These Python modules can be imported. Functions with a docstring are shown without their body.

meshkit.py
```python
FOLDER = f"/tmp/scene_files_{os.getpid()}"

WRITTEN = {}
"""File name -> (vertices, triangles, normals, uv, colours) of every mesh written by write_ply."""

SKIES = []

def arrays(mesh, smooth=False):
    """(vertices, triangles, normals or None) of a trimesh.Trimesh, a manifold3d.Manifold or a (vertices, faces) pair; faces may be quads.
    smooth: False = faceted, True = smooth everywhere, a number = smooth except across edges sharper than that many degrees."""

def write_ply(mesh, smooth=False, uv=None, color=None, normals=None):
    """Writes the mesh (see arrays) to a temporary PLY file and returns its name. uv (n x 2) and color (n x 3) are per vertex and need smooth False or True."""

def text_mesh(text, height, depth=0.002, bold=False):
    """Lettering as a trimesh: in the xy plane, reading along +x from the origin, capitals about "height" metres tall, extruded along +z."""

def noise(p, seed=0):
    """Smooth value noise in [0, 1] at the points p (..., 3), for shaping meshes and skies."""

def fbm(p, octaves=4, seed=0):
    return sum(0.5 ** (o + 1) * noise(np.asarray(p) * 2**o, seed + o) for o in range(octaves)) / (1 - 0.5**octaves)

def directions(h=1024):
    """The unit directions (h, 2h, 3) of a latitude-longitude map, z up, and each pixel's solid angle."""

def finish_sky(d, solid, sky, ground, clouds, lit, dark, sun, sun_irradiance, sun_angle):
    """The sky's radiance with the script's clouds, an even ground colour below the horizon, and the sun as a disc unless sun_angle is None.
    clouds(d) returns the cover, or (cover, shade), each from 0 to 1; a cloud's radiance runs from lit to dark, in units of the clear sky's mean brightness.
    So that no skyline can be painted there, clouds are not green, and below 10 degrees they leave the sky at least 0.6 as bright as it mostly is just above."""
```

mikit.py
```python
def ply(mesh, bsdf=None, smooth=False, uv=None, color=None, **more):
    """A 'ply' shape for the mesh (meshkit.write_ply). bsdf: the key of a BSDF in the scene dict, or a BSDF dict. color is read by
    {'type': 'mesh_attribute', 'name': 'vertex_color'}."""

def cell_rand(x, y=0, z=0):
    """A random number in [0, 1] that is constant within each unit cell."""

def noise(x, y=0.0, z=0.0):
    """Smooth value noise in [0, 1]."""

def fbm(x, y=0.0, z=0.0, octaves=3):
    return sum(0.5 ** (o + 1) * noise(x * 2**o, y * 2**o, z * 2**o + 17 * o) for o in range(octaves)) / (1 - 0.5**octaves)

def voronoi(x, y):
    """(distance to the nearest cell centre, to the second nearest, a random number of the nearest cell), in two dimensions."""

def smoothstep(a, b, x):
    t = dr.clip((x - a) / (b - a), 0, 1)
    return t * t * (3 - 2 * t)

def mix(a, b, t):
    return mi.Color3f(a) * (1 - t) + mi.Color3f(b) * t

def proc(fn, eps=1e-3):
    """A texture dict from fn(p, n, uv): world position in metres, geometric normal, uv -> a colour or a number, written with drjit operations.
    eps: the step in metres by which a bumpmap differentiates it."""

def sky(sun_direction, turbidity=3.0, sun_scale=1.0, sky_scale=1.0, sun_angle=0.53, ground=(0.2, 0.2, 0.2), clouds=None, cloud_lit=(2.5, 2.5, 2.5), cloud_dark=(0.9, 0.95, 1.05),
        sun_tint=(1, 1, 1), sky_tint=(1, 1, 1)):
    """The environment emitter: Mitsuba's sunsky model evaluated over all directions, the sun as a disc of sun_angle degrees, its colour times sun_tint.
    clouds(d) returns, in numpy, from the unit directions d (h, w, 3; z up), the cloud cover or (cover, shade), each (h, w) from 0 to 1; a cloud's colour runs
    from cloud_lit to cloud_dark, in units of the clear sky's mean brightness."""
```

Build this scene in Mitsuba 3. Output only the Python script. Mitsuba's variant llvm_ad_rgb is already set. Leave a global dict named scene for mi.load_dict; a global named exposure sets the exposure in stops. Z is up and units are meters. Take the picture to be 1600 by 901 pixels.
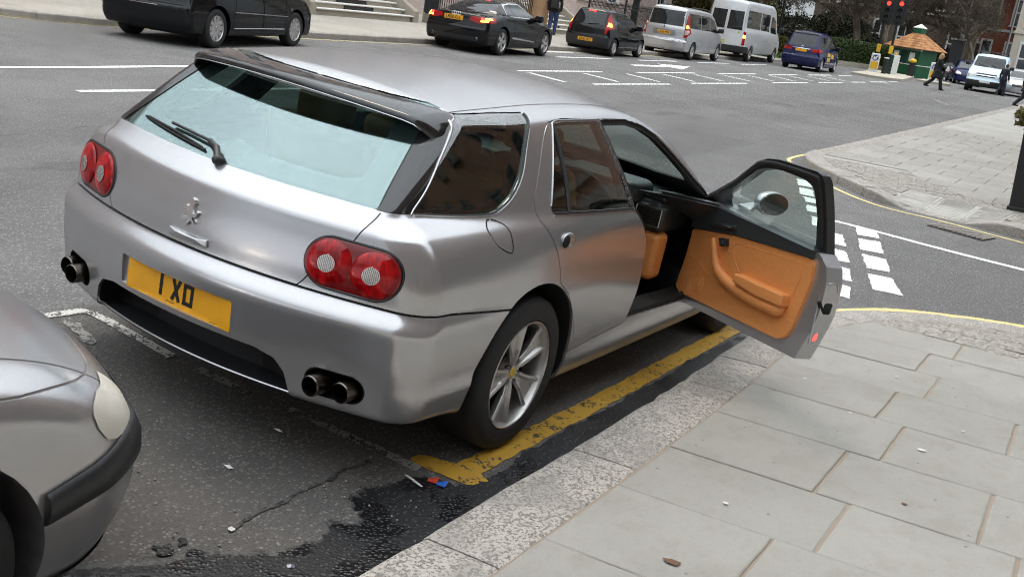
import math, random
import numpy as np, trimesh, mitsuba as mi, drjit as dr, mikit, meshkit
import manifold3d as m3
from manifold3d import Manifold, CrossSection
from scipy.interpolate import PchipInterpolator
from scipy.ndimage import gaussian_filter, map_coordinates
from shapely.geometry import Polygon, LineString
T = mi.ScalarTransform4f
PI = math.pi
scene, labels = {}, {}

# ---------------------------------------------------------------- camera, sky, exposure
exposure = 2.32
CAM_R = np.array([0.852, 0.505, 0.141]); CAM_U = np.array([-0.258, 0.170, 0.951]); CAM_F = np.array([-0.456, 0.847, -0.275])
CAM_O = np.array([2.726, -3.471, 1.743])
scene['camera'] = {'type': 'perspective', 'fov': 2 * math.degrees(math.atan(800 / 1621.341)), 'fov_axis': 'x', 'near_clip': 0.05, 'far_clip': 3000.0,
                   'to_world': T().look_at(origin=CAM_O.tolist(), target=(CAM_O + CAM_F).tolist(), up=CAM_U.tolist())}


def cloud_cover(d):
    z = np.clip(d[..., 2], 0, 1)
    n = meshkit.fbm(np.stack([d[..., 0] * 2.2, d[..., 1] * 2.2, z * 3.0], -1), 4, 5)
    return 0.97 + 0 * z, np.clip(1.10 - 1.30 * z + 0.45 * (n - 0.5), 0, 1)


scene['sky'] = mikit.sky((-0.35, 0.25, 0.9), turbidity=4, sun_scale=0.12, sun_angle=16, clouds=cloud_cover, cloud_lit=(3.9, 4.15, 4.35), cloud_dark=(0.70, 0.76, 0.80))

# ---------------------------------------------------------------- helpers
W_CAR = np.array([[0.99826, -0.00235, 0.05887], [-0.00235, 0.99920, 0.04001], [-0.05887, -0.04001, 0.99746]])  # the car stands on the road's fall to the gully
_taken = {}


def key_for(name):
    """name, or the next free name_001, name_002 ..."""
    n = _taken.get(name, -1) + 1
    _taken[name] = n
    return name if n == 0 else f'{name}_{n:03d}'


def thing(name, label, category=None, group=None, kind=None):
    k = key_for(name)
    labels[k] = {'label': label}
    if category: labels[k]['category'] = category
    if group: labels[k]['group'] = group
    if kind: labels[k]['kind'] = kind
    return k


def arrays(mesh):
    v, f, _ = meshkit.arrays(mesh)
    return v, f


def put(parent, name, mesh, bsdf, smooth=30, xf=None, label=None, normals=None, **kw):
    """one entry of the scene: parent__name (numbered), or the thing itself when name is None"""
    k = parent if name is None else key_for(parent + '__' + name)
    if isinstance(mesh, list): mesh = cat(*mesh)
    v, f = arrays(mesh)
    if xf is not None:
        xf = np.asarray(xf, float)
        if xf.shape == (3, 3): v = v @ xf.T
        else: v = v @ xf[:3, :3].T + xf[:3, 3]
        if np.linalg.det(xf[:3, :3]) < 0: f = f[:, ::-1]
        if normals is not None: normals = normals @ xf[:3, :3].T
    if normals is not None:
        path = meshkit.write_ply((v, f), False, normals=normals)
        scene[k] = {'type': 'ply', 'filename': path, 'face_normals': False, 'bsdf': {'type': 'ref', 'id': bsdf}}
    else:
        scene[k] = mikit.ply(trimesh.Trimesh(v, f, process=False), bsdf, smooth=smooth, **kw)
    if label: labels[k] = {'label': label}
    return k


def solo(name, mesh, bsdf, label, category=None, group=None, kind=None, smooth=30, xf=None):
    k = thing(name, label, category, group, kind)
    put(k, None, mesh, bsdf, smooth, xf)
    return k


def cat(*ms):
    vs, fs, n = [], [], 0
    for m in ms:
        v, f = arrays(m)
        vs.append(v); fs.append(f + n); n += len(v)
    return np.vstack(vs), np.vstack(fs)


def move(m, loc=(0, 0, 0), rz=0.0, s=1.0, R=None):
    v, f = arrays(m)
    v = v * s
    if R is not None: v = v @ np.asarray(R).T
    c, q = math.cos(rz), math.sin(rz)
    return v @ np.array([[c, q, 0], [-q, c, 0], [0, 0, 1]]) + np.asarray(loc, float), f


def rot(axis, deg):
    return trimesh.transformations.rotation_matrix(math.radians(deg), axis)[:3, :3]


def box(x0, x1, y0, y1, z0, z1):
    v = np.array([[x, y, z] for x in (x0, x1) for y in (y0, y1) for z in (z0, z1)], float)
    f = np.array([[0, 1, 3], [0, 3, 2], [4, 6, 7], [4, 7, 5], [0, 4, 5], [0, 5, 1], [2, 3, 7], [2, 7, 6], [0, 2, 6], [0, 6, 4], [1, 5, 7], [1, 7, 3]])
    return v, f


def rbox(x0, x1, y0, y1, z0, z1, r=0.01, n=8):
    r = min(r, (x1 - x0) / 2.001, (y1 - y0) / 2.001, (z1 - z0) / 2.001)
    s = Manifold.sphere(r, n)
    return Manifold.batch_hull([s.translate((x, y, z)) for x in (x0 + r, x1 - r) for y in (y0 + r, y1 - r) for z in (z0 + r, z1 - r)])


def hull(pts, r=0.01, n=8):
    s = Manifold.sphere(r, n)
    return Manifold.batch_hull([s.translate(tuple(map(float, p))) for p in pts])


def man(mesh):
    v, f = arrays(mesh)
    return Manifold(m3.Mesh(np.asarray(v, np.float32), np.asarray(f, np.uint32)))


def tube(pts, r, n=8, cap=True):
    p = np.asarray(pts, float)
    r = np.broadcast_to(r, (len(p),))
    t = np.gradient(p, axis=0) if len(p) > 2 else np.repeat(p[1:] - p[:1], 2, 0)
    t /= np.linalg.norm(t, axis=1, keepdims=True) + 1e-12
    a = np.cross(t[0], [0, 0, 1] if abs(t[0][2]) < 0.9 else [1, 0, 0]); a /= np.linalg.norm(a)
    A = []
    for k in range(len(p)):
        a = a - t[k] * (a @ t[k]); a /= np.linalg.norm(a); A.append(a)
    A = np.array(A); B = np.cross(t, A)
    g = np.arange(n) * 2 * PI / n
    v = (p[:, None] + r[:, None, None] * (np.cos(g)[None, :, None] * A[:, None] + np.sin(g)[None, :, None] * B[:, None])).reshape(-1, 3)
    i, j = np.meshgrid(np.arange(len(p) - 1), np.arange(n), indexing='ij')
    q = np.stack([i * n + j, i * n + (j + 1) % n, (i + 1) * n + (j + 1) % n, (i + 1) * n + j], -1).reshape(-1, 4)
    f = np.vstack([q[:, [0, 1, 2]], q[:, [0, 2, 3]]])
    if cap:
        e = len(p) - 1
        v = np.vstack([v, p[0], p[-1]]); c0, c1 = len(v) - 2, len(v) - 1
        j = np.arange(n)
        f = np.vstack([f, np.stack([j * 0 + c0, (j + 1) % n, j], 1), np.stack([j * 0 + c1, e * n + j, e * n + (j + 1) % n], 1)])
    return v, f


def lathe(prof, n=32, axis='z'):
    """prof: (radius, height) points turned about the axis; open profile"""
    p = np.asarray(prof, float); g = np.arange(n) * 2 * PI / n
    v = np.stack([p[:, None, 0] * np.cos(g), p[:, None, 0] * np.sin(g), np.repeat(p[:, 1:], n, 1)], -1).reshape(-1, 3)
    i, j = np.meshgrid(np.arange(len(p) - 1), np.arange(n), indexing='ij')
    q = np.stack([i * n + j, i * n + (j + 1) % n, (i + 1) * n + (j + 1) % n, (i + 1) * n + j], -1).reshape(-1, 4)
    if axis == 'x': v = v[:, [2, 0, 1]]
    if axis == 'y': v = v[:, [1, 2, 0]]
    return v, np.vstack([q[:, [0, 1, 2]], q[:, [0, 2, 3]]])


def prism(poly, axis, a, b):
    """polygon extruded along an axis: axis x takes (y,z) points, y takes (x,z), z takes (x,y)"""
    P = np.asarray(poly, float)
    if axis == 'y': P = P[:, ::-1]      # (z, x)
    if Polygon(P).area and not Polygon(P).exterior.is_ccw: P = P[::-1]
    m = Manifold.extrude(CrossSection([P.tolist()]), b - a)
    R = {'z': [[1, 0, 0, 0], [0, 1, 0, 0], [0, 0, 1, a]], 'x': [[0, 0, 1, a], [1, 0, 0, 0], [0, 1, 0, 0]], 'y': [[0, 1, 0, 0], [0, 0, 1, a], [1, 0, 0, 0]]}[axis]
    return m.transform(np.array(R, float))


def strip(line, w):
    """a polyline widened to a closed polygon"""
    g = LineString(line).buffer(w / 2, cap_style=2, join_style=2)
    return np.array(g.exterior.coords)[:-1]


def spline(pts, n=8, closed=False):
    p = np.asarray(pts, float)
    if closed: q = np.vstack([p[-1:], p, p[:2]])
    else: q = np.vstack([2 * p[0] - p[1], p, 2 * p[-1] - p[-2]])
    out, t = [], np.arange(n)[:, None] / n
    for k in range(1, len(q) - 2):
        a, b, c, d = q[k - 1], q[k], q[k + 1], q[k + 2]
        out.append(0.5 * (2 * b + (c - a) * t + (2 * a - 5 * b + 4 * c - d) * t ** 2 + (3 * b - a - 3 * c + d) * t ** 3))
    if not closed: out.append(p[-1:])
    return np.vstack(out)


def stadium(c0, c1, r, n=12):
    return np.array(LineString([c0, c1]).buffer(r, quad_segs=n).exterior.coords)[:-1]


def circle(c, r, n=24):
    g = np.arange(n) * 2 * PI / n
    return np.stack([c[0] + r * np.cos(g), c[1] + r * np.sin(g)], 1)


def round_poly(poly, r):
    g = Polygon(poly).buffer(-r, quad_segs=6).buffer(r, quad_segs=6)
    return np.array(g.exterior.coords)[:-1]


def mirror(m):
    if isinstance(m, Manifold): return m.mirror((1, 0, 0))
    v, f = arrays(m)
    return v * [-1, 1, 1], f[:, ::-1]

# ---------------------------------------------------------------- materials
def P(name, col, rough=0.5, metal=0.0, **kw):
    d = {'type': 'principled', 'base_color': col if isinstance(col, dict) else {'type': 'rgb', 'value': list(col)}, 'roughness': rough, 'metallic': metal, **kw}
    scene['m_' + name] = {'type': 'twosided', 'bsdf': d}
    return 'm_' + name


def bump(name, fn, scale, eps=1e-3):
    """wrap the material in a bump map"""
    d = scene['m_' + name]['bsdf']
    scene['m_' + name]['bsdf'] = {'type': 'bumpmap', 'arbitrary': mikit.proc(fn, eps), 'scale': scale, 'bsdf': d}


nz, fb, vor, cr, ss, mixc = mikit.noise, mikit.fbm, mikit.voronoi, mikit.cell_rand, mikit.smoothstep, mikit.mix


def glass(name, tint, ior=1.5):
    scene['m_' + name] = {'type': 'thindielectric', 'int_ior': ior, 'specular_transmittance': {'type': 'rgb', 'value': list(tint)}}
    return 'm_' + name


def silver_col(p, n, uv):
    fl = nz(p.x * 900, p.y * 900, p.z * 900)
    return mixc((0.60, 0.595, 0.61), (0.76, 0.755, 0.77), fl)


P('silver', mikit.proc(silver_col), 0.235, 0.92, clearcoat=1.0, clearcoat_gloss=0.99)
scene['m_silver'] = {'type': 'twosided', 'bsdf': {'type': 'blendbsdf', 'weight': 0.38, 'a': scene['m_silver']['bsdf'], 'b': {'type': 'plastic', 'int_ior': 1.75, 'diffuse_reflectance': {'type': 'rgb', 'value': [.23, .228, .235]}}}}
P('lamp_cloudy', mikit.proc(lambda p, n, uv: mixc((0.46, 0.43, 0.36), (0.62, 0.60, 0.54), fb(p.x * 14, p.y * 14, p.z * 14))), 0.3, 0.0, clearcoat=0.8, clearcoat_gloss=0.9)
P('silver_far', (0.56, 0.56, 0.57), 0.3, 0.75, clearcoat=0.8, clearcoat_gloss=0.95)
P('black_gloss', (0.008, 0.008, 0.009), 0.06, 0.0, specular=0.6, clearcoat=1.0, clearcoat_gloss=0.99)
P('black_paint', (0.004, 0.0045, 0.006), 0.05, 0.0, specular=0.3, clearcoat=0.3, clearcoat_gloss=0.99)
P('blue_paint', (0.006, 0.011, 0.065), 0.12, 0.1, specular=0.4, clearcoat=0.4, clearcoat_gloss=0.97)
P('white_paint', (0.72, 0.74, 0.75), 0.3, 0.0, clearcoat=0.8, clearcoat_gloss=0.95)
P('core', (0.006, 0.006, 0.006), 0.8)
P('rubber', (0.014, 0.014, 0.015), 0.7)
P('trim_black', (0.018, 0.019, 0.021), 0.42)
P('chrome', (0.78, 0.78, 0.79), 0.08, 1.0)
P('steel', (0.45, 0.45, 0.46), 0.25, 1.0)
P('pipe', (0.16, 0.14, 0.12), 0.28, 1.0)
P('wheel_silver', (0.52, 0.51, 0.50), 0.3, 0.75, clearcoat=0.6, clearcoat_gloss=0.9)
P('bolt', (0.25, 0.23, 0.2), 0.35, 1.0)
P('far_glass', (0.008, 0.010, 0.011), 0.03, 0.0, specular=0.6)
P('plate_yellow', (0.78, 0.36, 0.012), 0.35, 0.0, clearcoat=0.5, clearcoat_gloss=0.9)
P('plate_ink', (0.01, 0.01, 0.01), 0.5)
P('plate_white', (0.7, 0.7, 0.68), 0.4)
P('cap_yellow', (0.55, 0.38, 0.03), 0.35)


def tan_col(p, n, uv):
    g = fb(p.x * 60, p.y * 60, p.z * 60)
    return mixc((0.60, 0.225, 0.065), (0.70, 0.275, 0.085), g)


P('leather', mikit.proc(tan_col), 0.5, 0.0, specular=0.4)
bump('leather', lambda p, n, uv: nz(p.x * 420, p.y * 420, p.z * 420), 0.0006)
P('leather_seat', (0.42, 0.24, 0.07), 0.5)
P('dash', (0.030, 0.036, 0.039), 0.4)
P('carpet', (0.012, 0.012, 0.012), 0.9)
glass('glass_side', (0.27, 0.34, 0.32), 1.75)
glass('glass_hatch', (0.50, 0.64, 0.60), 2.25)
scene['m_glass_hatch']['specular_reflectance'] = {'type': 'rgb', 'value': [0.80, 1.0, 1.0]}
glass('glass_door', (0.72, 0.84, 0.80), 1.5)


def lamp_col(p, n, uv):
    r = ss(0.25, 0.75, fb(p.x * 55, p.y * 55, p.z * 22))
    rib = ss(0.35, 0.65, nz(p.x * 260 + p.z * 90))
    return mixc((0.20, 0.001, 0.003), (0.52, 0.006, 0.008), r * (0.55 + 0.45 * rib))


P('lamp_red', mikit.proc(lamp_col), 0.06, 0.0, specular=0.45)
P('lamp_dark', (0.16, 0.002, 0.003), 0.2, 0.0, clearcoat=1.0, clearcoat_gloss=1.0)
P('lamp_clear', (0.55, 0.53, 0.50), 0.25, 0.3, clearcoat=1.0, clearcoat_gloss=0.99)
P('lamp_rib', (0.10, 0.08, 0.08), 0.3)
P('red_far', (0.36, 0.005, 0.006), 0.1, 0.0, specular=0.4)
for nm, c, e in (('lit_red', (0.8, 0.05, 0.03), (.9, .035, .03)), ('lit_amber', (0.9, 0.5, 0.1), (1.5, .55, .06)), ('lit_dim', (0.8, 0.06, 0.05), (.5, .01, .01))):
    P(nm, c, 0.4)
    LIT = globals().setdefault('LIT', {}); LIT['m_' + nm] = e


def glow(key, nm):
    scene[key]['emitter'] = {'type': 'area', 'radiance': {'type': 'rgb', 'value': list(LIT['m_' + nm])}}


P('frit', (0.10, 0.10, 0.105), 0.6)
P('frit', mikit.proc(lambda p, n, uv: mixc((.16, .16, .165), (.02, .02, .02), ss(.28, .34, dr.sqrt(dr.square(p.x / .006 - dr.floor(p.x / .006) - .5) + dr.square(p.z / .004 - dr.floor(p.z / .004) - .5))))), 0.5)
# ---------------------------------------------------------------- car bodies as smooth fields, meshed and cut into panels
def rint(a, b, r):
    u, v = np.maximum(r + a, 0), np.maximum(r + b, 0)
    return np.minimum(-r, np.maximum(a, b)) + np.sqrt(u * u + v * v)


def lut(xs, pts, s=0.0):
    p = np.asarray(pts, float)
    v = PchipInterpolator(p[:, 0], p[:, 1])(np.clip(xs, p[0, 0], p[-1, 0]))
    return gaussian_filter(v, s / (xs[1] - xs[0]), mode='nearest') if s else v


class Body:
    """x across, y forward, z up. W: half width over (y, z); R: rear face over z; F: front face over z; H: top over y; each a table."""

    def __init__(s, zs, stations, R, F, H, K, bottom, cR=0.26, cF=0.3, rc=0.10, rt=0.05, rf=0.12, sm=(0.06, 0.012), sR=0.006, gz=None):
        s.ya, s.za = np.arange(-1.6, 5.6, 0.01), np.arange(0.0, 3.0, 0.005)
        ys = np.array(sorted(stations))
        A = np.array([PchipInterpolator(zs, stations[y])(np.clip(s.za, zs[0], zs[-1])) for y in ys])
        Wt = PchipInterpolator(ys, A, axis=0)(np.clip(s.ya, ys[0], ys[-1]))
        s.Wt = gaussian_filter(Wt, (sm[0] / 0.01, sm[1] / 0.005), mode='nearest')
        gy, gz = np.gradient(s.Wt, 0.01, 0.005)
        s.Wn = np.ascontiguousarray(np.stack([s.Wt, 1 / np.sqrt(1 + gy ** 2 + gz ** 2)], -1))
        s.Rt = lut(s.za, R, sR); s.Rg2 = np.gradient(s.Rt, 0.005) ** 2
        s.Ft = lut(s.za, F, 0.02); s.Fg2 = np.gradient(s.Ft, 0.005) ** 2
        s.Ht = lut(s.ya, H, 0.05); s.Hg2 = np.gradient(s.Ht, 0.01) ** 2
        s.Kt = lut(s.ya, K, 0.08)
        s.Bt = lut(s.ya, bottom, 0.05)
        s.cR, s.cF, s.rc, s.rt, s.rf = cR, cF, rc, rt, rf

    def f(s, P):
        P = np.asarray(P, float); ax, y, z = np.abs(P[..., 0]), P[..., 1], P[..., 2]
        fy, fz = np.clip((y + 1.6) / 0.01, 0, len(s.ya) - 1.001), np.clip(z / 0.005, 0, len(s.za) - 1.001)
        iy, iz = fy.astype(np.int32), fz.astype(np.int32); fy, fz = fy - iy, fz - iz

        def Lz(t): a = t[iz]; return a + (t[iz + 1] - a) * fz

        def Ly(t): a = t[iy]; return a + (t[iy + 1] - a) * fy

        n = s.Wt.shape[1]; k00 = iy * n + iz
        w = s.Wn.reshape(-1, 2)
        c0 = w[k00]; c0 = c0 + (w[k00 + 1] - c0) * fz[..., None]
        c1 = w[k00 + n]; c1 = c1 + (w[k00 + n + 1] - c1) * fz[..., None]
        c0 = c0 + (c1 - c0) * fy[..., None]
        a = (ax - c0[..., 0]) * c0[..., 1]
        q = ax * ax
        b = (Lz(s.Rt) + s.cR * q - y) / np.sqrt(1 + Lz(s.Rg2) + 4 * s.cR ** 2 * q)
        k = Ly(s.Kt)
        h = (z - Ly(s.Ht) + k * q) / np.sqrt(1 + Ly(s.Hg2) + 4 * k * k * q)
        c = (y - Lz(s.Ft) + s.cF * q) / np.sqrt(1 + Lz(s.Fg2) + 4 * s.cF ** 2 * q)
        rc = s.rc(z) if callable(s.rc) else s.rc
        g = rint(a, b, rc)
        g = rint(g, c, s.rf)
        g = rint(g, h, s.rt)
        return rint(g, Ly(s.Bt) - z, 0.03)

    def grad(s, P, e=7e-3):
        g = np.stack([s.f(P + e * np.eye(3)[k]) - s.f(P - e * np.eye(3)[k]) for k in range(3)], -1)
        return g / np.maximum(np.linalg.norm(g, axis=-1, keepdims=True), 1e-9)

    def sample(s, gx, gy, gz):
        s.g = [np.asarray(q, float) for q in (gx, gy, gz)]
        X = np.stack(np.meshgrid(*s.g, indexing='ij'), -1)
        s.V = s.f(X); s.X = X
        return s

    def solid(s, iso=0.0, extra=None, crop=None, step=1, mesh=False):
        """the solid f < iso (and extra < 0) as a Manifold; crop = ((x0, x1), (y0, y1), (z0, z1)) keeps a block of it"""
        sl = tuple(slice(None, None, step) if crop is None else slice(max(np.searchsorted(g, c[0]) - 1, 0), np.searchsorted(g, c[1]) + 1, step) for g, c in zip(s.g, crop or (None,) * 3))
        V = s.V[sl] - iso; g = [q[t] for q, t in zip(s.g, sl)]
        fn = lambda P: s.f(P) - iso
        if extra is not None:
            X = s.X[sl]
            V = np.maximum(V, extra(X)); fn = lambda P: np.maximum(s.f(P) - iso, extra(P))
        for ax in range(3):
            for e in (0, -1):
                t = [slice(None)] * 3; t[ax] = e
                V[tuple(t)] = np.maximum(V[tuple(t)], 1e-3)
        if crop is not None:
            lo, hi = np.array([q[0] for q in g]), np.array([q[-1] for q in g])
            f0 = fn; fn = lambda P: np.maximum(f0(P), np.maximum(lo + 1e-3 - P, P - hi + 1e-3).max(-1))
        m = surface_net(V, g, fn)
        return m if mesh else man(m)

    def side_x(s, y, z):
        y, z = np.broadcast_arrays(np.asarray(y, float), np.asarray(z, float)); lo, hi = np.zeros(y.shape), np.full(y.shape, 1.6)
        for _ in range(22):
            m = (lo + hi) / 2; i = s.f(np.stack([m, y, z], -1)) < 0
            lo, hi = np.where(i, m, lo), np.where(i, hi, m)
        return lo

    def rear_y(s, x, z, sign=1):
        x, z = np.broadcast_arrays(np.asarray(x, float), np.asarray(z, float))
        lo, hi = (np.full(x.shape, -1.5), np.full(x.shape, 0.9)) if sign > 0 else (np.full(x.shape, 5.5), np.full(x.shape, 2.2))
        for _ in range(22):
            m = (lo + hi) / 2; i = s.f(np.stack([x, m, z], -1)) < 0
            lo, hi = np.where(i, lo, m), np.where(i, m, hi)
        return hi

    def top_z(s, x, y):
        x, y = np.broadcast_arrays(np.asarray(x, float), np.asarray(y, float)); lo, hi = np.full(x.shape, 0.5), np.full(x.shape, 2.9)
        for _ in range(22):
            m = (lo + hi) / 2; i = s.f(np.stack([x, y, m], -1)) < 0
            lo, hi = np.where(i, m, lo), np.where(i, hi, m)
        return lo

    def shade(s, mesh, angle=30, eps=0.002):
        """(mesh, normals): the field's own normals on the outer skin, angle-smoothed elsewhere"""
        v, f = arrays(mesh)
        v, f, n = meshkit.arrays(trimesh.Trimesh(v, f, process=False), angle)
        on = np.abs(s.f(v)) < eps
        g = np.zeros_like(n); g[on] = s.grad(v[on])
        ok = on & ((g * n).sum(1) > 0.7)
        n = np.where(ok[:, None], g, n)
        return (v, f), n

    def skin_sheet(s, mesh, off=0.0, eps=0.002):
        """only the outer faces of a cut piece, moved out by off: an open sheet with the field's normals"""
        v, f = arrays(mesh)
        c = v[f].mean(1)
        nf = np.cross(v[f[:, 1]] - v[f[:, 0]], v[f[:, 2]] - v[f[:, 0]]); nf /= np.linalg.norm(nf, axis=1, keepdims=True) + 1e-12
        on = (np.abs(s.f(v))[f].max(1) < eps)
        on &= (nf * s.grad(c)).sum(1) > 0.5
        f = f[on]; u, inv = np.unique(f, return_inverse=True)
        v = v[u]; f = inv.reshape(-1, 3); n = s.grad(v)
        return (v + n * off, f), n


def surface_net(V, g, fn):
    gx, gy, gz = g
    neg = V < 0
    idx = -np.ones(tuple(d - 1 for d in V.shape), int)
    nx, ny, nz = idx.shape
    c = [neg[i:nx + i, j:ny + j, k:nz + k] for i in (0, 1) for j in (0, 1) for k in (0, 1)]
    s = sum(q.astype(np.int8) for q in c)
    cell = np.argwhere((s > 0) & (s < 8))
    idx[tuple(cell.T)] = np.arange(len(cell))
    acc, cnt = np.zeros((len(cell), 3)), np.zeros(len(cell))
    off = np.array([[i, j, k] for i in (0, 1) for j in (0, 1) for k in (0, 1)])
    for a in range(8):
        for b in range(a + 1, 8):
            if abs(off[a] - off[b]).sum() != 1: continue
            pa, pb = cell + off[a], cell + off[b]
            va, vb = V[tuple(pa.T)], V[tuple(pb.T)]
            m = (va < 0) != (vb < 0)
            t = np.where(m, va / np.where(m, va - vb, 1), 0)
            A = np.stack([gx[pa[:, 0]], gy[pa[:, 1]], gz[pa[:, 2]]], 1); B = np.stack([gx[pb[:, 0]], gy[pb[:, 1]], gz[pb[:, 2]]], 1)
            acc += m[:, None] * (A + (B - A) * t[:, None]); cnt += m
    P = acc / cnt[:, None]
    quads = []
    for ax in range(3):
        o = np.eye(3, dtype=int)[ax]
        a = neg[tuple(slice(0, d - o[i]) for i, d in enumerate(neg.shape))]
        b = neg[tuple(slice(o[i], d) for i, d in enumerate(neg.shape))]
        e = np.argwhere(a != b); up = a[tuple(e.T)]
        u, w = np.eye(3, dtype=int)[(ax + 1) % 3], np.eye(3, dtype=int)[(ax + 2) % 3]
        ok = (e[:, (ax + 1) % 3] > 0) & (e[:, (ax + 2) % 3] > 0)
        e, up = e[ok], up[ok]
        q = np.stack([idx[tuple((e - u - w).T)], idx[tuple((e - w).T)], idx[tuple(e.T)], idx[tuple((e - u).T)]], 1)
        quads.append(np.where(up[:, None], q, q[:, ::-1]))
    q = np.vstack(quads)
    h = 2e-3
    for _ in range(3):
        v = fn(P)
        gr = np.stack([fn(P + h * np.eye(3)[k]) - v for k in range(3)], -1) / h
        st = (v / np.maximum((gr ** 2).sum(1), 0.05))[:, None] * gr
        L = np.linalg.norm(st, axis=1, keepdims=True)
        P = P - st * np.minimum(1, 0.012 / np.maximum(L, 1e-9))
    return P, np.vstack([q[:, [0, 1, 2]], q[:, [0, 2, 3]]])


def outer_normals_put(parent, name, B, mesh, bsdf, xf, angle=30, **kw):
    if isinstance(mesh, Manifold) and mesh.num_tri() == 0: raise ValueError('empty ' + name)
    m, n = B.shade(mesh, angle)
    return put(parent, name, m, bsdf, xf=xf, normals=n, **kw)


def sheet_put(parent, name, B, mesh, bsdf, xf, off=0.0, **kw):
    m, n = B.skin_sheet(mesh, off)
    if len(m[1]) == 0: raise ValueError('empty sheet ' + name)
    return put(parent, name, m, bsdf, xf=xf, normals=n, **kw)

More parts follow.
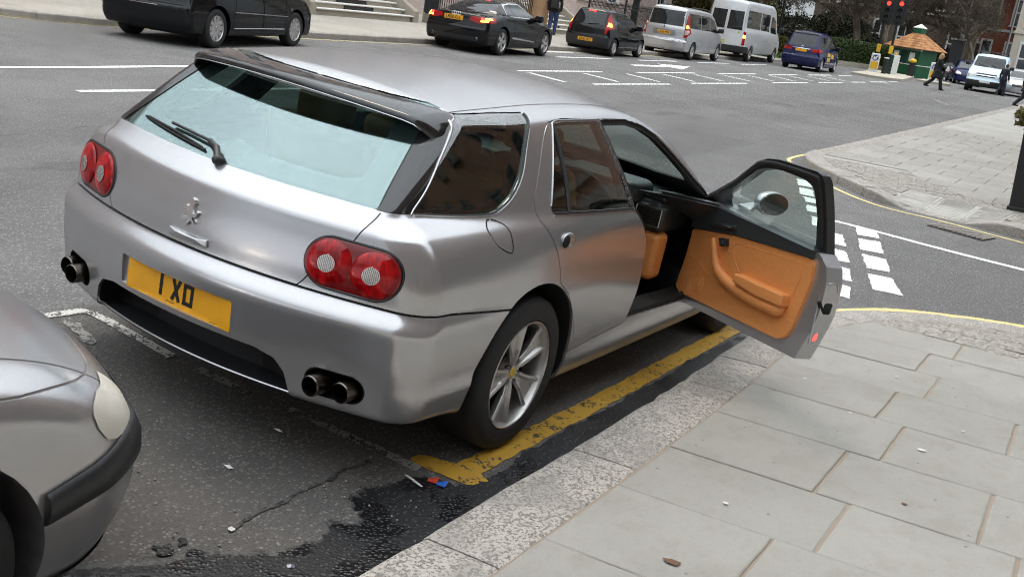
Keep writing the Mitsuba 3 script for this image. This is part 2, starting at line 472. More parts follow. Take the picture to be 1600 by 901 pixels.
# ---------------------------------------------------------------- the silver estate: its field
ZS = [.16, .20, .24, .30, .36, .385, .42, .47, .54, .60, .64, .68, .76, .84, .89, .93, .975, 1.02, 1.10, 1.20, 1.30, 1.42]
ST = {
    -1.1: [.82, .85, .872, .892, .903, .905, .905, .908, .908, .907, .903, .886, .870, .838, .810, .772, .690, .664, .634, .598, .556, .50],
    -.75: [.83, .86, .880, .900, .910, .912, .910, .914, .916, .916, .912, .896, .884, .856, .826, .784, .690, .664, .634, .598, .556, .50],
    -.40: [.85, .875, .895, .918, .930, .935, .928, .934, .940, .940, .937, .924, .915, .893, .870, .838, .768, .742, .708, .660, .606, .53],
    0.0: [.87, .89, .91, .935, .945, .948, .950, .952, .953, .952, .950, .946, .938, .924, .906, .886, .846, .820, .782, .726, .664, .58],
    .75: [.86, .90, .915, .930, .925, .926, .930, .934, .938, .940, .940, .939, .936, .929, .921, .911, .892, .858, .814, .754, .686, .60],
    1.5: [.86, .90, .915, .930, .922, .922, .926, .930, .934, .936, .936, .936, .932, .925, .918, .910, .896, .858, .812, .750, .680, .59],
    2.1: [.86, .90, .915, .930, .922, .922, .926, .930, .934, .936, .936, .934, .928, .918, .910, .900, .886, .850, .80, .735, .66, .57],
    2.78: [.85, .87, .89, .92, .94, .942, .945, .946, .946, .942, .936, .926, .90, .86, .83, .80, .78, .76, .72, .66, .60, .52],
    3.4: [.80, .83, .85, .88, .89, .892, .893, .893, .89, .885, .875, .86, .82, .78, .75, .72, .70, .68, .64, .6, .55, .5],
    4.0: [.60, .64, .67, .70, .71, .712, .713, .713, .71, .70, .69, .67, .64, .6, .58, .56, .55, .54, .52, .5, .45, .4]}
for _v in ST.values():  # the glass house: one smooth curve from belt to roof
    b_, e_ = _v[ZS.index(.975)], _v[ZS.index(1.30)]
    for _i, _z in enumerate(ZS):
        if _z > .98: _d = _z - .975; _v[_i] = b_ - ((b_ - e_) / .325 - .091) * _d - .28 * _d * _d
RR = [(.0, -.86), (.22, -.92), (.262, -.945), (.285, -.952), (.33, -.960), (.40, -.972), (.48, -.984), (.56, -.990), (.60, -.993), (.618, -.992), (.632, -.986), (.66, -.966), (.68, -.953), (.70, -.951),
      (.74, -.950), (.79, -.946), (.84, -.940), (.88, -.933), (.905, -.929), (.920, -.923), (.930, -.914), (.945, -.895), (.96, -.876), (.975, -.859), (1.0, -.828), (1.1, -.700), (1.2, -.568), (1.3, -.430), (1.5, -.14)]
FF = [(0, 3.7), (.25, 3.86), (.4, 3.92), (.5, 3.92), (.6, 3.88), (.7, 3.75), (.8, 3.5), (1.0, 3.3), (1.5, 3.0)]
HH = [(-1.6, 1.22), (-.9, 1.272), (-.55, 1.315), (-.36, 1.335), (0, 1.362), (.4, 1.388), (.8, 1.398), (1.1, 1.385), (1.35, 1.352), (1.55, 1.30), (1.75, 1.215), (2.0, 1.095), (2.25, .972), (2.38, .925), (2.6, .902), (3.0, .862), (3.4, .79), (3.8, .68), (4.2, .5), (5.6, .3)]
KK = [(-1.6, .125), (1.1, .125), (1.5, .16), (2.0, .25), (2.3, .18), (2.6, .08), (3.2, .10), (5.6, .12)]
BT = [(-1.6, .275), (-.85, .275), (-.5, .262), (-.35, .23), (-.1, .21), (3, .205), (5.6, .22)]
EST = Body(ZS, ST, RR, FF, HH, KK, BT, cR=.26, cF=.42, rc=lambda z: np.interp(z, [.90, .99], [.085, .03]), rt=.035, rf=.15)
# ---------------------------------------------------------------- the silver estate: panels, glass and fittings
EST.sample(np.arange(-1.02, 1.0201, 0.012),
           np.concatenate([np.arange(-1.06, -.42, 0.009), np.arange(-.42, 1.3, 0.014), np.arange(1.3, 4.08, 0.03)]),
           np.concatenate([np.arange(.16, 1.02, 0.009), np.arange(1.02, 1.46, 0.013)]))
XF = W_CAR
car = thing('estate_car', 'silver sports estate car parked at the kerb with its front door wide open', 'car')
e_mesh = EST.solid(0.0, mesh=True)
e_O = man(e_mesh); e_S = man((e_mesh[0] - 0.012 * EST.grad(e_mesh[0]), e_mesh[1]))


def cabin(P):
    x, y, z = np.abs(P[..., 0]), P[..., 1], P[..., 2]
    lo = np.max([x - .80, .52 - y, y - 2.05, .28 - z], axis=0)
    hi = np.max([np.where(y < .5, x - .86, x - 1.2), -.86 - y, y - 2.32, np.where(y < .45, .74, .5) - z], axis=0)
    return np.minimum(lo, hi)


e_C = EST.solid(-0.04, cabin, step=2)
e_skin = e_O - e_S
e_core = e_S - e_C


def arch(y, r): return Manifold.cylinder(2.4, r, r, 64).rotate((0, 90, 0)).translate((-1.2, y, .325)) - Manifold.cube((1.16, 3, 3), True).translate((0, y, .3))


arches = arch(-.01, .397) + arch(2.775, .385)
arches_c = arch(-.01, .40) + arch(2.775, .40)
e_skin -= arches; e_core -= arches_c


def grow(poly, d):
    g = Polygon(poly).buffer(d, join_style=1, quad_segs=3)
    return np.array(g.exterior.coords)[:-1]


# outlines, in the car's own side (y, z) and rear (x, z) views
o_bumper = [(-1.3, .0), (-1.3, .679), (-.80, .679), (-.60, .678), (-.27, .652), (-.1, .64), (-.1, .0)]
o_tail = [(.464, .684), (.482, .705), (.54, .80), (.615, .868), (.640, .930), (.645, .977), (.62, 1.03), (.565, 1.18), (.50, 1.34), (-.50, 1.34), (-.565, 1.18), (-.62, 1.03), (-.645, .977), (-.640, .930), (-.615, .868), (-.54, .80), (-.482, .705), (-.464, .684)]
o_hatch = round_poly([(.628, .981), (.604, 1.045), (.553, 1.185), (.505, 1.315), (-.505, 1.315), (-.553, 1.185), (-.604, 1.045), (-.628, .981)], .012)
o_pillar = [(-.655, .982), (-.578, 1.056), (-.495, 1.148), (-.395, 1.243), (-.36, 1.275), (-.315, 1.31), (-.315, 1.6), (-1.3, 1.6), (-1.3, .982)]
o_quarter = [(-.645, .984), (-.568, 1.06), (-.485, 1.152), (-.385, 1.246), (-.35, 1.278), (-.30, 1.300), (-.10, 1.312), (.115, 1.323), (.105, 1.306), (.06, 1.262), (.006, 1.20), (-.06, 1.115), (-.14, 1.045), (-.225, .998), (-.29, .982), (-.45, .979)]
o_door_r = list(spline([(-.003, 1.035), (-.007, .969), (.016, .937), (.053, .889), (.085, .838), (.126, .757), (.146, .705)], 3)) + [(.24, .645), (.33, .54), (.40, .44), (.385, .356), (.98, .382), (1.015, .39)] + list(spline([(1.03, .47), (1.045, .55), (1.035, .65), (1.02, .73), (1.0, .805), (.955, .863), (.889, .917), (.845, .945)], 3)) + [(.80, 1.10), (.727, 1.312)] + list(spline([(.372, 1.310), (.251, 1.296), (.198, 1.268), (.151, 1.224), (.079, 1.140), (-.003, 1.035)], 3))[:-1]
o_win_r = [(.285, 1.293), (.255, 1.26), (.105, 1.01), (.102, .985), (.115, .972), (.80, .957), (.775, 1.10), (.70, 1.306), (.38, 1.300)]
o_door_f = [(1.97, .37), (1.015, .405)] + list(spline([(1.035, .47), (1.05, .55), (1.04, .65), (1.025, .73), (1.005, .805), (.96, .863), (.895, .917), (.85, .948)], 3)) + [(.806, 1.10), (.735, 1.308), (1.02, 1.310), (1.20, 1.288), (1.34, 1.245), (1.50, 1.16), (1.70, 1.04), (1.88, .955), (1.97, .93)]
o_win_f = [(.90, .962), (.845, 1.10), (.77, 1.300), (1.02, 1.298), (1.17, 1.275), (1.30, 1.225), (1.46, 1.135), (1.66, 1.02), (1.76, .965), (1.75, .95)]
o_screen = round_poly([(.80, .98), (.77, 1.06), (.66, 1.20), (.575, 1.305), (-.575, 1.305), (-.66, 1.20), (-.77, 1.06), (-.80, .98), (-.5, .95), (.5, .95)], .03)
LAMP = [(.716, .787), (.562, .789)]; LR = .085
PIPES = [(.706, .372), (.614, .374)]


def both(mk): return mk + mirror(mk)


x_bump = lambda d: prism(grow(o_bumper, d), 'x', -1.3, 1.3)
x_tail = lambda d: prism(grow(o_tail, d), 'y', -1.3, -.30)
x_hatch = lambda d: prism(grow(o_hatch, d), 'y', -1.3, -.30)
x_pil = lambda d: prism(grow(o_pillar, d), 'x', -1.3, 1.3) - Manifold.cube((1.02 - 2 * d, 1.0, .6), True).translate((0, -.40, 1.57))
x_q = lambda d: prism(grow(o_quarter, d), 'x', .35, 1.3)
x_dr = lambda d: prism(grow(o_door_r, d), 'x', .35, 1.3)
x_wr = lambda d: prism(grow(o_win_r, d), 'x', .35, 1.3)
x_df = lambda d: prism(grow(o_door_f, d), 'x', .35, 1.3)
x_wf = lambda d: prism(grow(o_win_f, d), 'x', .35, 1.3)
x_scr = lambda d: prism(grow(o_screen, d), 'y', 1.2, 3.2)
x_lamp = lambda d: both(prism(stadium(*LAMP, LR + d), 'y', -1.3, -.55))
x_pipe = lambda d: both(prism(stadium((PIPES[0][0] + .004, .376), (PIPES[1][0] - .006, .376), .054 + d, 8), 'y', -1.3, -.5))
x_plate = prism(round_poly([(-.30, .449), (.262, .449), (.262, .566), (-.30, .566)], .008), 'y', -1.3, -.945)
x_mouth = prism(round_poly([(-.51, .1), (-.50, .30), (-.478, .372), (-.44, .412), (-.36, .430), (.36, .430), (.44, .412), (.478, .372), (.50, .30), (.51, .1)], .02), 'y', -1.3, -.78)
fuel = np.array([[.804, -.295, .966], [.831, -.238, .953], [.862, -.222, .930], [.880, -.226, .908], [.898, -.232, .873], [.900, -.253, .862], [.880, -.315, .889], [.845, -.342, .930], [.818, -.328, .955]])
fuel_ring = spline(fuel, 6, True)
groove = man(tube(np.vstack([fuel_ring, fuel_ring[:2]]), .0048, 6))
put(car, 'fuel_flap_gap', tube(np.vstack([fuel_ring, fuel_ring[:2]]) - EST.grad(np.vstack([fuel_ring, fuel_ring[:2]])) * .0035, .0028, 6), 'm_core', xf=XF)
gut_y = np.linspace(-.32, 1.16, 40)
gut = np.stack([np.interp(gut_y, [-.32, -.16, .2, .7, 1.03, 1.16], [.552, .553, .556, .572, .578, .572]), gut_y, gut_y * 0], 1)
gut[:, 2] = EST.top_z(gut[:, 0], gut[:, 1])
gutter = both(man(tube(gut, .0042, 6)))

# tailgate, bumper, doors, wings
wins = both(x_q(.0)) + both(x_wr(.0)) + mirror(x_wf(.0)) + x_scr(0)
holes = x_hatch(0.0) + wins
tail_low = Manifold.cube((3, 3, 3), True).translate((0, -1.5, -.523))
body = e_skin - x_bump(.0055) - (x_tail(.003) ^ tail_low.translate((0, 1, 0))) - x_pil(.0012) - x_dr(.003) - x_df(.003) - holes - x_lamp(.004) - groove - gutter
outer_normals_put(car, 'body_shell', EST, body, 'm_silver', XF)
bumper = (e_skin ^ x_bump(-.003)) - x_plate - x_mouth - x_pipe(0) - x_lamp(.004)
outer_normals_put(car, 'rear_bumper', EST, bumper, 'm_silver', XF)
tg = ((e_skin ^ x_tail(-.0015)) ^ tail_low) - x_bump(.0055) - x_lamp(.004) - x_hatch(.0)
tailgate = outer_normals_put(car, 'tailgate', EST, tg, 'm_silver', XF)
pil = (e_skin ^ x_pil(-.001)) - x_hatch(.004) - both(x_q(.002))
for sg_ in (1, -1): outer_normals_put(car, 'rear_pillar', EST, pil ^ Manifold.cube((3, 6, 3), True).translate((1.5 * sg_, 0, 0)), 'm_black_gloss', XF, label='glossy black pillar at the %s edge of the tail window' % ('right' if sg_ > 0 else 'left'))
rd = (e_skin ^ x_dr(-.0015)) - x_wr(0) - x_df(.002)
door_r = outer_normals_put(car, 'rear_door', EST, rd, 'm_silver', XF)
# dark structure under the panels, seen in the gaps, round the glass and in the wheel arches
wc = both(x_q(-.018)) + both(x_wr(-.014)) + mirror(x_wf(-.02)) + x_scr(-.03) + x_hatch(-.022)
core = e_core - wc - x_df(-.022) - x_lamp(.0).translate((0, .02, 0)) - x_pipe(.0) - x_mouth - x_plate
outer_normals_put(car, 'inner_frame', EST, core, 'm_core', XF)
# glass: single sheets just inside the outer line
sheet_put(car, 'tail_glass', EST, (e_O ^ x_hatch(-.001)), 'm_glass_hatch', XF, -.003, label='bright tail window reflecting the sky')
sheet_put(car, 'quarter_glass', EST, (e_O ^ x_q(-.001)), 'm_glass_side', XF, -.002)
sheet_put(car, 'quarter_glass', EST, (e_O ^ mirror(x_q(-.001))), 'm_glass_side', XF, -.002)
sheet_put(door_r, 'window', EST, (e_O ^ x_wr(-.001)), 'm_glass_side', XF, -.003)
sheet_put(car, 'side_glass', EST, (e_O ^ mirror(x_wr(-.001))), 'm_glass_side', XF, -.003)
sheet_put(car, 'side_glass', EST, (e_O ^ mirror(x_wf(-.001))), 'm_glass_side', XF, -.003)
sheet_put(car, 'windscreen', EST, (e_O ^ x_scr(-.001)), 'm_glass_door', XF, -.003)
fb_ = (e_O ^ x_hatch(-.002)) - prism(round_poly([(.50, 1.062), (.455, 1.185), (.40, 1.31), (-.40, 1.31), (-.455, 1.185), (-.50, 1.062), (-.44, 1.045), (-.07, 1.045), (-.035, 1.062), (.035, 1.062), (.07, 1.045), (.44, 1.045)], .012), 'y', -1.3, -.3)
sheet_put(car, 'glass_border', EST, fb_, 'm_frit', XF, -.009, label='grey dotted border of the tail window')


def side_line(pts, off=0.0, n=6):
    q = spline(pts, n); x = EST.side_x(q[:, 0], q[:, 1]) + off
    return np.stack([x, q[:, 0], q[:, 1]], 1)


# trims round the side glass
put(car, 'window_trim', tube(side_line([(-.653, .980), (-.572, 1.056), (-.488, 1.150), (-.390, 1.244), (-.352, 1.282), (-.312, 1.304)]), .0042, 6), 'm_steel', xf=XF)
put(car, 'window_trim', tube(side_line([(.122, 1.323), (.113, 1.308), (.068, 1.262), (.014, 1.20), (-.052, 1.113), (-.133, 1.041), (-.222, .992), (-.29, .976), (-.45, .973), (-.64, .977)]), .005, 6), 'm_steel', xf=XF)
put(car, 'window_seal', tube(side_line([(.116, 1.320), (.105, 1.304), (.06, 1.259), (.006, 1.197), (-.06, 1.112), (-.14, 1.042), (-.225, .996), (-.29, .9805), (-.45, .977), (-.635, .981)]), .0055, 6), 'm_trim_black', xf=XF)
put(door_r, 'belt_trim', tube(side_line([(.11, .968), (.30, .964), (.60, .958), (.83, .951)], .001), .006, 6), 'm_steel', xf=XF)
put(door_r, 'belt_seal', tube(side_line([(.11, .975), (.30, .971), (.60, .965), (.82, .958)], .0), .006, 6), 'm_trim_black', xf=XF)
put(door_r, 'window_trim', tube(side_line([(.105, 1.00), (.18, 1.135), (.258, 1.266), (.288, 1.298), (.40, 1.306), (.70, 1.312)], .0), .0045, 6), 'm_steel', xf=XF)
put(door_r, 'window_bar', tube(side_line([(.235, .972), (.262, 1.10), (.278, 1.285)], -.002), .009, 6), 'm_trim_black', xf=XF)
bp = (e_O - e_S) ^ prism([(.70, 1.308), (.775, 1.10), (.80, .957), (.845, .955), (.815, 1.10), (.735, 1.316)], 'x', .35, 1.3)
m_, n_ = EST.shade(bp); put(door_r, 'pillar_cover', m_, 'm_trim_black', xf=XF, normals=n_)
# door handle: a cup with a half-moon flap
hx = float(EST.side_x(.185, .872))
hnd = Manifold.sphere(1, 40).scale((.014, .058, .034)).rotate((-9, 0, 0)).translate((hx - .002, .185, .872))
hk = put(door_r, 'handle', hnd, 'm_silver', xf=XF, smooth=50)
put(hk, 'cup', (Manifold.sphere(1, 32).scale((.010, .024, .027)).rotate((-9, 0, 0)).translate((hx + .0065, .150, .874))), 'm_core', xf=XF)

# ---- rear lamps
def rear_patch(outline_fn, ts, bulge):
    rings = [outline_fn(t) for t in ts]
    n = len(rings[0]); v = np.vstack(rings)
    i, j = np.meshgrid(np.arange(len(ts) - 1), np.arange(n), indexing='ij')
    q = np.stack([i * n + j, i * n + (j + 1) % n, (i + 1) * n + (j + 1) % n, (i + 1) * n + j], -1).reshape(-1, 4)
    y = EST.rear_y(v[:, 0], v[:, 1]) - bulge(v[:, 0], v[:, 1])
    return np.stack([v[:, 0], y, v[:, 1]], 1), np.vstack([q[:, [0, 1, 2]], q[:, [0, 2, 3]]])


def lens_bulge(x, z):
    b = np.zeros_like(x)
    for c in LAMP:
        d = np.hypot(x - c[0], z - c[1]) / .078
        b = np.maximum(b, .002 + .019 * np.clip(1 - (d * .078 / .0795) ** 2, 0, 1) ** .5 + (.0035 if c is LAMP[0] else 0))
    return b + .001


for sgn in (1, -1):
    S = np.diag([sgn, 1, 1]).astype(float)
    lk = put(car, 'rear_lamp', rear_patch(lambda t: stadium(*LAMP, max(LR * t, .0005), 14), np.linspace(.01, 1, 24), lambda x, z: .001 + .006 * np.clip(1 - (np.abs(z - .788) / LR) ** 2, 0, 1) ** .5), 'm_lamp_dark', xf=W_CAR @ S, smooth=40,
             label='round twin red rear lamp on the %s' % ('near side by the open door' if sgn > 0 else 'far side'))
    ring = stadium(*LAMP, LR + .002, 14); ring = np.vstack([ring, ring[:2]])
    put(lk, 'seal', tube(np.stack([ring[:, 0], EST.rear_y(ring[:, 0], ring[:, 1]) + .001, ring[:, 1]], 1), .0055, 6), 'm_trim_black', xf=W_CAR @ S)
    for c in LAMP:
        put(lk, 'lens', rear_patch(lambda t, c=c: circle(c, max(.079 * t, .0005), 44), np.linspace(.01, 1, 18), lambda x, z, c=c: .002 + .019 * np.clip(1 - (np.hypot(x - c[0], z - c[1]) / .0795) ** 2, 0, 1) ** .5 + (.0035 if c is LAMP[0] else 0)), 'm_lamp_red', xf=W_CAR @ S, smooth=40)
        disc = lambda t, c=c: circle(c, .030 * t, 28)
        rk = put(lk, 'reflector', rear_patch(disc, np.linspace(.02, 1, 6), lambda x, z: lens_bulge(x, z) + .0015), 'm_lamp_clear', xf=W_CAR @ S, smooth=40)
        ribs = []
        for u in np.linspace(-.024, .024, 9):
            h = math.sqrt(.0275 ** 2 - u * u); zz = np.linspace(-h, h, 6) + c[1]; xx = zz * 0 + c[0] + u
            ribs.append(tube(np.stack([xx, EST.rear_y(xx, zz) - lens_bulge(xx, zz) - .0016, zz], 1), .0011, 4))
        put(lk, 'reflector_ribs', ribs, 'm_lamp_rib', xf=W_CAR @ S)
        rr = circle(c, .031, 28); rr = np.vstack([rr, rr[:2]])
        put(lk, 'reflector_ring', tube(np.stack([rr[:, 0], EST.rear_y(rr[:, 0], rr[:, 1]) - lens_bulge(rr[:, 0], rr[:, 1]) - .001, rr[:, 1]], 1), .0016, 5), 'm_lamp_red', xf=W_CAR @ S)

# ---- exhausts, valance, plate
for sgn in (1, -1):
    S = np.diag([sgn, 1, 1]).astype(float)
    st = stadium((PIPES[0][0] + .004, .376), (PIPES[1][0] - .006, .376), .0535, 8)
    cup = prism(st, 'y', -1.0, -.62) - prism(grow(st, -.004), 'y', -1.1, -.64)
    put(car, 'exhaust_pocket', cup ^ e_O, 'm_core', xf=W_CAR @ S)
    for (px, pz), py in zip(PIPES, (-.875, -.925)):
        put(car, 'exhaust_pipe', move(lathe([(.028, .30), (.0285, 0.02), (.0335, -.004), (.0375, 0), (.0375, .30)], 28, 'y'), (px, py, pz)), 'm_pipe', smooth=40, xf=W_CAR @ S)
xs = np.linspace(-.50, .50, 41)
lip_y = -.925 + .26 * xs ** 2
lip = [np.stack([xs, lip_y, xs * 0 + .287], 1), np.stack([xs, lip_y + .004, xs * 0 + .283], 1)]
put(car, 'valance_lip', tube(lip[0], .004, 6), 'm_silver', xf=XF)
sec = np.array([(0, .285), (.0, .279), (.14, .279), (.14, .40), (.13, .40), (.125, .287)])
vv = np.array([[x, ly + a, b] for x, ly in zip(xs, lip_y) for a, b in sec]); k = len(sec)
ii, jj = np.meshgrid(np.arange(len(xs) - 1), np.arange(k), indexing='ij')
qq = np.stack([ii * k + jj, ii * k + (jj + 1) % k, (ii + 1) * k + (jj + 1) % k, (ii + 1) * k + jj], -1).reshape(-1, 4)
put(car, 'valance', (vv, np.vstack([qq[:, [0, 1, 2]], qq[:, [0, 2, 3]]])), 'm_trim_black', xf=XF, smooth=False)


def glyph(ch, h, w, s):
    """number-plate characters as flat outlines (shapely), lower left at 0"""
    L = lambda pts: LineString(pts).buffer(s / 2, cap_style=2, join_style=2)
    a, b, c, d = s / 2, w - s / 2, h - s / 2, h / 2
    segs = {'1': [[(w / 2, 0), (w / 2, h)]], 'I': [[(w / 2, 0), (w / 2, h)]], 'X': [[(a, 0), (b, h)], [(b, 0), (a, h)]], 'L': [[(a, h), (a, a), (w, a)]], 'M': [[(a, 0), (a, h)], [(b, 0), (b, h)], [(a, h), (w / 2, d), (b, h)]],
            'K': [[(a, 0), (a, h)], [(a, d), (b, h)], [(a, d), (b, 0)]], 'O': [[(a, a), (b, a), (b, c), (a, c), (a, 0)]], '0': [[(a, a), (b, a), (b, c), (a, c), (a, 0)]], '2': [[(a, c), (b, c), (b, d), (a, d), (a, a), (w, a)]],
            '5': [[(b, c), (a, c), (a, d), (b, d), (b, a), (a, a)]], '8': [[(a, a), (b, a), (b, c), (a, c), (a, 0)], [(a, d), (b, d)]], '6': [[(b, c), (a, c), (a, a), (b, a), (b, d), (a, d)]], 'P': [[(a, 0), (a, c), (b, c), (b, d), (a, d)]],
            'A': [[(a, 0), (w / 2, h), (b, 0)], [(w * .25, h * .3), (w * .75, h * .3)]], 'Y': [[(w / 2, 0), (w / 2, d), (a, h)], [(w / 2, d), (b, h)]], 'V': [[(a, h), (w / 2, 0), (b, h)]], 'G': [[(b, c), (a, c), (a, a), (b, a), (b, d), (w / 2, d)]], 'C': [[(w, c), (a, c), (a, a), (w, a)]],
            'R': [[(a, 0), (a, c), (b, c), (b, d), (a, d)], [(w / 2, d), (b, 0)]], 'T': [[(w / 2, 0), (w / 2, c)], [(0, c), (w, c)]], 'E': [[(w, c), (a, c), (a, a), (w, a)], [(a, d), (b, d)]], 'S': [[(b, c), (a, c), (a, d), (b, d), (b, a), (a, a)]], 'J': [[(b, h), (b, a), (a, a), (a, d)]], '3': [[(a, c), (b, c), (b, a), (a, a)], [(a, d), (b, d)]], 'D': [[(a, a), (w * .7, a), (b, h * .25), (b, h * .75), (w * .7, c), (a, c), (a, 0)]]}[ch]
    g = L(segs[0])
    for q in segs[1:]: g = g.union(L(q))
    return g.buffer(s * .12).buffer(-s * .12) if ch in 'X' else g.buffer(-s * .2).buffer(s * .2)


def lettering(text, h, w, s, gap, space):
    """flat lettering in x,z on y=0, centred, 1 mm proud towards -y"""
    out, x = [], 0.0
    for ch in text:
        if ch == ' ': x += space; continue
        g = glyph(ch, h, w if ch not in '1I' else s, s)
        for p in getattr(g, 'geoms', [g]):
            m = trimesh.creation.extrude_polygon(p, .0012, engine='earcut')
            v = np.array(m.vertices); out.append((np.stack([v[:, 0] + x, v[:, 2] * -1, v[:, 1] - h / 2], 1), np.array(m.faces)))
        x += (w if ch not in '1I' else s) + gap
    v, f = cat(*out)
    return v - [(x - gap) / 2, 0, 0], f


pk = put(car, 'number_plate', prism(round_poly([(-.262, .449), (.262, .449), (.262, .563), (-.262, .563)], .006), 'y', -.9665, -.962), 'm_plate_yellow', xf=XF, smooth=False)
put(pk, 'lettering', move(lettering('1 XO', .079, .050, .0142, .011, .033), (-.008, -.9669, .513)), 'm_plate_ink', xf=XF, smooth=False)
put(pk, 'maker_mark', [box(-.055 + .0052 * i, -.0525 + .0052 * i, -.9674, -.9664, .4605, .4605 + .003 + .001 * (i % 3)) for i in range(9)], 'm_plate_ink', xf=XF)
put(pk, 'fold_mark', [box(.165, .195, -.9672, -.9664, .455, .4565)], 'm_plate_ink', xf=XF)
rec = prism(round_poly([(-.30, .449), (.262, .449), (.262, .566), (-.30, .566)], .008), 'y', -1.0, -.948) - prism(round_poly([(-.2985, .4505), (.2605, .4505), (.2605, .5645), (-.2985, .5645)], .008), 'y', -1.3, -.95)
put(car, 'plate_recess', rec ^ e_O, 'm_silver', xf=XF, smooth=False)

# ---- emblem, boot pull, wiper, spoiler
horse = [(.06, .98), (.00, 1.0), (-.05, .93), (-.10, .86), (-.14, .80), (-.10, .79), (-.03, .83), (-.03, .74), (-.10, .66), (-.22, .70), (-.26, .63), (-.30, .52), (-.25, .50), (-.22, .58), (-.12, .57), (-.10, .50), (-.22, .47), (-.30, .38), (-.26, .34), (-.17, .40), (-.06, .42), (-.06, .33), (-.14, .26), (-.30, .26), (-.36, .20), (-.30, .18), (-.12, .19), (.0, .22), (-.03, .12), (-.12, .03), (-.16, -.03), (-.04, .0), (.06, .13), (.10, .22), (.20, .16), (.30, .12), (.28, .19), (.20, .24), (.15, .32), (.22, .36), (.30, .34), (.34, .42), (.40, .55), (.34, .60), (.30, .47), (.24, .44), (.17, .44), (.14, .58), (.13, .70), (.17, .80), (.20, .86), (.13, .85), (.12, .93)]
hp = Polygon(np.array(horse) * .098).buffer(.0012).buffer(-.0006)
hm = trimesh.creation.extrude_polygon(max(getattr(hp, 'geoms', [hp]), key=lambda g: g.area), .011, engine='earcut')
hv = np.array(hm.vertices)
hx0, hz0 = -.008, .757
yy = EST.rear_y(hv[:, 0] + hx0, hv[:, 1] + hz0)
put(car, 'horse_emblem', (np.stack([hv[:, 0] + hx0, yy - hv[:, 2], hv[:, 1] + hz0], 1), np.array(hm.faces)), 'm_chrome', xf=XF, smooth=False)
pts = [(x, float(EST.rear_y(x, .715)) - .006, .717 - .012 * 0) for x in (-.088, -.05, 0, .05, .088)]
put(car, 'boot_pull', hull([(x, y, z + dz) for x, y, z in pts for dz in (-.010, .008)] + [(x, y - .010, z + .004) for x, y, z in pts[1:4]], .006, 12), 'm_silver', xf=XF, smooth=50)


def gl(x, z, off=.0): return (x, float(EST.rear_y(x, z)) - off, z)


wk = put(car, 'rear_wiper', hull([gl(.004, .987, .008), gl(-.004, .990, .022)], .019, 14), 'm_trim_black', xf=XF, smooth=50)
put(wk, 'arm', [hull([gl(-.002, .992, .026), gl(-.045, 1.022, .030)], .013, 10), hull([gl(-.045, 1.022, .030), gl(-.10, 1.032, .024)], .011, 10), hull([gl(-.10, 1.032, .022), gl(-.34, 1.040, .020)], .0065, 8)], 'm_trim_black', xf=XF, smooth=50)
put(wk, 'blade', [hull([gl(-.12, 1.006, .010), gl(-.30, 1.022, .016), gl(-.50, 1.026, .010)], .0045, 8), tube([gl(x, 1.000 + .022 * (-x - .10) / .42, .004) for x in np.linspace(-.10, -.52, 12)], .005, 6)], 'm_rubber', xf=XF)

xs = np.concatenate([np.linspace(-.618, -.54, 7), np.linspace(-.5, .5, 21), np.linspace(.54, .618, 7)])
SEC = []
for x in xs:
    a = abs(x); e = np.clip((a - .53) / .088, 0, 1)
    yf, yt = -.415 + .30 * x * x, -.585 + .28 * x * x + .05 * e ** 2
    zf = float(EST.top_z(min(a, .53), yf)) + .003 - .045 * e ** 2
    zt = 1.302 - .085 * x * x - .035 * e ** 2
    th = .026 + .022 * e
    SEC.append([(x, yf + .03, zf + .002 - .02 * e), (x, yf - .01, zf + .004), (x, (yf + yt) / 2, (zf + zt) / 2 + .006), (x, yt + .012, zt + .003), (x, yt, zt - .006), (x, yt + .002, zt - th + .004), (x, yt + .012, zt - th), (x, yt + .07, zt - th - .004), (x, yf + .04, zf - .05)])
SEC = np.array(SEC); k = SEC.shape[1]
ii, jj = np.meshgrid(np.arange(len(xs) - 1), np.arange(k), indexing='ij')
qq = np.stack([ii * k + jj, (ii + 1) * k + jj, (ii + 1) * k + (jj + 1) % k, ii * k + (jj + 1) % k], -1).reshape(-1, 4)
sv = SEC.reshape(-1, 3); n0 = len(sv)
sv = np.vstack([sv, SEC[0].mean(0), SEC[-1].mean(0)])
jj = np.arange(k)
sf = np.vstack([qq[:, [0, 1, 2]], qq[:, [0, 2, 3]], np.stack([jj * 0 + n0, jj, (jj + 1) % k], 1), np.stack([jj * 0 + n0 + 1, (len(xs) - 1) * k + (jj + 1) % k, (len(xs) - 1) * k + jj], 1)])
sp = put(car, 'spoiler', (sv, sf), 'm_black_gloss', xf=XF, smooth=38, label='glossy black spoiler over the tail window')
put(sp, 'edge_strip', tube(np.array([SEC[i][5] + [0, -.001, .0] for i in range(4, len(xs) - 4)]), .0022, 5), 'm_steel', xf=XF)
put(car, 'high_brake_lamp', tube([(x, -.49 + .26 * x * x, 1.262) for x in np.linspace(-.40, .40, 17)], .006, 6), 'm_lamp_clear', xf=XF)


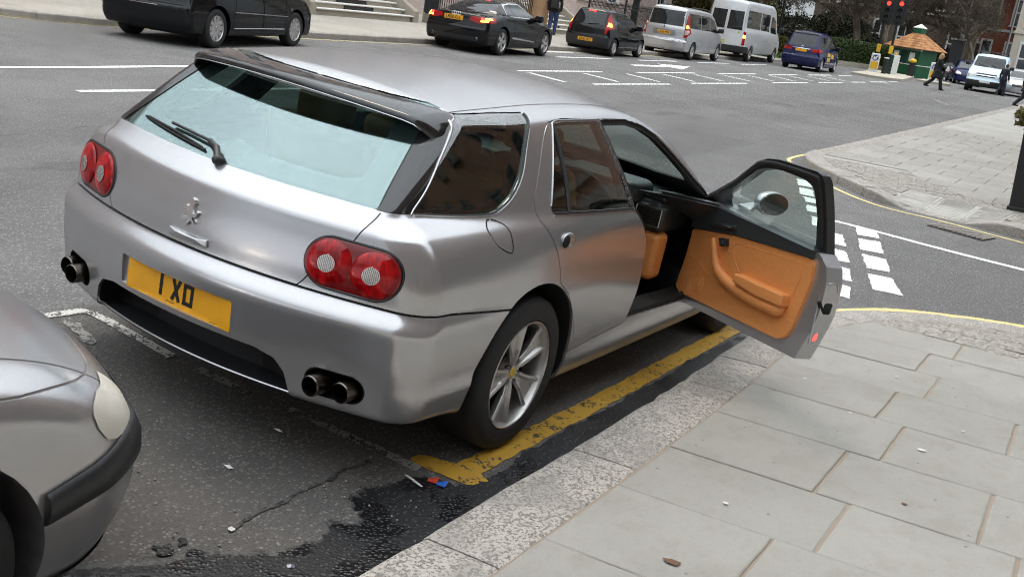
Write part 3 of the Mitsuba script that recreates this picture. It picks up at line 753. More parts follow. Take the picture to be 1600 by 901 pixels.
# ---- wheels
def make_rim(R=.228, w=.20):
    """alloy rim facing +x at x=0: lip, barrel and five hollow spokes"""
    lip = lathe([(R - .022, -.10), (R - .018, -.05), (R - .012, -.012), (R - .004, -.002), (R, -.004), (R + .002, -.012), (R - .002, -.2)], 72, 'x')
    well = lathe([(.0, -.16), (R - .02, -.16), (R - .016, -.05)], 48, 'x')
    sp = []
    for i in range(5):
        g = 2 * PI * i / 5
        c, q = math.cos(g), math.sin(g)
        u, t = np.array([0, c, q]), np.array([0, -q, c])
        P3 = lambda r, a, x: u * r + t * a + np.array([x, 0, 0])
        for sg in (-1, 1):
            sp.append(hull([P3(.035, sg * .014, -.045), P3(.10, sg * .026, -.033), P3(.10, sg * .018, -.050)], .011, 10) + hull([P3(.10, sg * .026, -.033), P3(.10, sg * .016, -.052), P3(R - .020, sg * .060, -.026), P3(R - .020, sg * .044, -.048)], .0105, 10))
        sp.append(hull([P3(.03, 0, -.052), P3(.10, -.014, -.044), P3(.10, .014, -.044), P3(R - .02, -.046, -.040), P3(R - .02, .046, -.040)], .006, 8))
    hub = Manifold.cylinder(.035, .062, .052, 40).rotate((0, 90, 0)).translate((-.075, 0, 0))
    S = Manifold.batch_boolean(sp + [hub], m3.OpType.Add)
    for i in range(5):
        g = 2 * PI * (i + .5) / 5
        S -= Manifold.cylinder(.03, .015, .017, 16).rotate((0, 90, 0)).translate((-.058, .048 * math.cos(g), .048 * math.sin(g)))
    return lip, well, S


def make_tyre(R, Ri, w):
    """closed tyre profile turned about x, outer face at x=0"""
    p = [(Ri + .004, -.012), (Ri + .010, -.002), ((R + Ri) / 2, .004), (R - .022, -.004), (R - .006, -.020), (R, -.045), (R, -w + .045), (R - .006, -w + .02), (R - .03, -w), (Ri, -w + .01)]
    return lathe(p, 64, 'x')


rim_lip, rim_well, rim_spokes = make_rim()
for nm, wx, wy in (('wheel', .932, 0.0), ('wheel', .915, 2.775), ('wheel', -.932, 0.0), ('wheel', -.915, 2.775)):
    S = np.eye(4); S[0, 0] = np.sign(wx); S[:3, 3] = (wx, wy, .327)
    S[:3, :3] = S[:3, :3] @ rot((1, 0, 0), 37 if wy == 0 else 50)
    M = np.eye(4); M[:3, :3] = W_CAR; M = M @ S
    wk = key_for(car + '__wheel')
    put(wk, 'tyre', make_tyre(.327, .226, .275), 'm_rubber', xf=M, smooth=40)
    put(wk, 'rim', [rim_lip], 'm_wheel_silver', xf=M, smooth=40)
    put(wk, 'barrel', [rim_well], 'm_core', xf=M, smooth=40)
    put(wk, 'spokes', rim_spokes, 'm_wheel_silver', xf=M, smooth=40)
    put(wk, 'hub_cap', move(lathe([(0, 0), (.020, -.001), (.024, -.006), (.024, -.02)], 28, 'x'), (-.036, 0, 0)), 'm_cap_yellow', xf=M)
    for i in range(5):
        g = 2 * PI * (i + .5) / 5
        put(wk, 'bolt', move(lathe([(0, 0), (.006, -.001), (.008, -.004), (.0085, -.014)], 8, 'x'), (-.040, .048 * math.cos(g), .048 * math.sin(g))), 'm_bolt', xf=M)

# ---- the open front door, built closed and swung on its hinge
TH = math.radians(55.5); HG = np.array([.90, 1.97, 0])
D = np.eye(4); c, q = math.cos(TH), math.sin(TH)
D[:3, :3] = [[c, -q, 0], [q, c, 0], [0, 0, 1]]; D[:3, 3] = HG - D[:3, :3] @ HG
MD = np.eye(4); MD[:3, :3] = W_CAR; MD = MD @ D
Y = lambda pts: [(1.97 - u, z) for u, z in pts]
d_low = Y([(0.0, .345), (1.0, .405), (1.035, .55), (1.055, .65), (1.05, .80), (1.03, .875), (.975, .925), (.5, .93), (0.02, .945), (0.0, .90)])
d_frame = Y([(.0, .94), (.03, .965), (.30, 1.10), (.545, 1.245), (.64, 1.278), (.73, 1.292), (1.0, 1.300), (1.03, 1.29), (1.04, 1.26), (1.02, 1.137), (.975, .94), (.97, .915), (.0, .90)])
d_glass = Y([(.136, .93), (.205, 1.015), (.535, 1.205), (.64, 1.235), (.745, 1.245), (.90, 1.243), (.945, 1.225), (.955, 1.20), (.943, 1.087), (.90, .95), (.895, .93)])
door = key_for(car + '__front_door'); labels[door] = {'label': 'front door swung wide open over the pavement, tan leather inside'}
dprism = lambda o, d=0.0: prism(grow(o, d) if d else o, 'x', .35, 1.3)
CR = ((.3, 1.1), (.75, 2.1), (.25, 1.42)); e_Od = e_O ^ Manifold.cube((1, 1.4, 1.2)).translate((.3, .8, .3))
e_S10 = EST.solid(-.10, crop=CR)
m_, n_ = EST.shade((e_Od - e_S10) ^ dprism(d_low)); put(door, 'panel', m_, 'm_silver', xf=MD, normals=n_)
lean = lambda z: .905 - .60 * (np.asarray(z) - .93) - .02 * np.clip(np.asarray(z) - 1.1, 0, 1)


def leaning(mesh, off=0.0):
    v, f = arrays(mesh)
    return v + np.outer(lean(v[:, 2]) + off, [1, 0, 0]), f


ringm = (prism(round_poly(d_frame, .008), 'x', -.05, .0) - prism(round_poly(d_glass, .03), 'x', -1, 1)).refine_to_length(.06)
put(door, 'window_frame', leaning(ringm), 'm_trim_black', xf=MD, smooth=35)
gv_, gf_ = trimesh.creation.triangulate_polygon(Polygon(d_glass).buffer(.004), engine='earcut')
put(door, 'glass', leaning((np.column_stack([gv_[:, 0] * 0 - .022, gv_]), gf_)), 'm_glass_door', xf=MD, smooth=False)
rl = Y([(.03, .955), (.30, 1.085), (.54, 1.228), (.64, 1.260), (.75, 1.272), (.98, 1.276), (1.005, 1.25), (.985, 1.11), (.945, .95)])
rq = spline(rl, 5); rx = lean(rq[:, 1]) - .052
put(door, 'frame_seal', tube(np.stack([rx, rq[:, 0], rq[:, 1]], 1), .011, 8), 'm_rubber', xf=MD)
e_T = EST.solid(-.118, crop=CR)
trim_lo = Y([(-.005, .755), (.37, .825), (.93, .885), (.96, .87), (.965, .783), (.93, .53), (.905, .475), (.86, .45), (.03, .395), (-.02, .42)])
trim_hi = Y([(-.005, .760), (.37, .830), (.945, .890), (.955, .93), (.5, .93), (0.0, .93)])
tl = round_poly(trim_lo, .03)
m_, n_ = EST.shade((e_S10 - e_T) ^ dprism(tl)); put(door, 'leather_panel', m_, 'm_leather', smooth=35, xf=MD)
m_, n_ = EST.shade((EST.solid(-.06, crop=CR) - EST.solid(-.128, crop=CR)) ^ dprism(trim_hi)); put(door, 'black_top_roll', m_, 'm_dash', smooth=35, xf=MD)
ix = lambda u, z, o: (float(EST.side_x(1.97 - u, z)) - o, 1.97 - u, z)
armp = [(.215, .752), (.235, .72), (.27, .66), (.32, .615), (.42, .585), (.60, .572), (.80, .582), (.845, .60)]
arm = [ix(u, z, .135) for u, z in spline(armp, 4)]
rad = np.interp(np.linspace(0, 1, len(arm)), [0, .2, .5, .9, 1], [.016, .020, .030, .034, .022])
sph = lambda p, r: Manifold.sphere(float(r), 14).translate(tuple(map(float, p)))
put(door, 'armrest', Manifold.batch_boolean([Manifold.batch_hull([sph(arm[i], rad[i]), sph(arm[i + 1], rad[i + 1])]) for i in range(len(arm) - 1)], m3.OpType.Add), 'm_leather', xf=MD, smooth=60)
put(door, 'armrest_pad', hull([ix(u, z, o) for u, z in ((.50, .648), (.66, .650), (.855, .665), (.86, .625), (.66, .612), (.50, .622)) for o in (.12, .165)], .012, 12), 'm_leather', xf=MD, smooth=50)
rec_ = round_poly(Y([(.36, .79), (.88, .845), (.90, .80), (.87, .655), (.60, .64), (.46, .655), (.39, .71)]), .03)
rq = np.vstack([rec_, rec_[:2]]); put(door, 'panel_seam', [tube(np.stack([EST.side_x(rq[:, 0], rq[:, 1]) - .1185, rq[:, 0], rq[:, 1]], 1), .003, 5), tube([ix(u, z, .1185) for u, z in ((-.01, .62), (.15, .585), (.30, .555), (.40, .535))], .0025, 5), tube([ix(u, z, .1185) for u, z in ((.86, .565), (.93, .56))], .0025, 5)], 'm_leather', xf=MD)
put(door, 'speaker', [tube([ix(.145 + r * math.cos(t), .48 + r * math.sin(t), .1185) for t in np.linspace(0, 2 * PI, 25)], .0018, 4) for r in (.012, .026, .04, .054, .068)], 'm_leather', xf=MD)
put(door, 'window_switch', [hull([ix(u, z, o) for u, z in ((.268, .778), (.315, .788), (.325, .757), (.283, .745)) for o in (.12, .142)], .004), hull([ix(.285, .767, .148), ix(.29, .755, .148)], .006), hull([ix(.308, .772, .148), ix(.313, .759, .148)], .006)], 'm_trim_black', xf=MD)
put(door, 'release_lever', hull([ix(u, z, o) for u, z in ((.16, .832), (.37, .872), (.375, .857), (.17, .816)) for o in (.118, .136)], .005), 'm_trim_black', xf=MD, smooth=50)
put(door, 'release_handle', tube([ix(u, z, .14) for u, z in ((.27, .846), (.31, .855), (.35, .860))], .005, 6), 'm_steel', xf=MD)
put(door, 'latch', [hull([(x, 1.97 - 1.045, z) for x, z in ((.865, .66), (.90, .70), (.865, .70), (.90, .66))] + [(.875, 1.97 - 1.058, .68)], .012), hull([(.83, 1.97 - 1.046, .705), (.86, 1.97 - 1.046, .665)], .012)], 'm_core', xf=MD, smooth=50)
lk = put(door, 'warning_lamp', hull([(.885, 1.97 - 1.024, .545), (.885, 1.97 - 1.022, .520)], .013, 14), 'm_lit_red', xf=MD, smooth=50); glow(lk, 'lit_red')
# sculpted end of the door: a raised rib and the edge strip
put(door, 'end_rib', [tube([(.842, 1.97 - (1.048 - .01 * i), .50 + .11 * i) for i in range(4)], .007, 8), tube([(.845, 1.97 - 1.05, .80), (.90, 1.97 - 1.05, .81), (.925, 1.97 - 1.05, .76)], .007, 8)], 'm_silver', xf=MD, smooth=50)
put(door, 'handle', Manifold.sphere(1, 32).scale((.020, .050, .030)).translate((float(EST.side_x(1.0, .80)) + .006, .985, .815)), 'm_silver', xf=MD, smooth=50)
# mirror outside the door
mk_ = put(door, 'mirror', (Manifold.sphere(1, 48).scale((.105, .07, .066)).translate((1.06, 1.70, 1.0)) - Manifold.cube((.4, .2, .3), True).translate((1.06, 1.575, 1.0))), 'm_silver', xf=MD, smooth=50)
put(mk_, 'foot', hull([(.90, 1.74, .955), (.90, 1.66, .955), (.98, 1.72, .98)], .016, 10), 'm_silver', xf=MD, smooth=50)
put(mk_, 'mirror_glass', (move(lathe([(0, 0), (.9, 0), (.98, .02), (1, .12)], 40, 'y'))[0] * [.094, .07, .058] + [1.06, 1.667, 1.0], lathe([(0, 0), (.9, 0), (.98, .02), (1, .12)], 40, 'y')[1]), 'm_black_gloss', xf=MD)

# ---- cabin: floor, dash, wheel, seats, sill
put(car, 'floor', [box(-.78, .78, .55, 2.0, .27, .30), box(-.60, .60, -.78, .55, .60, .755), box(-.76, .76, .40, .56, .28, .62)], 'm_carpet', xf=XF)
dk = put(car, 'dashboard', [rbox(-.74, .76, 1.62, 2.15, .70, .90, .05), rbox(-.2, .25, 1.55, 1.75, .74, .93, .05), rbox(.12, .62, 1.50, 1.80, .84, .965, .05, 12)], 'm_dash', xf=XF, smooth=50)
put(dk, 'knee_pad', rbox(.30, .78, 1.60, 1.76, .46, .72, .035, 12), 'm_leather', xf=XF, smooth=50)
put(dk, 'knee_pad', rbox(-.74, -.1, 1.62, 1.76, .48, .72, .035), 'm_leather', xf=XF, smooth=50)
vk = put(dk, 'air_vent', rbox(.60, .775, 1.592, 1.66, .745, .865, .012), 'm_dash', xf=XF, smooth=50)
loop = [(.615, 1.588, .757), (.76, 1.588, .757), (.76, 1.588, .853), (.615, 1.588, .853)]
put(vk, 'frame', [tube([loop[i], loop[(i + 1) % 4]], .004, 6) for i in range(4)], 'm_steel', xf=XF)
for i in range(6):
    put(vk, 'slat', box(.622, .753, 1.580, 1.594, .770 + .0135 * i, .775 + .0135 * i), 'm_trim_black', xf=XF)
put(dk, 'instrument_pod', [rbox(.62, .75, 1.63, 1.76, .885, .915, .014, 10)], 'm_trim_black', xf=XF, smooth=50)
put(dk, 'switch', box(.555, .60, 1.588, 1.602, .655, .683), 'm_trim_black', xf=XF)
wc_ = np.array([.37, 1.42, .80]); wr = rot((1, 0, 0), -62)
ringp = np.array([(.185 * math.cos(t), .185 * math.sin(t), 0) for t in np.linspace(0, 2 * PI, 33)]) @ wr.T + wc_
put(car, 'steering_wheel', [tube(ringp, .014, 8, cap=False), hull([wc_ + wr @ np.array([a, b, -.02]) for a, b in ((-.05, -.04), (.05, -.04), (.05, .04), (-.05, .04))], .02), *[tube([wc_ + wr @ np.array([0, 0, -.02]), wc_ + wr @ np.array([.18 * math.cos(a), .18 * math.sin(a), 0])], .013, 6) for a in (0.2, PI - .2, -PI / 2)], tube([wc_, wc_ + wr @ np.array([0, 0, -.3])], .03, 10)], 'm_dash', xf=XF, smooth=50)


def seat(x, y, w=.25):
    base = hull([(x + a, y + b, z) for a in (-w + .04, w - .04) for b, z in ((-.22, .42), (.28, .47), (.28, .36), (-.22, .34))], .05, 12)
    back = hull([(x + a * (w - .05), y + b, z) for a in (-1, 1) for b, z in ((-.24, .45), (-.33, .72), (-.16, .45), (-.25, .72))] + [(x + a * (w - .09), y - .42 + d, 1.00) for a in (-1, 1) for d in (0, .07)], .05, 12)
    head = hull([(x + a * .10, y - .47 + d, z) for a in (-1, 1) for d in (0, .06) for z in (1.12, 1.19)], .035, 12)
    post = cat(*[tube([(x + a, y - .40, 1.02), (x + a, y - .44, 1.15)], .008, 6) for a in (-.05, .05)])
    k = key_for(car + '__seat')
    put(k, 'cushion', base, 'm_leather_seat', xf=XF, smooth=50); put(k, 'backrest', back, 'm_leather_seat', xf=XF, smooth=50)
    put(k, 'headrest', [*map(arrays, (head,)), post], 'm_leather_seat', xf=XF, smooth=50)


seat(.38, 1.15); seat(-.38, 1.15)
rk = key_for(car + '__rear_bench')
put(rk, 'cushion', rbox(-.66, .66, .28, .72, .42, .58, .05, 10), 'm_leather_seat', xf=XF, smooth=50)
for sx in (-.33, .33): put(rk, 'backrest', hull([(sx + a, b, z) for a in (-.27, .27) for b, z in ((.20, .60), (.32, .60), (.08, 1.00), (.16, 1.00))], .05, 12), 'm_leather_seat', xf=XF, smooth=50)
for sx in (-.33, .33): put(rk, 'headrest', hull([(sx + a, .06 + b, z) for a in (-.10, .10) for b in (0, .05) for z in (1.08, 1.15)], .035, 12), 'm_leather_seat', xf=XF, smooth=50)
sk = put(car, 'door_sill', [rbox(.79, .885, .99, 1.95, .335, .372, .01)], 'm_trim_black', xf=XF, smooth=50)
put(sk, 'tread_plate', box(.815, .865, 1.02, 1.80, .3725, .375), 'm_steel', xf=XF)
ap = Y([(1.24, 1.300), (.98, 1.300), (.82, 1.288), (.67, 1.25), (.50, 1.18), (.30, 1.062), (.12, .972), (.03, .93), (.0, .86), (-.01, .50), (.08, .40), (.5, .385), (.96, .385)])
aq = spline(ap, 5); axx = EST.side_x(aq[:, 0], aq[:, 1]) - .028
put(car, 'aperture_seal', tube(np.stack([axx, aq[:, 0], aq[:, 1]], 1), .014, 8), 'm_rubber', xf=XF)
# ---------------------------------------------------------------- the street: road, kerbs, pavements, markings
def sst(a, b, x):
    t = np.clip((np.asarray(x, float) - a) / (b - a), 0, 1)
    return t * t * (3 - 2 * t)


def road_z(x, y):
    x, y = np.asarray(x, float), np.asarray(y, float)
    near = -(.0589 * x + .0400 * y) / .9975
    return near * sst(-5.5, -1.2, x) * (1 - sst(3.0, 8.0, y)) * (1 - sst(14, 30, -y)) * (1 - sst(5, 9, x)) + .009 * np.clip(-4 - x, 0, 40) * sst(-3., -6., x)


def pave_z(x, y): return .0064 + .0252 * np.asarray(x, float) - .0487 * np.asarray(y, float)
def far_z(x, y):
    x, y = np.asarray(x, float), np.asarray(y, float)
    return .12 - .115 * np.exp(-((x - 1.25) / .55) ** 4) * (1 - sst(8.6, 10.0, y)) - .02 * sst(2, 5, x) * 0
def opp_z(x, y): return road_z(x, y) + .13


def stone_mix(p, a, b, c, s, bias=.5):
    g = nz(p.x * s, p.y * s, p.z * s); g2 = nz(p.x * s * 2.3 + 9, p.y * s * 2.3, p.z * s * 2.3)
    return mixc(mixc(a, b, ss(bias - .18, bias + .18, g)), c, ss(.70, .82, g2))


def tar_col(p, n, uv):
    v = vor(p.x * 62, p.y * 62); v2 = vor(p.x * 150 + 3, p.y * 150)
    big = fb(p.x * .55, p.y * .55, octaves=4); mid = fb(p.x * 3.1 + 7, p.y * 3.1, octaves=3)
    base = mixc((0.112, 0.109, 0.108), (0.165, 0.161, 0.158), ss(.25, .75, big * .6 + mid * .4))
    stone = ss(.42, .30, v[0]) * ss(.35, .75, v[2])
    tone = mixc((0.12, 0.115, 0.11), (0.36, 0.345, 0.33), v[2] * v[2])
    base = mixc(base, tone, stone * .75)
    rut = dr.abs(dr.abs(p.x + 4.0) - .8)
    base = mixc(base, base * mi.Color3f(.90, .89, .89), ss(.55, .15, rut + .4 * (fb(p.y * .3, p.x) - .5)))
    oil = ss(.62, .74, fb(p.x * 1.9 + 3, p.y * 1.1, octaves=4)) * ss(.7, .3, dr.abs(dr.abs(p.x + 4.0) - .1))
    base = mixc(base, base * mi.Color3f(.72, .71, .70), oil)
    pt = ss(.0, .02, p.x + 3.2) * ss(.0, .02, -1.9 - p.x) * ss(.0, .03, p.y - 8.6 + .0 * p.x) * ss(.0, .03, 12.4 - p.y)
    base = mixc(base, base * mi.Color3f(.80, .80, .81), pt)
    base = mixc(base, (0.040, 0.039, 0.039), ss(.55, .75, v2[0]) * .65)
    # old trench reinstatement and sealed cracks
    cy = fb(p.y * .7, 3.3, octaves=3) * .5
    crack = ss(.012, .004, dr.abs(p.x + 5.1 + cy - .25)) * ss(.45, .55, fb(p.y * 2.2, 8.1))
    base = mixc(base, (0.02, 0.02, 0.02), crack)
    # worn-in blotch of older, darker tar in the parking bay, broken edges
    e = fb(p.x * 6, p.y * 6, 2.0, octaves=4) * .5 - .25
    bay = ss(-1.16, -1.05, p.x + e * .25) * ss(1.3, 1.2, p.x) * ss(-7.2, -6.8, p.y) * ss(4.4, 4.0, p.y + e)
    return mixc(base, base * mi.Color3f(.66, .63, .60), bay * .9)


P('tar', mikit.proc(tar_col), 0.72, 0.0, specular=0.35)
bump('tar', lambda p, n, uv: ss(.5, .1, vor(p.x * 62, p.y * 62)[0]) + .5 * nz(p.x * 210, p.y * 210), .0028)


def slab_col(p, n, uv):
    c = fb(p.x * 1.3, p.y * 1.3, octaves=4); g = nz(p.x * 330, p.y * 330, p.z * 330); st = fb(p.x * 9 + 4, p.y * 9, octaves=3)
    base = mixc((0.295, 0.288, 0.268), (0.335, 0.328, 0.308), ss(.3, .7, c))
    base = mixc(base, base * mi.Color3f(.93, .92, .90), ss(.45, .75, st) * .8 + .5 * ss(.5, .8, fb(p.x * 45, p.y * 30, octaves=2)))
    base = base * (0.90 + 0.2 * g)
    sp = vor(p.x * 9 + 2, p.y * 9)
    return mixc(base, (0.16, 0.15, 0.14), ss(.07, .04, sp[0]) * ss(.90, .94, sp[2]))


for i, k in enumerate((.90, .87, .93)):
    P('slab_%d' % i, mikit.proc((lambda k: lambda p, n, uv: slab_col(p, n, uv) * mi.Color3f(k, k * .985, k * .955))(k)), 0.72, 0.0, specular=0.3)
    bump('slab_%d' % i, lambda p, n, uv: nz(p.x * 260, p.y * 260) + 2.5 * fb(p.x * 22, p.y * 22), .0009)
P('mortar', (0.25, 0.205, 0.16), 0.9)
P('granite', mikit.proc(lambda p, n, uv: mixc(stone_mix(p, (0.19, 0.172, 0.155), (0.40, 0.372, 0.335), (0.09, 0.08, 0.075), 125, .45), (0.20, 0.19, 0.175), ss(.5, .75, fb(p.x * 7, p.y * 7, octaves=3)) * .5)), 0.7, 0.0, specular=0.35)
bump('granite', lambda p, n, uv: nz(p.x * 120, p.y * 120, p.z * 120) + nz(p.x * 330, p.y * 330, p.z * 330), .0016)
P('sett', mikit.proc(lambda p, n, uv: stone_mix(p, (0.20, 0.185, 0.16), (0.30, 0.28, 0.25), (0.1, 0.09, 0.08), 40)), 0.75)
P('tactile', mikit.proc(lambda p, n, uv: slab_col(p, n, uv) * mi.Color3f(1.18, 1.17, 1.15)), 0.7)
P('far_pave', mikit.proc(lambda p, n, uv: slab_col(p, n, uv) * (1 - .35 * ss(.47, .49, dr.abs(p.y / .9 - dr.floor(p.y / .9) - .5)))), 0.75)


def worn(col, tarc, cover, sc=30.0):
    def fn(p, n, uv):
        w = fb(p.x * sc, p.y * sc, octaves=4) * .6 + nz(p.x * sc * 5, p.y * sc * 5) * .4
        return mixc(col, tarc, ss(cover - .06, cover + .06, w))
    return mikit.proc(fn)


P('line_white', worn((0.72, 0.72, 0.70), (0.16, 0.155, 0.15), .72), 0.6)
P('line_worn', worn((0.50, 0.49, 0.45), (0.08, 0.078, 0.075), .58, 26), 0.65)
P('line_faded', worn((0.24, 0.235, 0.22), (0.06, 0.058, 0.056), .55, 26), 0.65)
P('line_yellow', worn((0.44, 0.25, 0.03), (0.05, 0.045, 0.035), .66, 24), 0.55)
bump('line_yellow', lambda p, n, uv: nz(p.x * 120, p.y * 120) + nz(p.x * 40, p.y * 40), .002)
P('crack_tar', worn((0.022, 0.021, 0.021), (0.075, 0.072, 0.07), .47, 40), 0.75)
P('line_cream', worn((0.62, 0.50, 0.22), (0.2, 0.19, 0.17), .74), 0.6)


def grid_sheet(xs, ys, zf, keep=None):
    X, Y = np.meshgrid(xs, ys, indexing='ij')
    v = np.stack([X, Y, zf(X, Y)], -1).reshape(-1, 3); n = len(ys)
    i, j = np.meshgrid(np.arange(len(xs) - 1), np.arange(n - 1), indexing='ij')
    q = np.stack([i * n + j, (i + 1) * n + j, (i + 1) * n + j + 1, i * n + j + 1], -1).reshape(-1, 4)
    return v, np.vstack([q[:, [0, 1, 2]], q[:, [0, 2, 3]]])


k = thing('road', 'grey tarmac road with patched surface and white markings', kind='structure')
put(k, None, grid_sheet(np.concatenate([[-600, -200, -60, -30, -20], np.arange(-16, 12.1, .4), [16, 30, 80, 300, 600]]), np.concatenate([[-600, -150, -60], np.arange(-30, 20, .4), np.arange(20, 80, 4), [100, 140, 250, 600, 1500]]), road_z), 'm_tar', smooth=True)


def densify(poly, d=.25):
    g = Polygon(poly).segmentize(d)
    return g


def sheet_on(poly, zf, dz, step=.3):
    """a polygon laid on the ground zf, dz above it"""
    from shapely import segmentize
    g = Polygon(poly).buffer(0)
    out = []
    for p in getattr(g, 'geoms', [g]):
        x0, y0, x1, y1 = p.bounds
        if max(x1 - x0, y1 - y0) > step * 1.5:
            v, f = trimesh.creation.triangulate_polygon(segmentize(p, step), engine='earcut')
            m = trimesh.Trimesh(np.column_stack([v, v[:, 0] * 0]), f)
            m = m.subdivide_to_size(step * 1.6, max_iter=8)
            v, f = np.array(m.vertices)[:, :2], np.array(m.faces)
        else:
            v, f = trimesh.creation.triangulate_polygon(p, engine='earcut')
        a = v[f]; s = np.cross(a[:, 1] - a[:, 0], a[:, 2] - a[:, 0])
        f = np.where((s < 0)[:, None], f[:, ::-1], f)
        out.append((np.column_stack([v, zf(v[:, 0], v[:, 1]) + dz]), f))
    return cat(*out)


def mark(name, poly, mat='m_line_white', dz=.004, label=None, zf=road_z, rough=0):
    if rough:
        rng = np.random.default_rng(int(abs(poly[0][0] * 1000)) + 7)
        g = Polygon(poly).segmentize(.05) if hasattr(Polygon(poly), 'segmentize') else Polygon(poly)
        c = np.array(g.exterior.coords)[:-1]; poly = c + rng.uniform(-rough, rough, c.shape)
    return put('road', name, sheet_on(poly, zf, dz), mat, smooth=False)


def bar(a, b, w):
    return strip([a, b], w)


RW = .004
# the parking bay round the silver estate
mark('bay_line', strip([(-1.06, -.72), (-1.045, -.50), (-.99, -.475), (-.86, -.478), (-.44, -.51)], .055), 'm_line_worn', rough=RW)
mark('bay_line', bar((-.30, -.505), (-.02, -.50), .05), 'm_line_faded', rough=RW)
mark('bay_line', bar((.18, -.477), (.82, -.452), .055), 'm_line_faded', rough=RW)
mark('bay_line', [(-1.0, -.60), (-.93, -.60), (-.80, -.64), (-.70, -.70), (-.74, -.73), (-.86, -.68), (-.97, -.655)], 'm_line_faded', rough=.012)
mark('yellow_line', [(.745, -.415), (.745, -.355), (.79, -.325), (.885, -.29), (.885, -.1), (.895, .9), (.885, 2.0), (.88, 3.2), (.985, 3.2), (.99, 2.0), (.995, .9), (.99, .0), (.99, -.28), (1.04, -.31), (1.045, -.375), (1.02, -.40), (.98, -.41), (.89, -.415), (.80, -.43)], 'm_line_yellow', rough=.006)
mark('corner_yellow_line', strip(spline([(1.02, 3.25), (1.06, 3.6), (1.22, 4.12), (1.43, 4.5), (1.66, 4.80), (2.07, 5.10), (2.51, 5.32), (3.4, 5.6), (5, 5.8)], 5), .065), 'm_line_cream', rough=.004)
mark('kerb_yellow_line', strip(spline([(-1.05, 42), (-1.06, 24), (-1.07, 14.1), (-1.12, 11.6), (-.98, 10.9), (-.62, 10.25), (.05, 9.25), (.55, 8.72), (.9, 8.55), (1.4, 8.50), (2.2, 8.25), (4, 7.95), (8, 7.6)], 4), .06), 'm_line_cream')
mark('far_yellow_line', strip(spline([(-18, 5.2), (-14.2, 7.4), (-13.4, 8.3), (-12.95, 9.8), (-12.62, 14), (-12.62, 22), (-12.62, 40)], 6), .07), 'm_line_cream')
for q in ([(.79, 7.06), (.985, 7.06), (1.07, 6.82), (.86, 6.78)], [(.91, 6.64), (1.10, 6.70), (1.22, 6.31), (1.01, 6.26)], [(1.06, 6.13), (1.27, 6.16), (1.39, 5.79), (1.2, 5.73)], [(1.24, 5.57), (1.44, 5.62), (1.61, 5.22), (1.38, 5.15)],
          [(.56, 6.62), (.76, 6.62), (.89, 6.24), (.68, 6.19)], [(.72, 6.07), (.93, 6.07), (1.05, 5.74), (.85, 5.68)], [(.90, 5.55), (1.10, 5.55), (1.20, 5.20), (1.0, 5.16)], [(1.04, 5.02), (1.22, 5.04), (1.30, 4.72), (1.12, 4.68)],
          [(-.47, 9.39), (-.31, 9.41), (-.14, 8.91), (-.31, 8.87)], [(-.25, 8.70), (-.10, 8.73), (.06, 8.23), (-.10, 8.2)], [(-.04, 8.09), (.12, 8.10), (.24, 7.79), (.08, 7.77)], [(.13, 7.61), (.30, 7.60), (.40, 7.31), (.23, 7.28)], [(.33, 7.09), (.50, 7.08), (.60, 6.76), (.44, 6.72)]):
    mark('junction_block', q, 'm_line_white', rough=.008)
mark('side_road_line', strip(spline([(.52, 7.12), (.99, 7.08), (1.61, 7.0), (2.34, 6.95), (4, 6.85), (8, 6.6)], 4), .075), 'm_line_white', rough=.003)
# main road
mark('lane_line', strip(spline([(-8.2, -20), (-8.35, -3), (-8.43, 4.1), (-8.72, 7.4), (-8.75, 10.5)], 6), .13))
mark('lane_line', strip([(-6.9, 4.0), (-6.92, 7.6)], .12))
for y0, y1 in ((16.6, 21.0), (23.1, 27.7), (29.6, 33.9), (35.2, 39.3), (40.8, 44.9), (46.1, 49.0)):
    mark('hatch_edge', bar((-8.73 - .0, y0), (-8.80, y1), .12))
for y0, y1 in ((17.0, 21.2), (22.9, 27.4), (30.2, 34.2), (36, 39.5), (41.3, 43.7), (45.0, 48.3), (49.2, 51)):
    mark('hatch_edge', bar((-7.07, y0), (-7.0, y1), .12))
for i, y in enumerate((16.7, 19.4, 21.9, 24.4, 26.9, 29.4, 31.9, 34.5, 37.0, 39.6, 42.2)):
    mark('hatch_stripe', bar((-8.5, y), (-7.34, y - .5 - .03 * i), .14))
for y0, y1 in ((23.2, 27.1), (29.0, 32.7), (34.5, 38.4), (39.8, 43.5), (46, 50)):
    mark('lane_dash', bar((-11.3, y0), (-11.42, y1), .12))
mark('lane_dash', bar((-12.35, 24.3), (-12.55, 26.6), .14))
mark('turn_arrow', [(-10.22, 25.9), (-10.25, 28.6), (-10.60, 28.9), (-10.15, 30.8), (-9.50, 28.4), (-9.88, 28.3), (-9.95, 25.7)])
mark('stop_line', bar((-5.9, 43.5), (-4.6, 43.2), .14), 'm_line_faded')
mark('stop_line', bar((-3.4, 39), (-2.5, 36.2), .2), 'm_line_faded')

# ---- wet tar by the kerb
def wet_col(p, n, uv):
    v = vor(p.x * 62, p.y * 62)
    return mixc((0.010, 0.010, 0.011), (0.06, 0.058, 0.055), ss(.32, .22, v[0]) * ss(.6, .95, v[2]))


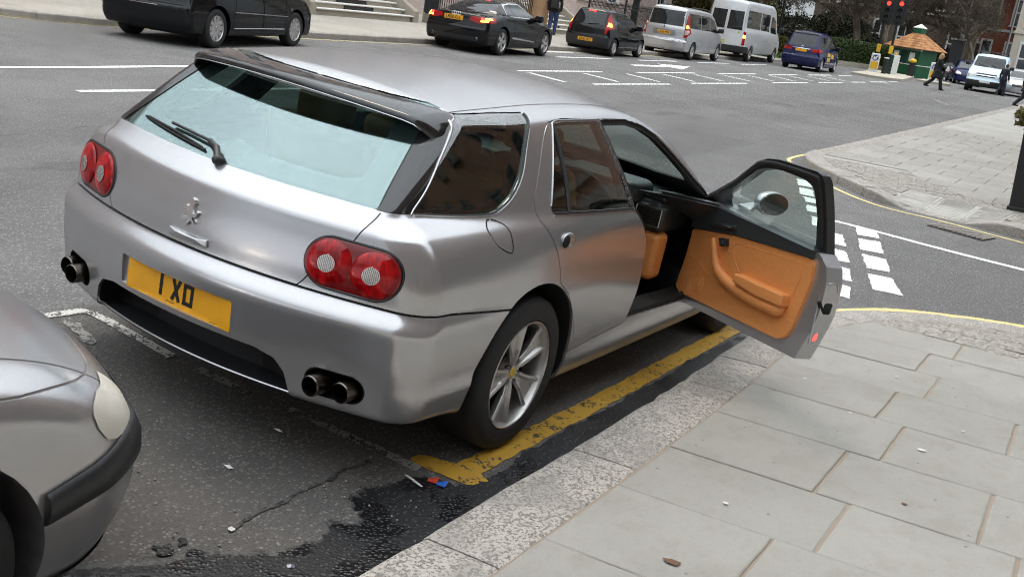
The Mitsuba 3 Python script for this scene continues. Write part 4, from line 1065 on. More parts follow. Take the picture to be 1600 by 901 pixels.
scene['m_wet'] = {'type': 'twosided', 'bsdf': {'type': 'principled', 'base_color': mikit.proc(wet_col), 'roughness': mikit.proc(lambda p, n, uv: .12 + .5 * ss(.35, .6, fb(p.x * 9, p.y * 9, octaves=3))), 'specular': 0.5}}
bump('wet', lambda p, n, uv: ss(.5, .1, vor(p.x * 62, p.y * 62)[0]) + .4 * nz(p.x * 25, p.y * 25), .0022)
P('damp', worn((0.038, 0.037, 0.036), (0.085, 0.081, 0.077), .56, 34), 0.5)
rng = np.random.default_rng(3)
wet_edge = spline([(1.02, 3.1), (1.0, 2.2), (1.015, 1.4), (1.005, .7), (1.01, .1), (1.03, -.30), (.99, -.44), (.90, -.47), (.84, -.55), (.83, -.66), (.80, -.74), (.83, -.86), (.90, -.89), (.94, -.97), (.88, -1.02), (.92, -1.12), (.90, -1.22), (.86, -1.34), (.76, -1.46), (.70, -1.62), (.60, -1.75), (.3, -2.0), (-.2, -2.3), (-.4, -3)], 14)
wet_edge = wet_edge + rng.normal(0, .007, wet_edge.shape) + .02 * (np.stack([meshkit.noise(np.column_stack([wet_edge * 9, wet_edge[:, :1] * 0 + s_])) for s_ in (1.5, 7.5)], 1) - .5)
dm = wet_edge - np.column_stack([np.full(len(wet_edge), .018), np.full(len(wet_edge), -.010)]) + .05 * (np.stack([meshkit.noise(np.column_stack([wet_edge * 14, wet_edge[:, :1] * 0 + s_])) for s_ in (3.5, 5.5)], 1) - .5)
dk_ = len(dm) * 3 // 8
k = thing('damp_margin', 'half-dried damp edge round the puddle at the kerb', kind='structure')
put(k, None, sheet_on(np.vstack([dm[dk_:], [(.2, -3.2), (1.0, -2.4), (1.02, -.6)]]), road_z, .005, .2), 'm_damp', smooth=False)
k = thing('gutter_water', 'dark wet tarmac with a ragged edge along the kerb', kind='structure')
put(k, None, sheet_on(np.vstack([wet_edge, [(-.4, -6), (1.26, -6), (1.235, -2), (1.21, -.5), (1.2, .5), (1.17, 1.4), (1.1, 2.9)]]), road_z, .006, .2), 'm_wet', smooth=False)
k = thing('wet_spot', 'small damp blotch on the tarmac beside the puddle edge', kind='structure')
put(k, None, [sheet_on(spline(c + rng.normal(0, .005, c.shape), 3, True), road_z, .006) for c in (circle((.66, -1.53), .030, 15) * 1.0, circle((.725, -1.475), .024, 15), circle((.665, -1.462), .015, 11))], 'm_wet', smooth=False)
k = thing('sealed_crack', 'dark tar seam running across the bay', kind='structure')
cr_ = strip(spline([(.70, -1.30), (.675, -1.17), (.68, -1.05), (.665, -.95), (.67, -.80), (.655, -.70), (.67, -.56)], 6), .013)
put(k, None, sheet_on(cr_ + rng.normal(0, .003, cr_.shape), road_z, .005), 'm_crack_tar', smooth=False)

# ---- kerb stones and paving on the near side
kerb_path = spline([(1.27, -9), (1.245, -5), (1.22, -2), (1.205, -.6), (1.195, .1), (1.165, 1.4), (1.105, 2.6), (1.10, 3.0), (1.15, 3.5), (1.32, 4.12), (1.54, 4.52), (1.82, 4.86), (2.20, 5.13), (2.7, 5.33), (3.5, 5.52), (5, 5.7), (9, 5.8)], 10)


def along(path, ds):
    d = np.concatenate([[0], np.cumsum(np.linalg.norm(np.diff(path, axis=0), axis=1))])
    return np.stack([np.interp(ds, d, path[:, k]) for k in (0, 1)], 1), d[-1]


def path_normal(path, ds, e=.02):
    a, b = along(path, ds - e)[0], along(path, ds + e)[0]
    t = b - a; t /= np.linalg.norm(t, axis=1, keepdims=True)
    return np.stack([t[:, 1], -t[:, 0]], 1)


def kerb_stone(path, d0, d1, w, zf, side, rng, n=9, rough=.004, drop=.25):
    """one stone of a kerb: front face, worn round edge, top, back"""
    ds = np.linspace(d0 + .004, d1 - .004, n)
    P0, _ = along(path, ds); N = path_normal(path, ds) * side
    prof = [(0.004, -drop), (0.0, -.03), (.006, -.010), (.022, -.001), (w * .5, .001), (w - .012, 0), (w, -.006), (w, -drop)]
    tilt = rng.normal(0, .003)
    v = []
    wob = np.interp(np.arange(n), np.arange(0, n, 2), rng.normal(0, rough, (n + 1) // 2))
    for i in range(n):
        end = .006 if i in (0, n - 1) else 0
        for a, b in prof:
            q = P0[i] + N[i] * (a + (wob[i] if a < .03 else 0))
            v.append([q[0], q[1], float(zf(q[0], q[1])) + b + tilt * (i / (n - 1) - .5) - (end if b > -.02 else 0)])
    v = np.array(v); m = len(prof)
    i, j = np.meshgrid(np.arange(n - 1), np.arange(m - 1), indexing='ij')
    q = np.stack([i * m + j, (i + 1) * m + j, (i + 1) * m + j + 1, i * m + j + 1], -1).reshape(-1, 4)
    f = np.vstack([q[:, [0, 1, 2]], q[:, [0, 2, 3]]])
    e = np.arange(1, m - 1)
    f = np.vstack([f, np.stack([e * 0, e, e + 1], 1), np.stack([e * 0 + (n - 1) * m, (n - 1) * m + e + 1, (n - 1) * m + e], 1)])
    return (v, f[:, ::-1]) if side > 0 else (v, f)


rng = np.random.default_rng(11)
kb = thing('kerb', 'worn granite kerb stones along the parking bay', kind='structure')
_, L = along(kerb_path, np.array([0.]))
_D = np.linspace(0, 12.3, 800); _Y = along(kerb_path, _D)[0][:, 1]
d_of = lambda y: float(np.interp(y, _Y, _D))
cuts = [0, 1.2, 2.3, 3.3] + [d_of(y) for y in (-4.7, -3.75, -2.85, -1.98, -1.006, .06, .935, 1.40, 2.05, 2.75)]
while cuts[-1] < L - .5: cuts.append(cuts[-1] + rng.uniform(.55, .8))
cuts[-1] = L
for a, b in zip(cuts[:-1], cuts[1:]):
    put(kb, 'stone', kerb_stone(kerb_path, a, b, .285, pave_z, 1, rng), 'm_granite', smooth=50)
back = along(kerb_path, np.linspace(0, L, 160))[0] + path_normal(kerb_path, np.linspace(0.03, L - .03, 160)) * .285
pv_poly = Polygon(np.vstack([back, [(9, -9)]]))
pk = thing('pavement', 'pale grey slab pavement beside the open car door', kind='structure')
bed = np.vstack([back, [(30, 6), (30, -60), (1.6, -60)]])
put(pk, 'bed', sheet_on(np.array(Polygon(bed).buffer(0).exterior.coords)[:-1], lambda x, y: pave_z(np.clip(x, 0, 9), np.clip(y, -9, 7)), -.0065, 1.0), 'm_mortar', smooth=False)


def slab_mesh(poly, zf, rng, t=.05, ch=.0035, tilt=.0015, t_jit=0.0):
    """one flag: chamfered top, slightly out of level"""
    g = Polygon(poly).buffer(0)
    c = np.array(g.segmentize(.13).exterior.coords)[:-1] if t_jit else np.array(g.exterior.coords)[:-1]
    if not g.exterior.is_ccw: c = c[::-1]
    if t_jit: c = c + rng.normal(0, t_jit, c.shape)
    m = c.mean(0); dz = rng.normal(0, tilt); sl = rng.normal(0, tilt * 1.2, 2)
    inn = m + (c - m) * (1 - ch * 2 / np.maximum(np.linalg.norm(c - m, axis=1, keepdims=True), .05))
    z = lambda q: zf(q[:, 0], q[:, 1]) + dz + (q - m) @ sl
    v = np.vstack([np.column_stack([inn, z(inn)]), np.column_stack([c, z(c) - ch]), np.column_stack([c, z(c) - t])])
    n = len(c); j = np.arange(n)
    tv, tf = trimesh.creation.triangulate_polygon(Polygon(inn), engine='earcut')
    from scipy.spatial import cKDTree
    mp = cKDTree(inn).query(tv)[1]; tf = mp[tf]
    a = inn[tf]; s = np.cross(a[:, 1] - a[:, 0], a[:, 2] - a[:, 0]); tf = np.where((s < 0)[:, None], tf[:, ::-1], tf)
    side = lambda u, w: np.vstack([np.stack([u + j, w + j, w + (j + 1) % n], 1), np.stack([u + j, w + (j + 1) % n, u + (j + 1) % n], 1)])
    return v, np.vstack([tf, side(0, n), side(n, 2 * n)])


sett_area = Polygon([(1.5, 4.02), (2.2, 4.0), (3.2, 3.85), (5, 3.8), (5, 6), (2.2, 5.2)])
rows_y = [-6.136 + .6 * i for i in range(10)] + [-.136, .415, 1.035, 1.655, 2.272, 2.87, 3.45, 4.05, 4.65]
for r in range(len(rows_y) - 1):
    y0, y1 = rows_y[r], rows_y[r + 1]
    xs_ = [1.3, 2.085 if (r % 2 == (9 + 2) % 2) else 2.225]
    while xs_[-1] < 5.4: xs_.append(xs_[-1] + (.602 if xs_[-1] < 2.9 else rng.choice([.6, .75])))
    for a, b in zip(xs_[:-1], xs_[1:]):
        jx, jy = .0065, .0028
        sh = .02 * (np.array([a, b]) - 1.5)
        q = Polygon([(a + jx, y0 + jy + sh[0]), (b - jx, y0 + jy + sh[1]), (b - jx, y1 - jy + sh[1]), (a + jx, y1 - jy + sh[0])]).intersection(pv_poly.buffer(-.012)).difference(sett_area.buffer(.004))
        for g in getattr(q, 'geoms', [q]):
            if g.geom_type != 'Polygon' or g.area < .02: continue
            put(pk, 'slab', slab_mesh(np.array(g.simplify(.002).exterior.coords)[:-1], pave_z, rng, t_jit=.0013), 'm_slab_%d' % rng.integers(3), smooth=False)
for iy in range(9):
    for ix in range(16):
        a, c = 1.45 + ix * .205 + .1 * (iy % 2), 3.86 + iy * .165
        q = Polygon([(a, c), (a + .198, c), (a + .198, c + .158), (a, c + .158)]).intersection(sett_area).intersection(pv_poly.buffer(-.01))
        if q.geom_type != 'Polygon' or q.area < .006: continue
        put(pk, 'sett', slab_mesh(np.array(q.simplify(.002).exterior.coords)[:-1], pave_z, rng, tilt=.002), 'm_sett', smooth=False)

# ---- the corner across the side road
far_path = spline([(-.93, 46), (-.93, 30), (-.93, 14), (-.97, 12), (-.93, 11.35), (-.72, 10.75), (-.42, 10.2), (.12, 9.48), (.52, 8.98), (.85, 8.80), (1.4, 8.72), (2.2, 8.48), (4, 8.18), (8, 7.85), (14, 7.6)], 8)
fk = thing('corner_kerb', 'kerb stones round the corner across the side road', kind='structure')
_, L2 = along(far_path, np.array([0.])); d = 0.0
D2 = np.linspace(0, L2, 3000); Y2 = along(far_path, D2)[0]
n_st = 0
while d < L2 - .2:
    yy = np.interp(d, D2, Y2[:, 1])
    ln = .9 if yy > 16 else (rng.uniform(.55, .75))
    put(fk, 'stone', kerb_stone(far_path, d, min(d + ln, L2), .26, far_z, -1, rng, 5), 'm_granite', smooth=50); d += ln
fback = along(far_path, np.linspace(0, L2, 300))[0] - path_normal(far_path, np.linspace(.05, L2 - .05, 300)) * .26
fp = Polygon(np.vstack([fback, [(14, 46)]]))
pk2 = thing('corner_pavement', 'pale slab pavement on the corner beyond the side road', kind='structure')
put(pk2, 'bed', sheet_on(np.vstack([fback, [(14, 46)]]), far_z, -.010, .5), 'm_far_pave', smooth=False)
band = fp.difference(Polygon(np.vstack([fback, [(14, 46)]])).buffer(-1.15)).intersection(Polygon([(-1.2, 8), (4.5, 7.4), (4.5, 12), (-1.2, 11.6)])).buffer(0)
tact = Polygon([(.72, 8.95), (1.95, 8.75), (2.05, 9.55), (.80, 9.8)])
lid = Polygon([(2.12, 8.86), (2.62, 8.78), (2.68, 9.26), (2.18, 9.34)])
for iy in range(24):
    for ix in range(26):
        a, c = -.9 + ix * .215 + .1 * (iy % 2), 7.9 + iy * .15
        # courses laid square to the side road
        R_ = np.array([[.985, .17], [-.17, .985]])
        q = np.array([(a, c), (a + .206, c), (a + .206, c + .142), (a, c + .142)])
        q = (q - [.5, 9.5]) @ R_ + [.5, 9.5]
        g = Polygon(q).intersection(band).difference(tact.buffer(.005)).difference(lid.buffer(.006))
        if g.geom_type != 'Polygon' or g.area < .008: continue
        put(pk2, 'sett', slab_mesh(np.array(g.simplify(.002).exterior.coords)[:-1], far_z, rng, tilt=.002), 'm_sett', smooth=False)
inner = fp.difference(band.buffer(.004))
for iy in range(20):
    y0 = 9.5 + .62 * iy
    x0 = -1.0 - .30 * (iy % 2)
    while x0 < 4.2:
        q = np.array([(x0, y0), (x0 + .592, y0), (x0 + .592, y0 + .612), (x0, y0 + .612)])
        g = Polygon((q - [0, 11]) @ np.array([[.985, .17], [-.17, .985]]).T + [0, 11]) if y0 < 11 else Polygon(q)
        g = Polygon(q).intersection(inner)
        if g.geom_type == 'Polygon' and g.area > .04: put(pk2, 'slab', slab_mesh(np.array(g.simplify(.002).exterior.coords)[:-1], far_z, rng), 'm_slab_%d' % rng.integers(3), smooth=False)
        x0 += .6
for i in range(3):
    for j in range(2):
        u, w = i / 3, j / 2
        o = np.array([.72 + 1.23 * u + .08 * w, 8.95 - .2 * u + .83 * w])
        q = np.array([o + .006, o + [.40, -.062], o + [.44, .345], o + [.045, .408]])
        sm = slab_mesh(q, far_z, rng)
        ribs = []
        for t in np.linspace(.1, .9, 6):
            a, b = q[0] + (q[3] - q[0]) * t, q[1] + (q[2] - q[1]) * t
            a, b = a + (b - a) * .06, a + (b - a) * .94
            ribs.append(tube([(a[0], a[1], float(far_z(*a)) + .001), (b[0], b[1], float(far_z(*b)) + .001)], .009, 6))
        put(pk2, 'tactile_slab', cat(sm, *ribs), 'm_tactile', smooth=40)
P('iron', (0.16, 0.125, 0.09), 0.55, 0.3)
put(pk2, 'manhole_cover', slab_mesh(np.array(lid.buffer(-.008).exterior.coords)[:-1], far_z, rng), 'm_iron', smooth=False, label='rusty rectangular manhole cover in the corner pavement')
gk = thing('road_drain', 'cast iron drain grating in the side road gutter below the corner', 'drain')
dr0, dr1 = np.array([1.40, 8.30]), np.array([1.98, 8.12])
t_ = (dr1 - dr0) / np.linalg.norm(dr1 - dr0); n_ = np.array([t_[1], -t_[0]])
put(gk, 'frame', sheet_on([dr0, dr1, dr1 + n_ * .34, dr0 + n_ * .34], road_z, .005), 'm_core', smooth=False)
for i in range(12):
    a = dr0 + (dr1 - dr0) * ((i + .5) / 12)
    a3, b3 = [(*(a + n_ * s), float(road_z(*(a + n_ * s))) + .010) for s in (.02, .32)]
    put(gk, 'bar', tube([a3, b3], .013, 5), 'm_granite')

# ---- the far side of the main road
opp_path = spline([(-19, 4.6), (-15, 6.9), (-13.9, 7.6), (-13.25, 8.6), (-12.95, 10), (-12.8, 14), (-12.8, 20), (-12.8, 36), (-12.6, 60), (-12.5, 75)], 10)
ok_ = thing('opposite_kerb', 'dark stone kerb on the far side of the main road', kind='structure')
_, L3 = along(opp_path, np.array([0.]))
nst = int(L3 / .95)
for i in range(nst): put(ok_, 'stone', kerb_stone(opp_path, i * L3 / nst, (i + 1) * L3 / nst, .3, opp_z, -1, rng, 4), 'm_granite', smooth=50)
ob = along(opp_path, np.linspace(0, L3, 120))[0] - path_normal(opp_path, np.linspace(.05, L3 - .05, 120)) * .3
P('opp_pave', mikit.proc(lambda p, n, uv: slab_col(p, n, uv) * mi.Color3f(.98, .93, .86) * (1 - .3 * ss(.46, .49, dr.abs(p.y / .6 - dr.floor(p.y / .6) - .5)))), 0.8)
k = thing('opposite_pavement', 'pale pavement along the far side of the road', kind='structure')
put(k, None, sheet_on(np.vstack([ob, [(-60, 75), (-60, 5)]]), opp_z, -.004, 2.0), 'm_opp_pave', smooth=False)

# ---- litter and leaves
P('paper', (0.65, 0.64, 0.60), 0.7); P('packet_red', (0.5, 0.05, 0.02), 0.35); P('packet_blue', (0.03, 0.12, 0.5), 0.35); P('leaf', (0.12, 0.06, 0.03), 0.7); P('gum', (0.55, 0.54, 0.51), 0.8)


def scrap(name, x, y, pts, mat, label, zf=road_z, h=.006, cat_='litter', group=None):
    v = np.array(pts, float); r = np.random.default_rng(int(abs(x) * 977 + abs(y) * 131))
    c = np.column_stack([v + [x, y], zf(v[:, 0] + x, v[:, 1] + y) + .005 + r.uniform(0, h, len(v))])
    n = len(c); top = np.vstack([c, c.mean(0) + [0, 0, h]]); bot = top - [0, 0, .0012]
    j = np.arange(n)
    f = np.vstack([np.stack([j, (j + 1) % n, j * 0 + n], 1), np.stack([(j + 1) % n, j, j * 0 + n], 1) + n + 1, np.stack([j, j + n + 1, (j + 1) % n], 1), np.stack([(j + 1) % n, j + n + 1, (j + 1) % n + n + 1], 1)])
    kk = thing(name, label, cat_, group)
    put(kk, None, (np.vstack([top, bot]), f), mat, smooth=False)
    return kk


ck = key_for('sweet_wrapper'); labels[ck] = {'label': 'crumpled red and blue sweet wrapper by the end of the yellow line', 'category': 'litter'}
for nm, ox, mt in (('red_half', 0, 'm_packet_red'), ('blue_half', .04, 'm_packet_blue')):
    put(ck, nm, hull([(.895 + ox + a, -.495 + b, float(road_z(.9, -.5)) + c) for a, b, c in ((0, 0, .008), (.035, .012, .02), (.04, -.015, .012), (.01, -.02, .012))], .003, 6), mt, smooth=False)
scrap('paper_straw', .87, -.555, [(-.05, .012), (.04, -.012), (.045, -.006), (-.045, .018)], 'm_paper', 'thin white straw on the wet tarmac')
scrap('paper_scrap', .40, -1.02, [(-.02, 0), (-.006, .012), (.02, .008), (.013, -.008)], 'm_paper', 'white paper scrap on the dry tarmac of the bay')
scrap('paper_scrap', .30, -.66, [(-.018, -.007), (0, .009), (.022, .003), (.013, -.005)], 'm_paper', 'curled paper scrap in the shadow behind the estate bumper')
scrap('bottle_top', .70, -1.30, circle((0, 0), .012, 8), 'm_paper', 'round white bottle top on the tarmac')
scrap('foil_scrap', .36, -1.98, [(-.08, -.02), (-.05, .03), (.06, .02), (.09, -.01), (.02, -.03)], 'm_steel', 'shiny foil lying in the puddle at the bottom edge', h=.02)
scrap('ring_pull', .955, -1.31, circle((0, 0), .014, 8), 'm_steel', 'bright ring pull on the wet tarmac')
scrap('fallen_leaf', 1.88, -.58, [(-.03, 0), (-.005, .02), (.03, .012), (.024, -.015), (-.01, -.018)], 'm_leaf', 'brown leaf on the paving slab at the bottom edge', pave_z, cat_='leaf')
GUM = {(2.35, 1.36): 'largest pale spot of chewing gum on the slabs below the open door', (2.47, 1.86): 'small pale gum spot just above the largest one', (1.97, 1.62): 'pale gum spot in the middle of the slabs below the door corner', (1.64, 2.02): 'pale gum spot close to the kerb under the door', (2.40, .60): 'dark gum spot on the slab near the right edge', (1.86, .02): 'pale gum spot on the big slab near the bottom edge', (2.02, 2.6): 'pale gum spot on the slabs just right of the door corner'}
for gx, gy in ((2.35, 1.36), (2.47, 1.86), (1.97, 1.62), (1.64, 2.02), (2.40, .60), (1.86, .02), (2.02, 2.6)):
    scrap('gum_spot', gx, gy, circle((0, 0), .011 if gx != 2.35 else .020, 9) * [1, .8], 'm_gum' if gx not in (2.40,) else 'm_leaf', GUM[(gx, gy)], pave_z, h=.001, cat_='gum', group='chewing gum spots on the slabs')
rng = np.random.default_rng(21)
k = thing('grit', 'loose stone chips on the tarmac round the bay', kind='stuff')
gv = []
for i in range(420):
    x, y = rng.uniform(-1.2, 1.15), rng.uniform(-2.2, -.5) if i % 3 else rng.uniform(-.5, 3)
    s_ = rng.uniform(.002, .006)
    o = np.array([(1, 0, 0), (-1, 0, 0), (0, 1, 0), (0, -1, 0), (0, 0, 1), (0, 0, -1)], float) * s_ * rng.uniform(.6, 1.3, (6, 1)) + [x, y, float(road_z(x, y)) + .005]
    gv.append((o, np.array([[0, 2, 4], [2, 1, 4], [1, 3, 4], [3, 0, 4], [2, 0, 5], [1, 2, 5], [3, 1, 5], [0, 3, 5]])))
put(k, None, cat(*gv), 'm_granite', smooth=False)
# ---------------------------------------------------------------- the other vehicles
def gen_body(sp):
    hw, zb, zr, tr = sp['hw'], sp['belt'], sp['roof'], sp['tr']
    lo = sp.get('lo', .20)
    zs = [lo - .06, lo, lo + .12, lo + .24, lo + .42, zb - .14, zb - .03, zb + .06, zr - .16, zr + .15]
    prof = np.array([hw - .09, hw - .05, hw - .012, hw, hw - .004, hw - .03, hw - .06, hw - .10, tr + .03, tr - .04])
    L0, L1 = sp['L0'], sp['L1']
    tp = sp.get('taper', (.93, .90))
    st = {-L0: list(prof * tp[0]), -L0 + .5: list(prof * (.5 + .5 * tp[0])), .1: list(prof), L1 - 1.3: list(prof * .995), L1 - .55: list(prof * .97), L1: list(prof * tp[1])}
    return Body(zs, st, sp['R'], sp['F'], sp['H'], sp.get('K', [(-2, .10), (6, .10)]), [(-2, lo + .06), (-L0 + .45, lo + .02), (0, lo), (L1 - .6, lo), (6, lo + .04)], cR=sp.get('cR', .16), cF=sp.get('cF', .28), rc=sp.get('rc', .09), rt=sp.get('rt', .06), rf=.12)


def alloy(R, n, style, w=.19):
    """a plain alloy wheel facing +x: rim, hub and n spokes"""
    out = [lathe([(R - .03, -.09), (R - .018, -.02), (R - .008, -.002), (R, -.004), (R, -w)], 40, 'x')]
    for i in range(n):
        g = 2 * PI * i / n; u, t = np.array([0, math.cos(g), math.sin(g)]), np.array([0, -math.sin(g), math.cos(g)])
        a, b = (.018, .030) if style == 'multi' else (.03, .045)
        if style == 'multi': a, b = min(.020, 2.2 / n * .09), min(.036, R * 2.0 / n)
        out.append(arrays(hull([u * .04 + t * s * a + [x, 0, 0] for s in (-1, 1) for x in (-.05, -.025)] + [u * (R - .02) + t * s * b + [x, 0, 0] for s in (-1, 1) for x in (-.045, -.018)], .006, 6)))
    out.append(lathe([(0, -.012), (.04, -.014), (.06, -.03), (.06, -.08)], 24, 'x'))
    return cat(*out)


WH = {}


def fit_wheels(car, M, sp):
    R, Ri, n, style = sp['wheel']
    key = (R, Ri, n, style)
    if key not in WH:
        WH[key] = (make_tyre(R, Ri - .003, .21), alloy(Ri, n, style), lathe([(0, -.13), (Ri - .02, -.13), (Ri - .02, -.06)], 24, 'x'))
    ty, ri, ba = WH[key]
    for sx, wy in ((1, 0), (-1, 0), (1, sp['wb']), (-1, sp['wb'])):
        S = np.eye(4); S[0, 0] = sx; S[:3, 3] = (sx * (sp['hw'] - .03), wy, R)
        wk = key_for(car + '__wheel')
        put(wk, 'tyre', ty, 'm_rubber', xf=M @ S, smooth=40)
        put(wk, 'rim', ri, sp.get('rim_mat', 'm_wheel_silver'), xf=M @ S, smooth=40)
        put(wk, 'barrel', ba, 'm_core', xf=M @ S, smooth=40)


def place(x, y, rz, z=None, s=1.0):
    """a vehicle's frame: rear axle middle at (x, y) on the road, nose towards rz (0 = +y)"""
    c, q = math.cos(rz), math.sin(rz)
    M = np.eye(4); M[:3, :3] = np.array([[c, -q, 0], [q, c, 0], [0, 0, 1]]) * s
    M[:3, 3] = (x, y, float(road_z(x, y)) if z is None else z)
    return M


def build_car(name, label, category, sp, M, group=None):
    B = gen_body(sp)
    st = sp.get('res', .04); L0, L1 = sp['L0'], sp['L1']
    gx = np.arange(-sp['hw'] - .08, sp['hw'] + .081, st)
    gx = np.concatenate([-gx[gx > st / 2][::-1], [0], gx[gx > st / 2]]) if False else gx
    B.sample(gx, np.arange(-L0 - .12, L1 + .16, st), np.arange(.08, sp['roof'] + .16, st))
    m = B.solid(mesh=True)
    O = man(m)
    car = thing(name, label, category, group)
    R = sp['wheel'][0]
    ar = Manifold.batch_boolean([Manifold.cylinder(2.6, R + .055, R + .055, 40).rotate((0, 90, 0)).translate((-1.3, y, R)) - Manifold.cube((2 * sp['hw'] - .52, 3, 3), True).translate((0, y, R)) for y in (0, sp['wb'])], m3.OpType.Add)
    body = O - ar
    for ln in sp.get('lines', []):
        for sgn in (1, -1): body -= prism(strip(ln, .014), 'x', *((sp['hw'] - .22, 2) if sgn > 0 else (-2, -sp['hw'] + .22))) - O_in(B, m)
    for pl in sp.get('tubes', []):
        q = spline(pl, 8)
        for _ in range(6): q = q - B.f(q)[:, None] * B.grad(q)
        for sg in ((1, -1) if abs(q[:, 0]).min() > .01 else (1,)): body -= man(tube(q * [sg, 1, 1], .0045, 6))
    for ln in sp.get('rear_lines', []): body -= prism(strip(ln, .016), 'y', -3, .3) - O_in(B, m)
    low = sp.get('cladding')
    if low:
        cut = prism(low[0], 'x', -2, 2)
        outer_normals_put(car, low[2], B, body ^ cut, low[1], M); body = body - cut
    outer_normals_put(car, 'body', B, body, sp['paint'], M)
    well = ar ^ O
    if well.num_tri(): put(car, 'wheel_arch_lining', (ar ^ Manifold.cube((2 * sp['hw'] - .3, 9, 3), True).translate((0, 1, .5)) ^ O) - ar.scale((.9, 1, 1)), 'm_core', xf=M) if False else None
    put(car, 'underbody', box(-sp['hw'] + .25, sp['hw'] - .25, -L0 + .35, L1 - .35, sp.get('lo', .2) - .02, sp.get('lo', .2) + .3), 'm_core', xf=M)
    for nm, axis, poly, mat, off, lab in sp.get('patches', []):
        for sgn in ((1, -1) if axis in ('x', 'y2', 'f2') else (1,)):
            if axis == 'x': c = prism(poly, 'x', .665 if lab and 'cloudy' in lab else .25, 2)
            elif axis in ('y', 'y2'): c = prism(poly, 'y', -3, sp.get('rear_cut', .6) if axis == 'y' else -L0 + (.60 if nm == 'rear_light' else .45))
            elif axis in ('f', 'f2'): c = prism(poly, 'y', sp.get('front_cut', L1 - 2.0), 8)
            if sgn < 0: c = mirror(c)
            try:
                k = sheet_put(car, nm, B, O ^ c, mat, M, off, **({'label': lab} if lab else {}))
                if mat in LIT: glow(k, mat[2:])
            except ValueError:
                pass
    fit_wheels(car, M, sp)
    return car, B


_OIN = {}


def O_in(B, m):
    if id(B) not in _OIN: _OIN[id(B)] = man((m[0] - .012 * B.grad(m[0]), m[1]))
    return _OIN[id(B)]


def number_plate(car, B, M, text, x, z, mat='m_plate_yellow', w=.52, h=.111, front=False, off=.012):
    y = float(B.rear_y(x, z, -1 if front else 1)) + (off if front else -off)
    S = np.eye(4); S[:3, 3] = (x, y, z)
    if front: S[:3, :3] = np.diag([-1, -1, 1])
    k = put(car, 'number_plate', rbox(-w / 2, w / 2, -.004, .03, -h / 2, h / 2, .004), mat, xf=M @ S)
    if text: put(k, 'lettering', move(lettering(text, .079, .048, .015, .010, .03), (0, -.0045, 0)), 'm_plate_ink', xf=M @ S, smooth=False)
    return k


def mirrors(car, M, hw, y, z, mat):
    for s in (1, -1): put(car, 'mirror', hull([(s * (hw + a), y + b, z + c) for a in (.03, .17) for b in (-.04, .05) for c in (-.06, .06)] + [(s * (hw - .06), y + .03, z - .05)], .03, 10), mat, xf=M, smooth=50)


def ring3(c, r, t, axis='y'):
    g = np.linspace(0, 2 * PI, 25)
    return tube([(c[0] + r * math.cos(a), c[1], c[2] + r * math.sin(a)) for a in g], t, 6, cap=False)


def wiper(car, B, M, x0, z0, x1, z1, off=.02):
    put(car, 'wiper', [tube([(x, float(B.rear_y(x, z)) - off, z) for x, z in zip(np.linspace(x0, x1, 8), np.linspace(z0, z1, 8))], .012, 6)], 'm_trim_black', xf=M)


# black people carrier passing on the left
sp = dict(hw=.91, belt=.95, roof=1.66, tr=.60, L0=.88, L1=3.70, wb=2.73, wheel=(.325, .215, 10, 'multi'), paint='m_black_paint', rt=.08,
          R=[(0, -.62), (.25, -.80), (.40, -.87), (.62, -.88), (.66, -.85), (.80, -.80), (.95, -.76), (1.2, -.66), (1.5, -.5), (1.9, -.2)], F=[(0, 3.5), (.3, 3.68), (.6, 3.68), (.8, 3.5), (1.1, 3.2)],
          H=[(-2, 1.6), (-.6, 1.63), (.4, 1.66), (1.6, 1.62), (2.0, 1.50), (2.9, 1.05), (3.5, .88), (4, .7), (6, .5)],
          lines=[[(.52, 1.0), (.55, .75), (.42, .30), (1.45, .30), (1.48, 1.0)], [(1.48, 1.0), (1.48, .30), (2.28, .30), (2.34, .95)]], rear_lines=[[(-.72, .66), (.72, .66)]],
          patches=[('window', 'x', [(-.42, 1.04), (.45, 1.02), (.45, 1.48), (-.25, 1.50)], 'm_far_glass', .004, None), ('window', 'x', [(.52, 1.02), (1.42, 1.0), (1.40, 1.50), (.52, 1.50)], 'm_far_glass', .004, None), ('window', 'x', [(1.50, 1.0), (2.45, .98), (2.0, 1.40), (1.50, 1.50)], 'm_far_glass', .004, None),
                   ('tail_window', 'y', [(-.62, 1.02), (.62, 1.02), (.52, 1.50), (-.52, 1.50)], 'm_far_glass', .004, None), ('rear_light', 'y2', [(.56, .78), (.86, .80), (.80, 1.25), (.66, 1.25)], 'm_red_far', .008, None),
                   ('tailgate_handle', 'y', [(-.72, .615), (.30, .615), (.30, .630), (-.72, .630)], 'm_chrome', .006, 'thin bright strip across the bumper'), ('door_strip', 'x', [(.50, .60), (2.36, .56), (2.36, .575), (.50, .616)], 'm_steel', .006, None),
                   ('windscreen', 'f', [(-.62, 1.0), (.62, 1.0), (.52, 1.5), (-.52, 1.5)], 'm_far_glass', .004, None), ('headlight', 'f2', [(.5, .62), (.85, .66), (.80, .82), (.5, .72)], 'm_lamp_clear', .006, None)])
hd = .24
M = place(-11.45, 9.35, hd)
car, B = build_car('people_carrier', 'black people carrier cut off by the top edge of the picture, left of the road', 'car', sp, M)
number_plate(car, B, M, 'LV03 ARY', -.05, .735)
mirrors(car, M, .88, 2.15, 1.05, 'm_black_paint')
put(car, 'sill_trim', tube([(.905, y, .335) for y in np.linspace(.5, 2.25, 8)], .008, 5), 'm_steel', xf=M)
put(car, 'badge', ring3((.925, 2.45, .70), .012, .004), 'm_chrome', xf=M)

